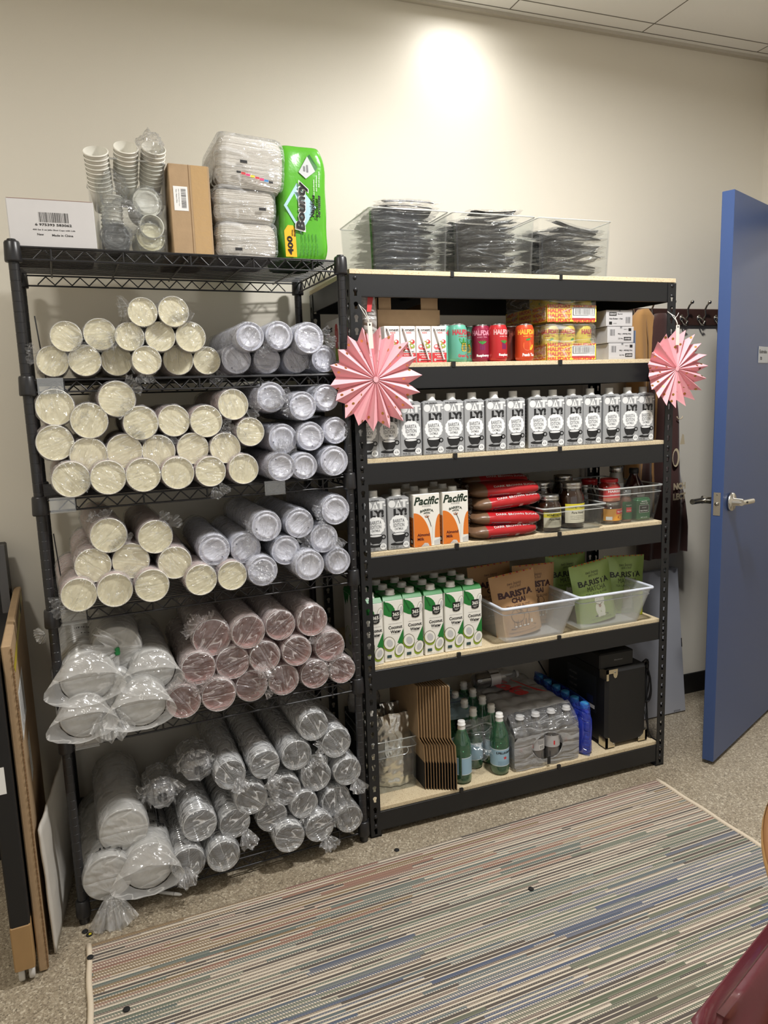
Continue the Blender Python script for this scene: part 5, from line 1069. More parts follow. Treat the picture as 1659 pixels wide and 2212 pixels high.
# folded cup carriers: bent cardboard sheets standing on edge
CBE = mat('cardboard_edge', (168, 132, 90), .8); CBD = mat('cardboard_black_print', (30, 26, 24), .7)
def make_sheet():
    e = empty('folded_cardboard_carrier'); b = MB(); t = .0028
    prof = [(0, .0), (.0, .100), (-.003, .165), (-.012, .180), (-.020, .195), (-.022, .384)]     # (x, z) kinked profile
    for i in range(len(prof) - 1):
        (xa, za), (xb, zb_) = prof[i], prof[i + 1]; m = CBD if i == 0 else CARD
        b.add([(xa, 0, za), (xa + t, 0, za), (xb + t, 0, zb_), (xb, 0, zb_), (xa, .27, za), (xa + t, .27, za), (xb + t, .27, zb_), (xb, .27, zb_)], [(0, 1, 2, 3), (7, 6, 5, 4), (0, 3, 7, 4), (1, 5, 6, 2), (0, 4, 5, 1), (3, 2, 6, 7)], m)
        b.add([(xa + .0005, -.0003, za), (xa + t - .0005, -.0003, za), (xb + t - .0005, -.0003, zb_), (xb + .0005, -.0003, zb_)], [(0, 1, 2, 3)], CBE)
    b.build('sheet', e); return e
SH = Kind(make_sheet)
for i in range(12):
    SH.place(TR(.222 + i * .0088, .048 - i * .0045, z0) @ RY(.006 * i * 0), f"brown folded cardboard carrier, {(ORDW + ['eleventh', 'twelfth'])[i]} of twelve counted from the left", 'cardboard carrier', 'folded cardboard carriers')
# bottles
PGR = clear('green_bottle_glass', tint=(.35, .66, .45), body=.22, milk=(.10, .30, .17), gl_base=.10, rough=.08, edge=.5); PBL = mat('pellegrino_label', (150, 184, 204), .45); PGW = mat('green_water', (22, 70, 40), .1, coat=.6)
def make_green():
    e = empty('sparkling_water_bottle'); b = MB(); pr_ = [(0, .004), (.030, .0), (.037, .010), (.038, .03), (.038, .150), (.034, .185), (.024, .215), (.0155, .245), (.0135, .262), (.0135, .274)]
    b.lathe(pr_, PGR, 30); b.lathe([(r_ * .94, z_ + .001) for r_, z_ in pr_[:5]] + [(0, .150)], PGW, 24); b.build('bottle_body', e)
    l = MB(); W = cylw(.0385); wrect(l, W, -.115, .115, .045, .125, 0, PBL, 40)
    for v in (.046, .122): wrect(l, W, -.115, .115, v, v + .002, 1, WHITE, 40)
    l.text(None, 'S.PELLEGRINO', 0, .108, .075, .010, 1, INK, .04, warp=W); wpoly(l, W, [(.0 + (.010 if i % 2 == 0 else .0042) * cos(pi / 2 + pi * i / 5), .084 + (.010 if i % 2 == 0 else .0042) * sin(pi / 2 + pi * i / 5)) for i in range(10)], 1, JR)
    for i in range(5): l.text(None, 'sparkling natural mineral water', 0, .068 - i * .0045, .060, .0024, 1, SUBL, warp=W)
    l.barcode(Frame((-.012, -.0392, 0)), -.012, .012, .050, .062, 1, INK, 12) if False else None
    l.build('label', e); l = MB(); l.lathe([(.0142, .236), (.0160, .243), (.0142, .262)], WHITE, 24); l.build('neck_label', e)
    c = MB(); cap(c, 0, 0, .262, .0148, .017); c.build('cap', e)
    for q in [ch for ch in e.children]:
        for v in q.data.vertices: v.co = (v.co.x * .89, v.co.y * .89, v.co.z * .81)
    return e
GB_ = Kind(make_green)
gx, gy = onshelf(0, 1008, 1708)
GB_.place(TR(.368, .052, z0) @ RZ(2.5), 'green sparkling water bottle standing alone right of the cardboard carriers', 'bottle', 'green sparkling water bottles')
GB_.place(TR(.520, .052, z0) @ RZ(.1), 'green sparkling water bottle with its star label facing the front', 'bottle', 'green sparkling water bottles')
for k, (x, y, a) in enumerate(((.455, .130, 2), (.530, .130, 1), (.385, .21, 2), (.460, .21, 1), (.535, .208, 3), (.385, .288, 0), (.46, .288, 2), (.535, .286, 2), (.46, .366, 0), (.535, .364, 1))):
    GB_.place(TR(x, y, z0) @ RZ(a), ['green water bottle second row, left, in the torn film', 'green water bottle second row, right, in the torn film', 'green water bottle third row left, under the blue film', 'green water bottle third row middle, under the blue film', 'green water bottle third row right, white cap showing', 'green water bottle fourth row left, under the blue film', 'green water bottle fourth row middle', 'green water bottle fourth row right, white cap showing', 'green water bottle back row, left', 'green water bottle back row, white cap beside the carriers'][k], 'bottle', 'green sparkling water bottles')
BLF = film('blue_pack_film', body=.85, crease=.1, bscale=14, milk=(.36, .52, .62), tint=(.7, .85, .95)); TORN = film('torn_pack_film', body=.07, crease=.35, bscale=16, edge=.5, gloss=1.3)
b = MB(); vs = []; fs = []; n = 16
for j in range(n + 1):
    for i in range(n + 1):
        U, V = i / n, j / n; x = .345 + .215 * U; y = .17 + .23 * V; k = (x - .385) / .075
        z = z0 + .212 + .010 * nz3(x * 20, y * 20, 0) - (.02 * (1 - V) ** 4) - .020 * (1 - abs(cos(pi * (x - .385) / .075)) * abs(cos(pi * (y - .21) / .078))) - (.09 * max(0, (.06 - U)) / .06 if U < .06 else 0)
        vs.append((x, y, z))
for j in range(n):
    for i in range(n): q = j * (n + 1) + i; fs.append((q, q + 1, q + n + 2, q + n + 1))
# keep clear of the bottle necks: the sheet lies just under the caps on the right column
b.add([(x, y, z - (.0 if x < .50 else .035)) for x, y, z in vs], fs, BLF, True)
F = Frame((.42, .27, z0 + .218), (.97, -.25, 0), (.25, .97, 0)); b.tube([F.p(.065 * cos(a), .052 * sin(a), 2) for a in [2 * pi * i / 28 for i in range(28)]], .0012, SUBL, 5, closed=True); b.text(F, 'S.PELLEGRINO', 0, .018, .075, .011, 3, SUBL, .03, rot=.0); b.poly(F, [((.009 if i % 2 == 0 else .004) * cos(pi / 2 + pi * i / 5), -.01 + (.009 if i % 2 == 0 else .004) * sin(pi / 2 + pi * i / 5)) for i in range(10)], 3, JR)
vs = []; fs = []; n = 22     # torn front curtain of film
for j in range(13):
    for i in range(n + 1):
        U, V = i / n, j / 12; x = .405 + .165 * U; y = .118 - .055 * sin(pi * U) * V - .03 * V + .012 * nz3(x * 30, V * 4, 2); top = z0 + .190; z = top - V * (.185 if U < .18 or U > .62 else .12 + .05 * nz3(U * 6, 1, 1)); vs.append((x, max(.004, y), z))
for j in range(12):
    for i in range(n): q = j * (n + 1) + i; fs.append((q, q + 1, q + n + 2, q + n + 1))
b.add(vs, fs, TORN, True); o = b.build('torn_pack_wrap'); tag(o, 'pale blue shrink wrap torn open over the green water bottles', 'plastic wrap')
# cola pack
COLD = mat('cola_dark', (30, 20, 16), .1, coat=.5); CLR = clear('clear_bottle_plastic', body=.10, milk=(.6, .6, .62), gl_base=.12, rough=.06); CLB = mat('cola_label_grey', (186, 186, 188), .4, .2)
GCAP = mat('grey_cap', (190, 190, 190), .4)
CPR = [(0, .004), (.024, 0), (.031, .010), (.0325, .03), (.031, .07), (.0325, .12), (.031, .150), (.022, .185), (.0145, .205), (.013, .215), (.013, .222)]
def make_cola():
    e = empty('diet_cola_bottle'); b = MB(); b.lathe(CPR, CLR, 26); b.lathe([(r_ * .93, z_ + .001) for r_, z_ in CPR[:6]] + [(.0, .125)], COLD, 22); b.build('bottle_body', e)
    l = MB(); W = cylw(.0330); wrect(l, W, -.1, .1, .075, .125, 0, CLB, 30); wrect(l, W, -.026, -.020, .086, .104, 1, JR, 3); wrect(l, W, .002, .022, .080, .098, 1, WHITE, 4)
    for i in range(7): wrect(l, W, .004 + i * .0024, .0052 + i * .0024, .082, .096, 2, INK, 1)
    for i in range(6): l.text(None, 'Nutrition Facts', .008, .117 - i * .0028, .022, .0018, 2, INK, warp=W)
    l.build('label', e); c = MB(); cap(c, 0, 0, .214, .0145, .014, GCAP); c.build('cap', e)
    for q in [ch for ch in e.children]:
        for v in q.data.vertices: v.co.z *= .88
    return e
CO = Kind(make_cola)
for r in range(6):
    for c in range(4):
        CO.place(TR(.603 + c * .0665, .050 + r * .067, z0) @ RZ([.3, -.2, .5, .1][c] + r), f"diet cola bottle in the grey pack, {['front', 'second', 'third', 'fourth', 'fifth', 'back'][r]} row, {['left', 'inner left', 'inner right', 'right'][c]} column", 'bottle', 'diet cola bottles in the pack')
GF = film('grey_pack_film', body=.80, crease=.1, bscale=14, milk=(.60, .60, .61), rough=.15); CLF = film('clear_pack_film', body=.10, crease=.25, bscale=20, edge=.4, gloss=1.2); LGF = film('light_grey_pack_film', body=.62, crease=.12, bscale=16, milk=(.60, .60, .60))
e = empty('cola_pack_wrap', I4()); tag(e, 'grey shrink film with red cola lettering around a pack of bottles', 'shrink wrap'); X0, X1, Y0, Y1 = .565, .838, .012, .420
b = MB(); vs = []; fs = []; NX, NY = 32, 40
for j in range(NY + 1):
    for i in range(NX + 1):
        x = X0 + (X1 - X0) * i / NX; y = .085 + (Y1 - .085) * j / NY
        dmin = min(((x - (.603 + c * .0665)) ** 2 + (y - (.050 + r * .067)) ** 2) for c in range(4) for r in range(6)) ** .5
        z = z0 + .2035 - max(0, dmin - .015) * .34
        if i in (0, NX): z -= .03
        vs.append((x, y, z))
for j in range(NY):
    for i in range(NX): q = j * (NX + 1) + i; fs.append((q, q + 1, q + NX + 2, q + NX + 1))
b.add(vs, fs, GF, True)
F = Frame((.715, .27, z0 + .2065), (.35, -.94, 0), (.94, .35, 0)); b.text(F, 'Coke', -.01, -.030, .20, .075, 26, JR, .05, shear=.3); b.poly(F, [(-.06, .03), (.09, .018), (.13, .040), (.05, .030), (-.02, .036)], 26, JR)
b.build('top_film', e)
b = MB(); n = 48; O = []; I = []   # front face with a round handle hole, scalloped foot
def scal(x, z): return max(.0015, .012 - .010 * abs(cos(pi * (x - .603) / .0665)))
hx, hz, hr = (.7027, z0 + .078, .066)
for i in range(n):
    a = 2 * pi * i / n; dx, dz = cos(a), sin(a); t = min([q for q in [((X1 + .002 - hx) / dx if dx > 1e-6 else 9), ((X0 - .002 - hx) / dx if dx < -1e-6 else 9), ((z0 + .130 - hz) / dz if dz > 1e-6 else 9), ((z0 + .002 - hz) / dz if dz < -1e-6 else 9)]])
    O.append((hx + dx * t, hz + dz * t)); I.append((hx + dx * hr, hz + dz * hr * .78))
def front(x, z, bulge=0): return (x, .0145 + scal(x, z) * .6 - bulge, z)
rings = []
for k in range(6):
    t = k / 5; rings.append([front(I[i][0] * (1 - t) + O[i][0] * t, I[i][1] * (1 - t) + O[i][1] * t, .002 * nz3(i * .4, k, 3)) for i in range(n)])
vs = [v for r in rings for v in r]; fs = [(k * n + i, k * n + (i + 1) % n, (k + 1) * n + (i + 1) % n, (k + 1) * n + i) for k in range(5) for i in range(n)]
b.add(vs, fs, LGF, True); b.tube([front(x, z, .001) for x, z in I], .0022, CLF, 6, closed=True)
b.box(.694, .706, .006, .009, z0 + .012, z0 + .040, INK)
vs = []; fs = []; m = 14
for j in range(m + 1):
    for i in range(33):
        x = X0 + (X1 - X0) * i / 32; t = j / m; y = .0145 + scal(x, 0) * .6 + (.070) * t ** 1.6; z = z0 + .130 + .073 * t ** .8; vs.append((x, y, z))
for j in range(m):
    for i in range(32): q = j * 33 + i; fs.append((q, q + 1, q + 34, q + 33))
b.add(vs, fs, CLF, True)
for X in (X0, X1):
    vs = [(X, Y0 + .01, z0 + .003), (X, Y1, z0 + .003), (X, Y1, z0 + .175), (X, .085, z0 + .175), (X, Y0 + .01, z0 + .13)]; b.add(vs, [(0, 1, 2, 3, 4)], LGF)
b.build('front_film', e)
# blue bottle pack
BLU = clear('blue_plastic', tint=(.12, .2, .9), body=.72, milk=(.02, .05, .55), gl_base=.12, rough=.12, edge=.3); BL2 = mat('light_blue_caps', (60, 140, 190), .35)
def make_blue():
    e = empty('blue_bottle'); b = MB(); b.lathe([(0, .003), (.024, 0), (.030, .012), (.028, .05), (.030, .10), (.028, .135), (.018, .165), (.013, .18)], BLU, 22, wob=lambda a, h: 1 + .02 * cos(6 * a)); b.build('bottle_body', e); c = MB(); c.lathe([(.016, .178), (.0165, .180), (.0165, .196), (.014, .198), (0, .198)], BL2, 20); c.build('cap', e); return e
BB_ = Kind(make_blue)
for r in range(6): BB_.place(TR(.885, .052 + r * .062, z0), f"deep blue bottle in the pack beside the speaker, {['front', 'second', 'third', 'fourth', 'fifth', 'back'][r]} one", 'bottle', 'deep blue bottles')
b = MB(); vs = []; fs = []
for i in range(17):
    for k in range(20):
        a = 2 * pi * k / 20; t = i / 16; zz = [.004 + .20 * t][0]; env = 1 if t < .75 else 1 - .4 * ((t - .75) / .25) ** 2
        vs.append((.880 + .036 * cos(a) * env * (1 + .08 * nz3(a, t * 6, 1)), .20 + .188 * sin(a) * (1 + .02 * nz3(a * 2, t * 9, 4)), z0 + zz))
for i in range(16):
    for k in range(20): fs.append((i * 20 + k, i * 20 + (k + 1) % 20, (i + 1) * 20 + (k + 1) % 20, (i + 1) * 20 + k))
b.add(vs, fs, film('blue_wrap_film', body=.25, crease=.3, bscale=26, milk=(.05, .12, .7), tint=(.6, .7, 1)), True); o = b.build('blue_pack_wrap'); tag(o, 'crinkled blue film around the deep blue bottles', 'shrink wrap')
# lying bottle at the back
o = CO.place(TR(.56, .33, z0 + .236) @ RY(pi / 2) @ RZ(2.2), 'dark cola bottle lying on its side on top of the packs', 'bottle')
# speaker cabinet with chrome corners, box on top, cables
TOL = mat('black_tolex', (14, 14, 15), .55, bump=.5, bscale=700, bdist=.0008); CHR = mat('chrome_corner', (214, 206, 184), .15, 1.0)
ax0, ax1 = .968, 1.158
e = empty('speaker_cabinet', TR(ax0, .030, z0)); tag(e, 'black vinyl speaker cabinet with chrome corner protectors', 'speaker'); w = ax1 - ax0; h = .316; d = .40
b = MB(); b.box(0, w, 0, d, .008, h, TOL, bev=.012); G = Frame((0, d, 0), (0, -1, 0)); b.rect(G, .15, .34, .12, .27, 2, mat('speaker_plate', (34, 36, 40), .4))
for i in range(4): b.text(G, ['POWER', 'INPUT', 'VOLUME', 'TONE'][i], .19, .24 - i * .025, .05, .008, 3, GREYINK, .02)
b.rect(G, .27, .33, .135, .150, 3, WHITE); b.rect(G, .28, .32, .155, .185, 3, SUBL); b.build('cabinet', e)
for (cx, cz, sx, sz) in ((0, h, 1, -1), (0, .008, 1, 1), (w, .008, -1, 1)):
    c = MB(); pts = [(0, 0), (.042, 0), (.042, .014), (.030, .018), (.020, .026), (.016, .040), (0, .042)]
    if cz == h and cx == 0: pts = [(0, 0), (.050, 0), (.050, .022), (.046, .034), (.038, .036), (.032, .028), (.030, .016), (0, .016)]
    c.prism([(cx + sx * (u - .002), cz + sz * (v - .002)) for u, v in pts], -.003, .0, CHR); c.prism([(cx + sx * (u - .002), cz + sz * (v - .002)) for u, v in [(0, 0), (.010, 0), (.010, .042), (0, .042)]], -.003, .04, CHR); c.lathe([(.0035, 0), (.003, .0015), (0, .002)], STEEL_D, 10, TR(cx + sx * .036, -.003, cz + sz * .010) @ RX(pi / 2)); c.build('corner_protector', e)
b = MB(); b.box(0, .155, 0, .20, 0, .060, TOL, bev=.005); b.text(Frame((0, 0, 0)), 'Blackstar', .085, .030, .04, .005, 1, GREYINK, .02); o = b.build('black_case'); o.matrix_world = TR(.948, .045, z0 + h + .001); tag(o, 'small flat black case lying on the speaker cabinet', 'case')
b = MB(); b.box(0, .10, 0, .07, 0, .022, TOL, bev=.008); o = b.build('foot_pedal'); o.matrix_world = TR(.985, .07, z0 + h + .0615) @ RZ(.2); tag(o, 'low black pedal on top of the flat black case', 'pedal')
CBL = mat('black_cable', (18, 18, 20), .4)
e = empty('speaker_cable', I4()); tag(e, 'coiled black cable hanging behind the right upright beside the speaker', 'cable')
b = MB(); cx, cy, cz = 1.187, .075, z0 + .20
b.tube([(1.158, .06, z0 + .306), (1.172, .055, z0 + .319), (1.186, .062, z0 + .306), (1.188, .070, z0 + .28)], .005, CBL, 8)
for j in range(5): b.tube([(cx + (.006 + .003 * j) * cos(a) + .002 * j - .004, cy + .006 * j * 0 + .012 * cos(a + j), cz + (.085 - .006 * j) * sin(a)) for a in [2 * pi * i / 26 for i in range(26)]], .0030, CBL, 7, closed=True)
b.tube([(1.165, .05, z0 + .12), (1.172, .045, z0 + .07), (1.180, .04, z0 + .02), (1.186, .035, z0 + .006)], .0034, CBL, 7); b.tube([(1.188, .07, z0 + .27), (1.192, .07, z0 + .12), (1.190, .06, z0 + .05), (1.184, .048, z0 + .004)], .0034, CBL, 7)
b.build('coil', e); b = MB(); b.lathe([(.0, 0), (.008, .002), (.009, .03), (.006, .05), (0, .052)], CBL, 14, TR(1.188, .070, z0 + .262)); b.build('plug', e)
b = MB(); b.tube([(.70, .40, z0 + .34), (.72, .36, z0 + .30), (.78, .33, z0 + .285), (.86, .32, z0 + .31), (.93, .33, z0 + .36)], .003, CBL, 6); b.tube([(.80, .36, z0 + .37), (.84, .32, z0 + .30), (.88, .30, z0 + .22)], .0028, CBL, 6); o = b.build('power_cable'); tag(o, 'thin black cable looping above the blue bottle pack', 'cable')
b = MB(); b.box(.80, .955, .25, .43, z0, z0 + .34, mat('black_carton', (24, 24, 26), .5)); o = None if True else b.build('x')
# ======================= TOP OF THE WIRE RACK =======================
TZ = WZ[5] + .0055
def onW(x, y, z=0): return WM @ TR(x, y, z)
GWB = mat('white_carton_board', (206, 204, 204), .6, var=.03, vscale=30)
b = MB(); b.box(0, .205, 0, .30, 0, .118, GWB, bev=.002); F = Frame((0, 0, 0))
b.barcode(F, .072, .142, .062, .086, 1, INK, 34); b.text(F, '6 975393 583062', .105, .056, .086, .0062, 2, INK, .02); b.text(F, '400 Set 2 oz Jello Shot Cups with Lids', .105, .043, .100, .0045, 1, INK, .02); b.text(F, 'New', .072, .032, .015, .0055, 1, INK, .02); b.text(F, 'Made in China', .124, .031, .050, .0055, 1, INK, .02)
b.rect(F, 0.002, .203, .1165, .1178, 1, mat('tape_edge', (150, 120, 110), .5)); o = b.build('white_carton'); o.matrix_world = onW(-.004, .03, TZ) @ RY(-.01); tag(o, 'low white carton with barcode at the left end of the wire rack top', 'box')
b = MB(); b.box(0, .110, 0, .30, 0, .236, CARD, bev=.002); F = Frame((0, 0, 0)); TP = mat('packing_tape', (188, 156, 112), .12, spec=.8, bump=.6, bscale=70, bdist=.002)
b.rect(F, .060, .105, .001, .235, 1, TP); b.rect(F, .010, .048, .115, .178, 2, WHITE); FB = Frame((.030, 0, .147), (0, 0, -1), (1, 0, 0)); FB.N = Vector((0, -1, 0)); b.barcode(FB, -.025, .025, -.000, .013, 3, INK, 24); b.text(FB, 'X001 White Espresso Cups', -.002, -.006, .045, .003, 3, INK); b.text(FB, 'New - Made in China', -.005, -.012, .035, .003, 3, INK)
b.rect(F, .0535, .0545, 0, .236, 2, CARD_D); o = b.build('tall_cardboard_box'); o.matrix_world = onW(.397, .035, TZ); tag(o, 'tall narrow cardboard box with white barcode label on the wire rack', 'box')
# clear bin of espresso cup stacks
bin_('cup_bin', 'tall clear bin of small paper cup stacks on the wire rack top', 'bin', onW(.207, .03, TZ), .182, .30, .232, ACR, ACRE, taper=.006, lip=.005)
CW2 = mat('espresso_cup_white', (232, 229, 218), .45); DLID = mat('dark_grey_lid', (92, 92, 90), .35)
def make_cups():
    e = empty('small_cup_stack'); b = MB(); r, h, n = .0310, .062, 9
    b.lathe([(0, .006), (r * .70, .006), (r * .70, 0), (r * .74, 0)] + [(r * .97, h)], CW2, 30)
    for i in range(n):
        z = h + i * .0115; b.lathe([(r * .93, z - .008), (r * .97, z), (r * 1.04, z + .001), (r * 1.04, z + .003), (r * .97, z + .004)], CW2, 30)
    zt_ = h + (n - 1) * .0115 + .004; b.lathe([(r * .97, zt_), (r * .72, zt_ - h + .006), (0, zt_ - h + .006)], CW2, 30)
    b.build('nested_cups', e); return e
ST = Kind(make_cups)
def cupst(x, y, z, rx, ry, lb, k=1.0, wrap=False):
    M = onW(x, y, z) @ RX(rx) @ RY(ry) @ Matrix.Diagonal((k, k, k, 1)); o = ST.place(M, lb, 'cup stack', 'small paper cup stacks in the tall bin'); return o
cup_roots = [cupst(.232, .125, TZ + .125, .70, -.10, 'small paper cup stack leaning left, open cup on top of the bin'), cupst(.292, .135, TZ + .150, .78, .0, 'small paper cup stack in the middle above the bin rim'), cupst(.355, .140, TZ + .158, .80, .05, 'small paper cup stack at the right above the rim, in film'),
    cupst(.345, .20, TZ + .06, 1.50, .0, 'small paper cup stack lying behind the round lid'), cupst(.245, .10, TZ + .012, .05, .05, 'small paper cup stack standing low at the left wall of the bin', .9)]
SHM = film('cup_bag_film', body=.02, crease=.16, bscale=36, edge=.3, gloss=1.1)
def blob(x, y, z, rx, ry, rz, seed, amp=.35):
    b = MB(); vs = []; fs = []; A, B_ = 26, 14
    for j in range(B_ + 1):
        t = pi * j / B_
        for k in range(A):
            a = 2 * pi * k / A; n = Vector((sin(t) * cos(a), sin(t) * sin(a), cos(t))); w = 1 + amp * nz3(n.x * 2 + seed, n.y * 2, n.z * 2) + .18 * nz3(n.x * 6, n.y * 6 + seed, n.z * 6); vs.append((x + n.x * rx * w, y + n.y * ry * w, z + n.z * rz * w))
    for j in range(B_):
        for k in range(A): fs.append((j * A + k, (j + 1) * A + k, (j + 1) * A + (k + 1) % A, j * A + (k + 1) % A))
    b.add(vs, fs, SHM, True); return b
for i, (x, y, z, rx, rz, lb) in enumerate(((.355, .035, TZ + .272, .034, .036, 'crumpled film bag over the right cup stack top'), (.250, .065, TZ + .165, .040, .048, 'crumpled film bag at the left inside the cup bin'), (.275, .062, TZ + .095, .050, .045, 'crumpled film bag in the middle of the cup bin'))):
    o = blob(x, y, z, rx, .045, rz, i * 3.1).build('film_bag'); o.matrix_world = WM; tag(o, lb, 'plastic bag', 'film bags in the cup bin')
def lidstack(x, y, z, r, m, lb, yaw):
    b = MB(); b.lathe([(0, .002), (r * .62, .002), (r * .66, -.001), (r * .80, -.001), (r * .84, .004), (r * .92, .004), (r * .95, -.002), (r, -.001), (r, .004), (r * .95, .006)] + [(r * (1 if i % 2 else .95), .008 + i * .003) for i in range(30)], m, 36, RB); b.lathe([(.6 * r, .098), (0, .098)], m, 30, RB)
    o = b.build('round_lid_stack'); o.matrix_world = onW(x, y, z) @ RZ(yaw) @ RX(-.08); tag(o, lb, 'lid stack', 'round lid stacks in the tall cup bin')
    f = blob(0, 0, 0, r * 1.12, .02, r * 1.12, r * 99, .12); f.v = [(a, bb + .0, c) for a, bb, c in f.v]; f.build('film_wrap', o)
lidstack(.340, .058, TZ + .136, .0385, CW2, 'white round lid stack facing front in the cup bin', .05); lidstack(.252, .055, TZ + .042, .036, DLID, 'dark grey round lid stack low at the left of the cup bin', -.05); lidstack(.342, .058, TZ + .046, .0375, CREAM, 'cream paper cup mouth facing front low at the right of the cup bin', .05)
# napkin packs
NAP = mat('napkin_paper', (226, 222, 214), .75); NPF = film('napkin_film', body=.08, crease=.22, bscale=22, edge=.35, gloss=1.2)
def napkin(M, w, h, d, lb, seed, stripe):
    e = empty('napkin_pack', M); tag(e, lb, 'napkin pack', 'plastic wrapped napkin packs'); b = MB(); n = 34; rnd = random.Random(seed)
    NX = 22; vs = []; fs = []; per = [];
    def sec(zf):   # rounded rectangle with layered edges
        q = 1 - .10 * abs(2 * zf - 1) ** 4; return q
    rows = n * 2
    for i in range(rows + 1):
        z = h * i / rows; q = sec(i / rows); ins = 0.0016 * (i % 2) + .0018 * nz3(i * .4, seed, 0)
        o_ = rrect(w * (1 - q) / 2 + ins, w - w * (1 - q) / 2 - ins, d * (1 - q) / 2 + ins, d - ins, .022, 3)
        sag = lambda x: .006 * sin(x / w * pi) * (1 if seed % 2 else -.6)
        vs += [(x + .003 * nz3(z * 30, y * 9, seed), y + .002 * nz3(x * 20, z * 20, seed), z + sag(x) * (i / rows)) for x, y in o_]
    m = len(o_)
    for i in range(rows):
        for j in range(m): fs.append((i * m + j, i * m + (j + 1) % m, (i + 1) * m + (j + 1) % m, (i + 1) * m + j))
    fs += [tuple(range(m))[::-1], tuple(rows * m + j for j in range(m))]; b.add(vs, fs, NAP, False); b.build('napkin_stack', e)
    f = MB(); k = 1.025; vs2 = []; fs2 = []; R_ = 16
    for i in range(R_ + 1):
        t = i / R_; z = -.001 + (h + .008) * t; q = 1 - .05 * abs(2 * t - 1) ** 5
        o2 = rrect(-.004 + w * (1 - q), w + .004 - w * (1 - q), -.005 + d * (1 - q) * .5, d + .004, .024, 5); vs2 += [(x + .004 * nz3(x * 30 + seed, z * 40, 1), y - .004 * abs(nz3(x * 35, z * 35 + seed, 2)), z + .003 * nz3(x * 25, y * 25, seed)) for x, y in o2]
    m2 = len(o2)
    for i in range(R_):
        for j in range(m2): fs2.append((i * m2 + j, i * m2 + (j + 1) % m2, (i + 1) * m2 + (j + 1) % m2, (i + 1) * m2 + j))
    fs2 += [tuple(R_ * m2 + j for j in range(m2))]; f.add(vs2, fs2, NPF, True)
    F = Frame((0, -.0085, 0)); u = stripe[0]; f.rect(F, u, u + .020, stripe[1], stripe[1] + .008, 1, INK)
    if seed == 3:
        for i in range(8): f.rect(F, .05 + i * .013, .062 + i * .013, .030 - i * .0022, .036 - i * .0022, 1, [INK, JR, mat('st_p', (214, 60, 120), .5), HLY, JR, mat('st_p', (214, 60, 120), .5), mat('st_b', (60, 130, 190), .5), INK][i])
    f.build('film_wrap', e)
napkin(onW(.520, .035, TZ), .172, .092, .24, 'plastic wrapped white napkin pack, bottom of the stack of three', 1, (.045, .016))
napkin(onW(.518, .030, TZ + .098) @ RY(.01), .172, .088, .24, 'plastic wrapped white napkin pack, middle of the stack of three', 2, (.12, .030))
napkin(onW(.526, .018, TZ + .192) @ RY(.055), .188, .128, .25, 'plastic wrapped white napkin pack with coloured strip, top of the stack', 3, (.06, .058))
# green napkin pack standing on end
GRP = mat('green_pack_film', (86, 168, 44), .2, spec=.7, bump=.4, bscale=26, bdist=.004); BLUP = mat('pack_light_blue', (170, 206, 216), .3); BKT = mat('pack_black_letter', (24, 24, 24), .3); YP = mat('pack_yellow', (236, 180, 40), .3)
e = empty('green_napkin_pack', onW(.704, .035, TZ)); tag(e, 'tall green plastic napkin pack standing at the right end of the wire rack', 'napkin pack'); b = MB(); w, d, h = .152, .24, .318; vs = []; fs = []; R_ = 30
def dense(pts, n=14):
    out = []
    for i, (x, y) in enumerate(pts):
        x2, y2 = pts[(i + 1) % len(pts)]; k = n if math.hypot(x2 - x, y2 - y) > .03 else 1
        out += [(x + (x2 - x) * j / k, y + (y2 - y) * j / k) for j in range(k)]
    return out
def gp(x, y, z): return (x + .006 * nz3(z * 14, y * 10, 3) , y - .0028 * nz3(x * 22, z * 16, 5), z)
for i in range(R_ + 1):
    t = i / R_; z = h * t; q = .004 + .012 * abs(2 * t - 1) ** 6; vs += [gp(x, y, z) for x, y in dense(rrect(q, w - q, q, d - q, .022, 6))]
m = len(dense(rrect(.01, w - .01, .01, d - .01, .022, 6)))
for i in range(R_):
    for j in range(m): fs.append((i * m + j, i * m + (j + 1) % m, (i + 1) * m + (j + 1) % m, (i + 1) * m + j))
fs += [tuple(R_ * m + j for j in range(m))]; b.add(vs, fs, GRP, True)
W = lambda u, v, k: Vector(gp(u, .0045, v)) - Vector((0, .0016 + .0004 * k, 0))
def wp(pts, k, mm): b.add([W(u, v, k) for u, v in pts], [tuple(range(len(pts)))], mm)
wp([(.012, .150), (.055, .215), (.110, .150), (.060, .075)], 1, BLUP); wp([(.022, .150), (.056, .200), (.096, .150), (.060, .088)], 2, GRP); wp([(.035, .135), (.062, .170), (.085, .140), (.060, .110)], 3, YP)
b.text(None, 'Bounty', .066, .150, .140, .040, 14, WHITE, .07, rot=pi / 2 - .05, warp=W, shear=.15); b.text(None, 'Bounty', .066, .150, .132, .034, 20, BKT, .035, rot=pi / 2 - .05, warp=W, shear=.15)
b.text(None, 'Napkins', .100, .152, .062, .013, 16, BKT, .05, rot=pi / 2 - .05, warp=W, shear=.2); b.text(None, 'Serviettes', .116, .152, .062, .011, 16, BKT, .05, rot=pi / 2 - .05, warp=W, shear=.2)
wp([(.010, .008), (.010, .080), (.022, .096), (.038, .096), (.044, .085), (.044, .008)], 1, YP); b.text(None, '400', .024, .040, .052, .017, 4, BKT, .04, rot=pi / 2, warp=W); b.text(None, 'White', .034, .075, .018, .005, 4, BKT, .03, rot=pi / 2, warp=W); b.text(None, 'Blanc', .041, .075, .018, .005, 4, BKT, .03, rot=pi / 2, warp=W)
for i in range(5): b.text(None, 'single layer napkins', .062 + i * .011, .045, .06, .005, 3, mat('dark_green_print', (40, 110, 40), .4), .02, rot=pi / 2, warp=W)
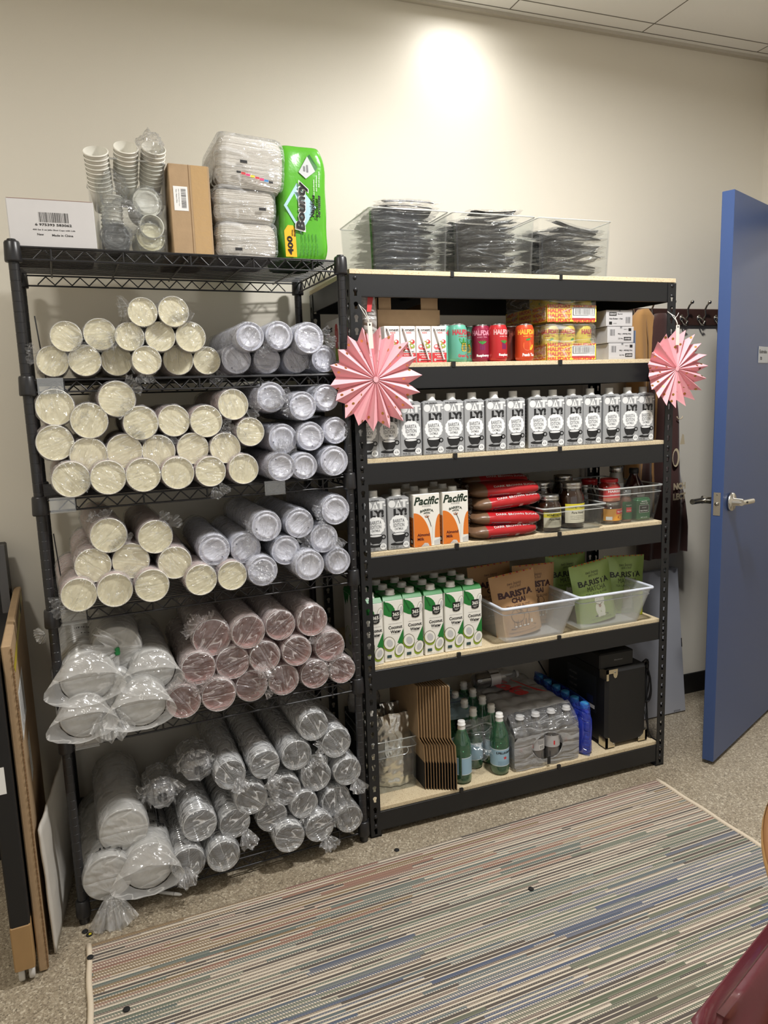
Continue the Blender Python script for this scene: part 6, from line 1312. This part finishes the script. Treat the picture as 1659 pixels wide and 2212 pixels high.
wp([(.060, .245), (.082, .228), (.110, .250), (.090, .290)], 3, mat('print_silver', (196, 200, 200), .3)); wp([(.090, .290), (.110, .250), (.118, .262), (.098, .296)], 3, mat('dark_green_print', (40, 110, 40), .4)); wp([(.074, .262), (.080, .262), (.080, .248), (.074, .248)], 5, GREYINK); wp([(.084, .266), (.089, .266), (.089, .246), (.084, .246)], 5, GREYINK)
for i in range(3): b.text(None, 'thick and absorbent', .105 + i * .008, .205 + i * .012, .045, .004, 3, WHITE, .01, rot=pi / 2, warp=W)
b.build('pack', e); b = MB()
for j in range(3): frill(b, w * .5 + .01 * j, d * .4, h - .006, .022, .05, (.2 * (j - 1), -.2, 1), NPF, j + 4)
b.build('gathered_top', e)

# ======================= PAPER ROSETTES =======================
PINK = mat('pink_paper', (238, 172, 180), .65, bump=.05, bscale=200); GOLD = mat('gold_foil_dot', (190, 150, 84), .25, .85); STRG = mat('white_string', (232, 228, 220), .7)
def rosette(C_, R, n, seed, M2, lb, sy=1.0, hook=None):
    e = empty('paper_rosette', TR(*C_) @ M2); tag(e, lb, 'paper rosette', 'pink paper rosettes'); b = MB(); rnd = random.Random(seed); vs = [(0, -.004, 0)]; N_ = n * 2
    A_ = [2 * pi * (i + .25 * rnd.uniform(-.5, .5)) / N_ + .04 for i in range(N_)]
    ring = []
    for i, a in enumerate(A_):
        pk = i % 2 == 0; rr = R * (1 if pk else .80) * rnd.uniform(.97, 1.03); ring.append((rr * cos(a), -.013 if pk else .013, rr * sin(a) * sy))
    inner = [(p[0] * .04, -.006 if i % 2 == 0 else .004, p[2] * .04) for i, p in enumerate(ring)]
    T = .0004; vs = inner + ring; fs = [(i, (i + 1) % N_, N_ + (i + 1) % N_, N_ + i) for i in range(N_)]; b.add(vs, fs, PINK, False)
    b.add([(x, y + .0006, z) for x, y, z in vs], [f[::-1] for f in fs], PINK, False)
    b.add([(x * 1.6, -.0068, z * 1.6) for x, y, z in inner], [tuple(range(N_))], PINK); b.build('pleated_paper', e); g = MB()
    for i in range(N_):
        p0 = Vector(inner[i]); p1 = Vector(inner[(i + 1) % N_]); q0 = Vector(ring[i]); q1 = Vector(ring[(i + 1) % N_]); nrm = (q0 - p0).cross(q1 - p0).normalized()
        if nrm.y > 0: nrm = -nrm
        for t in ((.42, .72, .95) if i % 3 == 0 else (.58, .86) if i % 3 == 1 else (.34, .66)):
            s_ = rnd.uniform(.2, .8); c = (p0.lerp(q0, t)).lerp(p1.lerp(q1, t), s_); U = (q0 - p0).normalized(); V = nrm.cross(U); rd = .0046; lim = ((q0 - q1).length * t) * .45; ru = min(rd, lim)
            if ru < .002: continue
            g.add([c + nrm * .0006 + U * (rd * cos(a)) + V * (min(rd, lim * .9) * sin(a)) for a in [2 * pi * k / 12 for k in range(12)]], [tuple(range(12))], GOLD)
    g.build('gold_dots', e)['kind'] = 'stuff'; t = MB(); t.box(-.018, -.004, -.0165, -.0145, R * .62, R * 1.14, mat('white_card_tab', (222, 218, 210), .6)); t.lathe([(.003, 0), (0, .0005)], INK, 8, TR(-.011, -.0166, R * 1.09) @ RX(pi / 2)); t.build('card_tab', e)
    s = MB(); s.tube([(-.011, -.016, R * 1.09), (-.014, -.016, R * 1.2), (-.018, -.006, R * 1.38), (-.026, .018, R * 1.50)], .0009, STRG, 5); s.tube([(-.011, -.016, R * 1.09), (-.020, -.016, R * 1.25), (-.030, -.004, R * 1.42), (-.028, .018, R * 1.52)], .0009, STRG, 5)
    if seed == 2: s.tube([(-.020, -.008, R * 1.3), (-.010, -.010, R * 1.38), (-.004, -.010, R * 1.46)], .0008, STRG, 5)
    s.build('string', e); return e
rosette((.060, -.031, 1.515), .147, 18, 1, RY(-.04), 'large pink paper rosette with gold dots on the upright between the racks', 1.05)
rosette((1.196, -.036, 1.526), .132, 19, 2, RZ(.0), 'pink paper rosette with gold dots on the right upright near the coats', 1.02)

# ======================= COAT RAIL AND COATS =======================
WALN = mat('dark_walnut_rail', (64, 42, 36), .4, var=.15, vscale=14); NIK = mat('nickel_hook', (168, 164, 156), .22, 1.0)
e = empty('coat_rail', TR(1.30, .482, 1.73)); tag(e, 'dark wooden coat rail with nickel double hooks on the back wall', 'coat rail'); b = MB(); b.box(0, .76, 0, .018, 0, .072, WALN, bev=.003); b.build('rail', e)
for i in range(7):
    x = .10 + i * .096; h_ = MB(); h_.lathe([(0, 0), (.011, 0), (.010, .003), (0, .004)], NIK, 18, TR(x, 0, .030) @ RX(pi / 2) @ Matrix.Diagonal((1, 1.6, 1, 1)))
    h_.tube([(x, -.003, .040), (x, -.012, .030), (x, -.028, .022), (x, -.040, .040), (x, -.036, .062), (x, -.046, .080), (x, -.060, .092)], .0042, NIK, 8); h_.lathe([(0, 0), (.007, .003), (.008, .008), (.005, .014), (0, .016)], NIK, 14, TR(x, -.056, .088) @ RX(pi / 2 * .6))
    h_.tube([(x, -.003, .020), (x, -.015, .004), (x, -.028, .000), (x, -.036, .012)], .0038, NIK, 8); h_.lathe([(0, 0), (.0055, .003), (.006, .006), (0, .011)], NIK, 12, TR(x, -.036, .008)); h_.build('hook', e)
def garment(name, m, C_, prof, depth, label, seed, extra=None, folds=6):
    """hanging cloth: prof = [(z, x_left, x_right)] from the hook down"""
    e = empty(name, TR(0, 0, 0)); tag(e, label, 'coat'); b = MB(); vs = []; fs = []; S = 48; n = len(prof) * 4
    def P(z):
        for (za, la, ra), (zb_, lb, rb) in zip(prof, prof[1:]):
            if za >= z >= zb_: t = (za - z) / (za - zb_); t = t * t * (3 - 2 * t) if False else t; return la + (lb - la) * t, ra + (rb - ra) * t
        return prof[-1][1:]
    z0_, z1_ = prof[0][0], prof[-1][0]
    for i in range(n + 1):
        z = z0_ + (z1_ - z0_) * i / n; l, r = P(z); fa = min(1, i / n * 2.2 + .1)
        for k in range(S):
            a = 2 * pi * k / S; ca, sa = cos(a), sin(a); x = (l + r) / 2 - (r - l) / 2 * ca * (abs(ca) ** -.2 if abs(ca) > .05 else 1) * .98
            y = C_ - depth / 2 * (1 if sa > 0 else -1) * abs(sa) ** .6 * (.5 + .5 * fa)
            y += .012 * fa * sin(x * folds * 14 + seed + 1.2 * nz3(x * 4, z * 3, seed)) * (1 if sa > 0 else .4); zz = z + (.012 * sin(x * 22 + seed) if i == n else 0)
            vs.append((x, min(y, .475), zz))
    for i in range(n):
        for k in range(S): k2 = (k + 1) % S; fs.append((i * S + k, (i + 1) * S + k, (i + 1) * S + k2, i * S + k2))
    fs.append(tuple(range(S))); b.add(vs, fs, m, True); b.build('garment_body', e)
    if extra: extra(e)
    return e
TAN = mat('tan_canvas', (172, 128, 74), .85, sheen=.3, bump=.3, bscale=500, bdist=.0008); DBR = mat('dark_brown_cotton', (62, 34, 30), .9, sheen=.3, bump=.3, bscale=500, bdist=.0008); CRP = mat('cream_print', (206, 190, 158), .8)
def seams(e):
    b = MB(); b.tube([(1.432, .408, 1.775), (1.430, .385, 1.65), (1.428, .378, 1.50), (1.425, .375, 1.2)], .0022, CARD_D, 6); b.build('seam', e)
garment('canvas_coat', TAN, .425, [(1.790, 1.415, 1.450), (1.765, 1.385, 1.478), (1.70, 1.365, 1.525), (1.60, 1.362, 1.56), (1.45, 1.362, 1.575), (1.2, 1.360, 1.58), (.98, 1.36, 1.575), (.92, 1.362, 1.57)], .085, 'tan canvas coat hanging on the rail behind the right upright', 1, seams)
def brown_print(e):
    b = MB(); Wp = lambda u, v, k: Vector((u, .400 - .0545 * max(.01, 1 - ((u - 1.53) / .128) ** 2) ** .3 - .0006 * k, v))
    b.text(None, 'NCH', 1.582, 1.040, .074, .030, 2, CRP, .06, warp=Wp); b.text(None, 'LECT', 1.583, .995, .078, .030, 2, CRP, .06, warp=Wp)
    b.add([Wp(1.555 + .020 * cos(a), 1.165 + .04 * sin(a), 2) for a in [2 * pi * i / 18 for i in range(18)]], [tuple(range(18))], CRP); b.add([Wp(1.550 + .013 * cos(a), 1.165 + .03 * sin(a), 5) for a in [2 * pi * i / 18 for i in range(18)]], [tuple(range(18))], DBR)
    b.add([Wp(x, z, 2) for x, z in ((1.575, 1.22), (1.605, 1.22), (1.598, 1.26), (1.588, 1.265))], [(0, 1, 2, 3)], CRP); b.tube([Wp(1.57 + .016 * cos(a), 1.34 + .012 * sin(a), 2) for a in [pi + pi * i / 10 for i in range(11)]], .0022, CRP, 5); b.build('printed_text', e)
garment('brown_shirt', DBR, .400, [(1.770, 1.48, 1.52), (1.735, 1.46, 1.550), (1.60, 1.45, 1.560), (1.45, 1.44, 1.575), (1.30, 1.43, 1.595), (1.15, 1.42, 1.618), (.98, 1.41, 1.650), (.86, 1.41, 1.662), (.735, 1.41, 1.662)], .080, 'dark brown shirt with cream lettering hanging beside the tan coat', 4, brown_print)
b = MB()
GRB = mat('pale_grey_carton', (168, 170, 178), .55, var=.03, vscale=20)
bb = empty('leaning_flat_box', TR(1.33, .340, 0) @ RX(-.115)); tag(bb, 'tall pale grey flat box leaning on the wall behind the right upright', 'box'); b.box(0, .318, 0, .045, .004, .66, GRB, bev=.003); F = Frame((0, 0, 0)); b.rect(F, .25, .285, .010, .016, 1, INK); b.rect(F, .252, .283, .0115, .0145, 2, GRB); b.rect(F, .312, .317, .30, .34, 1, INK)
b.build('flat_box', bb)

# ======================= LEFT SIDE =======================
e = empty('flat_cardboard_box', TR(-.977, -.207, 0) @ RZ(.062)); tag(e, 'tall flat cardboard box with arrows and white labels standing left of the wire rack', 'box')
b = MB(); b.box(-.022, .0, 0, .66, .003, .893, CARD, bev=.003)
K = Frame((0, 0, 0), (0, 1, 0)); b.rect(K, .060, .270, .62, .75, 1, WHITE); b.rect(K, .190, .270, .44, .56, 1, WHITE); FF = Frame((0, .230, .50), (0, 0, 1), (0, -1, 0)); FF.N = Vector((1, 0, 0)); b.barcode(FF, -.055, .055, -.006, .006, 2, INK, 30)
for i in range(7): b.rect(K, .085 + i * .024, .092 + i * .024, .635 + .006 * (i % 3), .738, 2, GREYINK)
for u in (.012, .032): b.rect(K, u, u + .002, .64, .72, 1, INK); b.poly(K, [(u - .006, .715), (u + .008, .715), (u + .001, .745)], 1, INK)
b.rect(K, .004, .048, .632, .638, 1, INK)
b.build('box_body', e); b = MB()
for i in range(86): z = .01 + i * .0102; b.box(-.0008, .0018, -.0005 - .0022 * (i % 2), .004, z, z + .0070, CARD_D)
b.build('torn_edge', e); b = MB(); b.add([(.0006, .02, .83), (.0006, .58, .888), (.0006, .62, .888), (.0006, .62, .86), (.0006, .05, .805)], [(0, 1, 2, 3, 4)], mat('yellow_tape', (196, 178, 44), .4)); b.add([(.0010, .46, .868), (.0010, .54, .878), (.0010, .52, .85), (.0010, .47, .845)], [(0, 1, 2, 3)], INK); b.build('yellow_tape_strip', e)
b = MB(); FOAM = mat('white_foam_sheet', (204, 200, 192), .6, bump=.4, bscale=12, bdist=.01)
P0 = Vector((-.960, -.150, .003)); P3 = Vector((-.966, -.152, .369)); q_ = atZ(135, 1640, .369); P2 = P3 + (q_ - P3) * 1.25; P1 = P2 + Vector((.006, .002, -.366)); T = Vector((-.006, 0, 0)); n = 16; vs = []; fs = []
for s_ in (0, 1):
    for j in range(n + 1):
        for i in range(n + 1):
            p = P0.lerp(P1, i / n).lerp(P3.lerp(P2, i / n), j / n); p = p + Vector((.003 * nz3(i * .6, j * .25, 1), 0, 0)) + T * s_; vs.append(p)
N1 = (n + 1) ** 2
for j in range(n):
    for i in range(n): q = j * (n + 1) + i; fs.append((q, q + 1, q + n + 2, q + n + 1)); fs.append((q + N1, q + n + 1 + N1, q + n + 2 + N1, q + 1 + N1))
edge = [i for i in range(n + 1)] + [(j * (n + 1) + n) for j in range(1, n + 1)] + [n * (n + 1) + i for i in range(n - 1, -1, -1)] + [j * (n + 1) for j in range(n - 1, 0, -1)]
for k in range(len(edge)): a, c = edge[k], edge[(k + 1) % len(edge)]; fs.append((a, a + N1, c + N1, c))
b.add(vs, fs, FOAM, True); o = b.build('white_foam_board'); tag(o, 'low white film wrapped board leaning between cardboard box and wire rack', 'board')
BKP = mat('black_panel', (16, 16, 18), .5)
e = empty('black_rolling_case', TR(-1.048, -.243, 0) @ RZ(.062)); tag(e, 'tall black case with brown cardboard foot on white casters', 'case'); b = MB(); b.box(0, .046, 0, .50, .16, .86, BKP, bev=.004); b.build('case_body', e); b = MB(); b.box(-.001, .047, -.002, .502, .045, .17, mat('brown_foot_wrap', (160, 128, 86), .6, var=.1, vscale=30), bev=.003); b.build('cardboard_foot', e)
WC = mat('white_caster', (206, 204, 200), .5)
for x in (.012, .036):
    b = MB(); b.lathe([(0, -.007), (.018, -.007), (.020, -.004), (.020, .004), (.018, .007), (0, .007)], WC, 18, TR(x, .03, .0205) @ RY(pi / 2)); b.box(x - .006, x + .006, .022, .038, .030, .047, WC); b.build('caster', e)
b = MB(); b.rect(Frame((0, 0, 0)), .004, .030, .53, .60, 1, WHITE); b.build('white_label', e)
e = empty('black_monitor', TR(-1.50, .395, 0)); tag(e, 'large black framed screen standing against the wall at far left', 'screen'); b = MB(); b.box(0, .455, 0, .055, .30, 1.045, BKP, bev=.004); F = Frame((0, -.0, 0)); b.box(0, .455, -.012, 0, 1.02, 1.045, mat('grey_bezel', (92, 92, 94), .4)); b.box(.43, .455, -.012, 0, .30, 1.02, mat('grey_bezel', (92, 92, 94), .4)); b.box(0, .43, -.004, .0, .31, 1.02, mat('dark_screen', (12, 12, 14), .2)); b.build('screen', e); b = MB(); b.box(.05, .40, -.02, .07, 0, .30, BKP, bev=.004); b.build('stand', e)

# ======================= RUG =======================
def rug_mat():
    m, nt, N, L, P = nt_mat('striped_woven_rug')
    tc = N.new('ShaderNodeTexCoord'); sx = N.new('ShaderNodeSeparateXYZ'); L.new(tc.outputs['Object'], sx.inputs[0])
    def M_(op, a, b_=None, c=None, clamp=False):
        n = N.new('ShaderNodeMath'); n.operation = op; n.use_clamp = clamp
        for i, v in enumerate((a, b_, c)):
            if v is None: continue
            if isinstance(v, (int, float)): n.inputs[i].default_value = v
            else: L.new(v, n.inputs[i])
        return n.outputs[0]
    X, Y = sx.outputs[0], sx.outputs[1]
    pitch = .0112
    r = M_('DIVIDE', Y, pitch); row = M_('FLOOR', r); fr = M_('FRACT', r)
    def wn(x, y, z=0.0):
        c = N.new('ShaderNodeCombineXYZ')
        for i, v in enumerate((x, y, z)):
            if isinstance(v, (int, float)): c.inputs[i].default_value = v
            else: L.new(v, c.inputs[i])
        w = N.new('ShaderNodeTexWhiteNoise'); L.new(c.outputs[0], w.inputs['Vector']); return w
    w1 = wn(row, 3.0); cell = M_('FLOOR', M_('MULTIPLY_ADD', w1.outputs['Value'], 9.0, M_('DIVIDE', X, .30)))
    w2 = wn(row, cell, 1.0); w3 = wn(row, cell, 7.0); w4 = wn(row, cell, 13.0)
    def ramp(src, stops, const=True):
        rr = N.new('ShaderNodeValToRGB'); L.new(src, rr.inputs[0]); rr.color_ramp.interpolation = 'CONSTANT' if const else 'LINEAR'; e = rr.color_ramp.elements
        e[0].position, e[0].color = stops[0][0], (*lin(stops[0][1]), 1); e[1].position, e[1].color = stops[1][0], (*lin(stops[1][1]), 1)
        for p, c in stops[2:]: q = e.new(p); q.color = (*lin(c), 1)
        return rr.outputs[0]
    # bands of dye across the width: reds, golds, greens, blues, greens, mauves
    band = M_('MULTIPLY_ADD', w3.outputs['Value'], .16, M_('DIVIDE', Y, -1.25))
    hue = ramp(band, [(0, (134, 104, 94)), (.06, (136, 100, 88)), (.12, (132, 110, 80)), (.18, (142, 106, 90)), (.24, (98, 108, 102)), (.32, (104, 112, 98)), (.40, (84, 94, 112)), (.46, (96, 106, 108)), (.52, (80, 90, 112)), (.58, (104, 108, 92)), (.66, (96, 104, 84)), (.76, (110, 106, 90)), (.84, (132, 108, 102)), (.92, (104, 92, 92))])
    neut = ramp(w2.outputs['Value'], [(0, (86, 78, 72)), (.35, (120, 106, 96)), (.6, (64, 58, 54)), (.8, (140, 128, 114))])
    def mix(f, a, b_):
        mx = N.new('ShaderNodeMix'); mx.data_type = 'RGBA'
        if isinstance(f, (int, float)): mx.inputs[0].default_value = f
        else: L.new(f, mx.inputs[0])
        L.new(a, mx.inputs[6]); L.new(b_, mx.inputs[7]); return mx.outputs[2]
    dark = mix(M_('GREATER_THAN', w4.outputs['Value'], .42), neut, hue)
    cr = N.new('ShaderNodeRGB'); cr.outputs[0].default_value = (*lin((208, 196, 178)), 1); bl = N.new('ShaderNodeRGB'); bl.outputs[0].default_value = (*lin((52, 46, 44)), 1)
    # stripe widths differ from row to row; some cream ribs are dashed like twisted yarn
    wid = M_('MULTIPLY_ADD', w2.outputs['Value'], .30, .24); isc = M_('LESS_THAN', fr, wid)
    dash = M_('GREATER_THAN', M_('SINE', M_('MULTIPLY_ADD', Y, 420.0, M_('MULTIPLY', X, 880.0))), -.1)
    tw = M_('GREATER_THAN', w4.outputs['Value'], .62); dd = M_('MULTIPLY', M_('SUBTRACT', 1.0, dash), tw)
    cream = mix(M_('MULTIPLY', dd, .75), cr.outputs[0], dark)
    col = mix(isc, dark, cream)
    # thin dark furrow and a second thin cream thread inside the coloured part
    fur = M_('MULTIPLY', M_('GREATER_THAN', fr, .90), .8); col = mix(fur, col, bl.outputs[0])
    th = M_('MULTIPLY', M_('MULTIPLY', M_('GREATER_THAN', fr, .70), M_('LESS_THAN', fr, .80)), M_('GREATER_THAN', w2.outputs['Value'], .35)); th = M_('MULTIPLY', th, M_('MULTIPLY_ADD', dash, .6, .2)); col = mix(th, col, cr.outputs[0])
    solid = M_('GREATER_THAN', w3.outputs['Value'], .93); col = mix(M_('MULTIPLY', solid, .85), col, hue)
    weave = M_('MULTIPLY_ADD', M_('SINE', M_('MULTIPLY', X, 1500.0)), .08, .96)
    mm = N.new('ShaderNodeMix'); mm.data_type = 'RGBA'; mm.blend_type = 'MULTIPLY'; mm.inputs[0].default_value = 1; L.new(col, mm.inputs[6]); cc = N.new('ShaderNodeCombineColor'); [L.new(weave, cc.inputs[i]) for i in range(3)]; L.new(cc.outputs[0], mm.inputs[7])
    L.new(mm.outputs[2], P.inputs['Base Color']); P.inputs['Roughness'].default_value = .9; P.inputs['Sheen Weight'].default_value = .2
    b = N.new('ShaderNodeBump'); b.inputs['Strength'].default_value = .6; b.inputs['Distance'].default_value = .0018; hgt = M_('ADD', M_('SINE', M_('MULTIPLY', fr, 3.14159)), M_('MULTIPLY', dash, .25)); L.new(hgt, b.inputs['Height']); L.new(b.outputs['Normal'], P.inputs['Normal'])
    return m
RUGE = mat('rug_cream_binding', (218, 204, 182), .85, bump=.4, bscale=300, bdist=.001)
ra = math.atan2(.067, 2.001); e = empty('woven_rug', TR(-.885, -.159, 0) @ RZ(ra)); tag(e, 'striped woven rug in cream, red, green and blue in front of the racks', 'rug')
b = MB(); NX, NY = 60, 40; vs = []; fs = []
for j in range(NY + 1):
    for i in range(NX + 1): x = .012 + 1.978 * i / NX; y = -1.55 * j / NY; vs.append((x, y, .007 + .0010 * nz3(x * 3, y * 3, 0)))
for j in range(NY):
    for i in range(NX): q = j * (NX + 1) + i; fs.append((q, q + NX + 1, q + NX + 2, q + 1))
b.add(vs, fs, rug_mat(), True); b.box(.002, 1.998, -1.548, -.002, .0005, .0055, mat('rug_backing', (120, 108, 96), .9)); b.build('pile', e)
for x in (.006, 1.994): b = MB(); b.tube([(x + .0015 * sin(i * .9), -1.55 * i / 60, .0062) for i in range(61)], .0075, RUGE, 8); b.build('end_binding', e)
# small things on the floor
DARK = mat('dark_felt', (22, 22, 22), .8)
for k, (px, py, lb) in enumerate(((184, 2013, 'small black felt disc on the floor by the wire rack foot'), (193, 2020, 'small black and yellow disc on the floor beside the black felt disc'), (857, 1837, 'small dark disc on the floor in front of the board rack'), (196, 2078, 'small dark disc on the left binding of the rug'), (274, 2187, 'small dark disc on the lower left of the rug'), (1147, 1926, 'small dark blue disc lying in the middle of the rug'))):
    p = atZ(px, py, .0); b = MB(); b.lathe([(0, .003), (.0075, .003), (.0085, .002), (.0085, 0), (0, 0)], DARK, 20)
    if k == 1: b.rect(Frame((0, 0, 0), (1, 0, 0), (0, 1, 0)), -.001, .006, -.006, .002, 12, HLY)
    o = b.build('felt_disc'); o.matrix_world = TR(p.x, p.y, .0005 if k < 3 else (.0078 if k != 3 else .0132)); tag(o, lb, 'felt disc', 'small discs on the floor and rug')
pa, pb = atZ(318, 1922, .01), atZ(393, 1931, .01); d = (pb - pa); e = empty('white_pen', TR(pa.x, pa.y, .0075) @ RZ(math.atan2(d.y, d.x))); tag(e, 'white stylus pen on the floor under the wire rack', 'pen'); L_ = d.length
RY9 = RY(pi / 2); b = MB(); b.lathe([(0, 0), (.0055, .001), (.0055, L_ * .78)], WHITE, 16, RY9); b.build('barrel', e); b = MB(); b.lathe([(.0056, L_ * .78), (.0056, L_ * .79)], INK, 16, RY9); b.lathe([(.0055, L_ * .79), (.0045, L_ * .93), (.002, L_ * .99), (0, L_)], WHITE, 16, RY9); b.build('tip', e)

# ======================= TABLE AND CHAIR AT THE RIGHT EDGE =======================
WOOD = mat('brown_table_wood', (136, 98, 62), .35, var=.2, vscale=9, coat=.2); WEDG = mat('table_edge_light', (196, 152, 96), .35)
e = empty('round_table', TR(.625, -1.775, 0)); tag(e, 'round wooden table at the right edge of the picture', 'table')
b = MB(); b.lathe([(0, .722), (.57, .722), (.595, .728), (.600, .738), (.598, .746), (.590, .750), (.0, .750)], WOOD, 96); b.lathe([(.596, .7265), (.6012, .736), (.6012, .741), (.599, .7465)], WEDG, 96); b.build('tabletop', e)
b = MB(); b.lathe([(.035, .03), (.035, .69), (.12, .722)], BLACK, 28); b.build('pedestal', e); b = MB(); b.lathe([(0, 0), (.26, 0), (.27, .008), (.26, .018), (.06, .032), (0, .032)], BLACK, 48); b.build('base', e)
VIN = mat('maroon_vinyl', (88, 26, 38), .28, spec=.6, bump=.25, bscale=30, bdist=.003, coat=.25)
ca = math.atan2(.36, .93); e = empty('vinyl_chair', TR(-.215, -1.622, 0) @ RZ(ca)); tag(e, 'maroon vinyl padded chair at the lower right corner, by the table', 'chair')
def pad(x0, x1, y0, y1, z0_, z1_, name):
    b = MB(); b.box(x0, x1, y0, y1, z0_, z1_, VIN, bev=.026); o = b.build(name, e); m_ = o.modifiers.new('s', 'SUBSURF'); m_.levels = 3; m_.render_levels = 3; b2 = o.modifiers.new('b', 'BEVEL') if False else None
    for p in o.data.polygons: p.use_smooth = True
pad(.0, .44, -.06, .0, .50, .83, 'backrest'); pad(.0, .44, -.46, -.05, .42, .49, 'seat')
for (x, y, t) in ((.03, -.03, .50), (.41, -.03, .50), (.03, -.43, .425), (.41, -.43, .425)): b = MB(); b.rod((x, y, 0), (x, y, t), .011, BLACK, 14); b.build('leg', e)
# stray scraps: wisp of film stuck behind the rack post
q = atW(98, 1370, .02); b = MB()
for j in range(3): frill(b, 0, 0, 0, .03, .014, (-.6, .2, -.8 + .5 * j), FILM_W, 60 + j)
o = b.build('film_scrap'); o.matrix_world = WM @ TR(*q); tag(o, 'scrap of cloudy film poking out left of the fourth shelf post', 'film scrap')
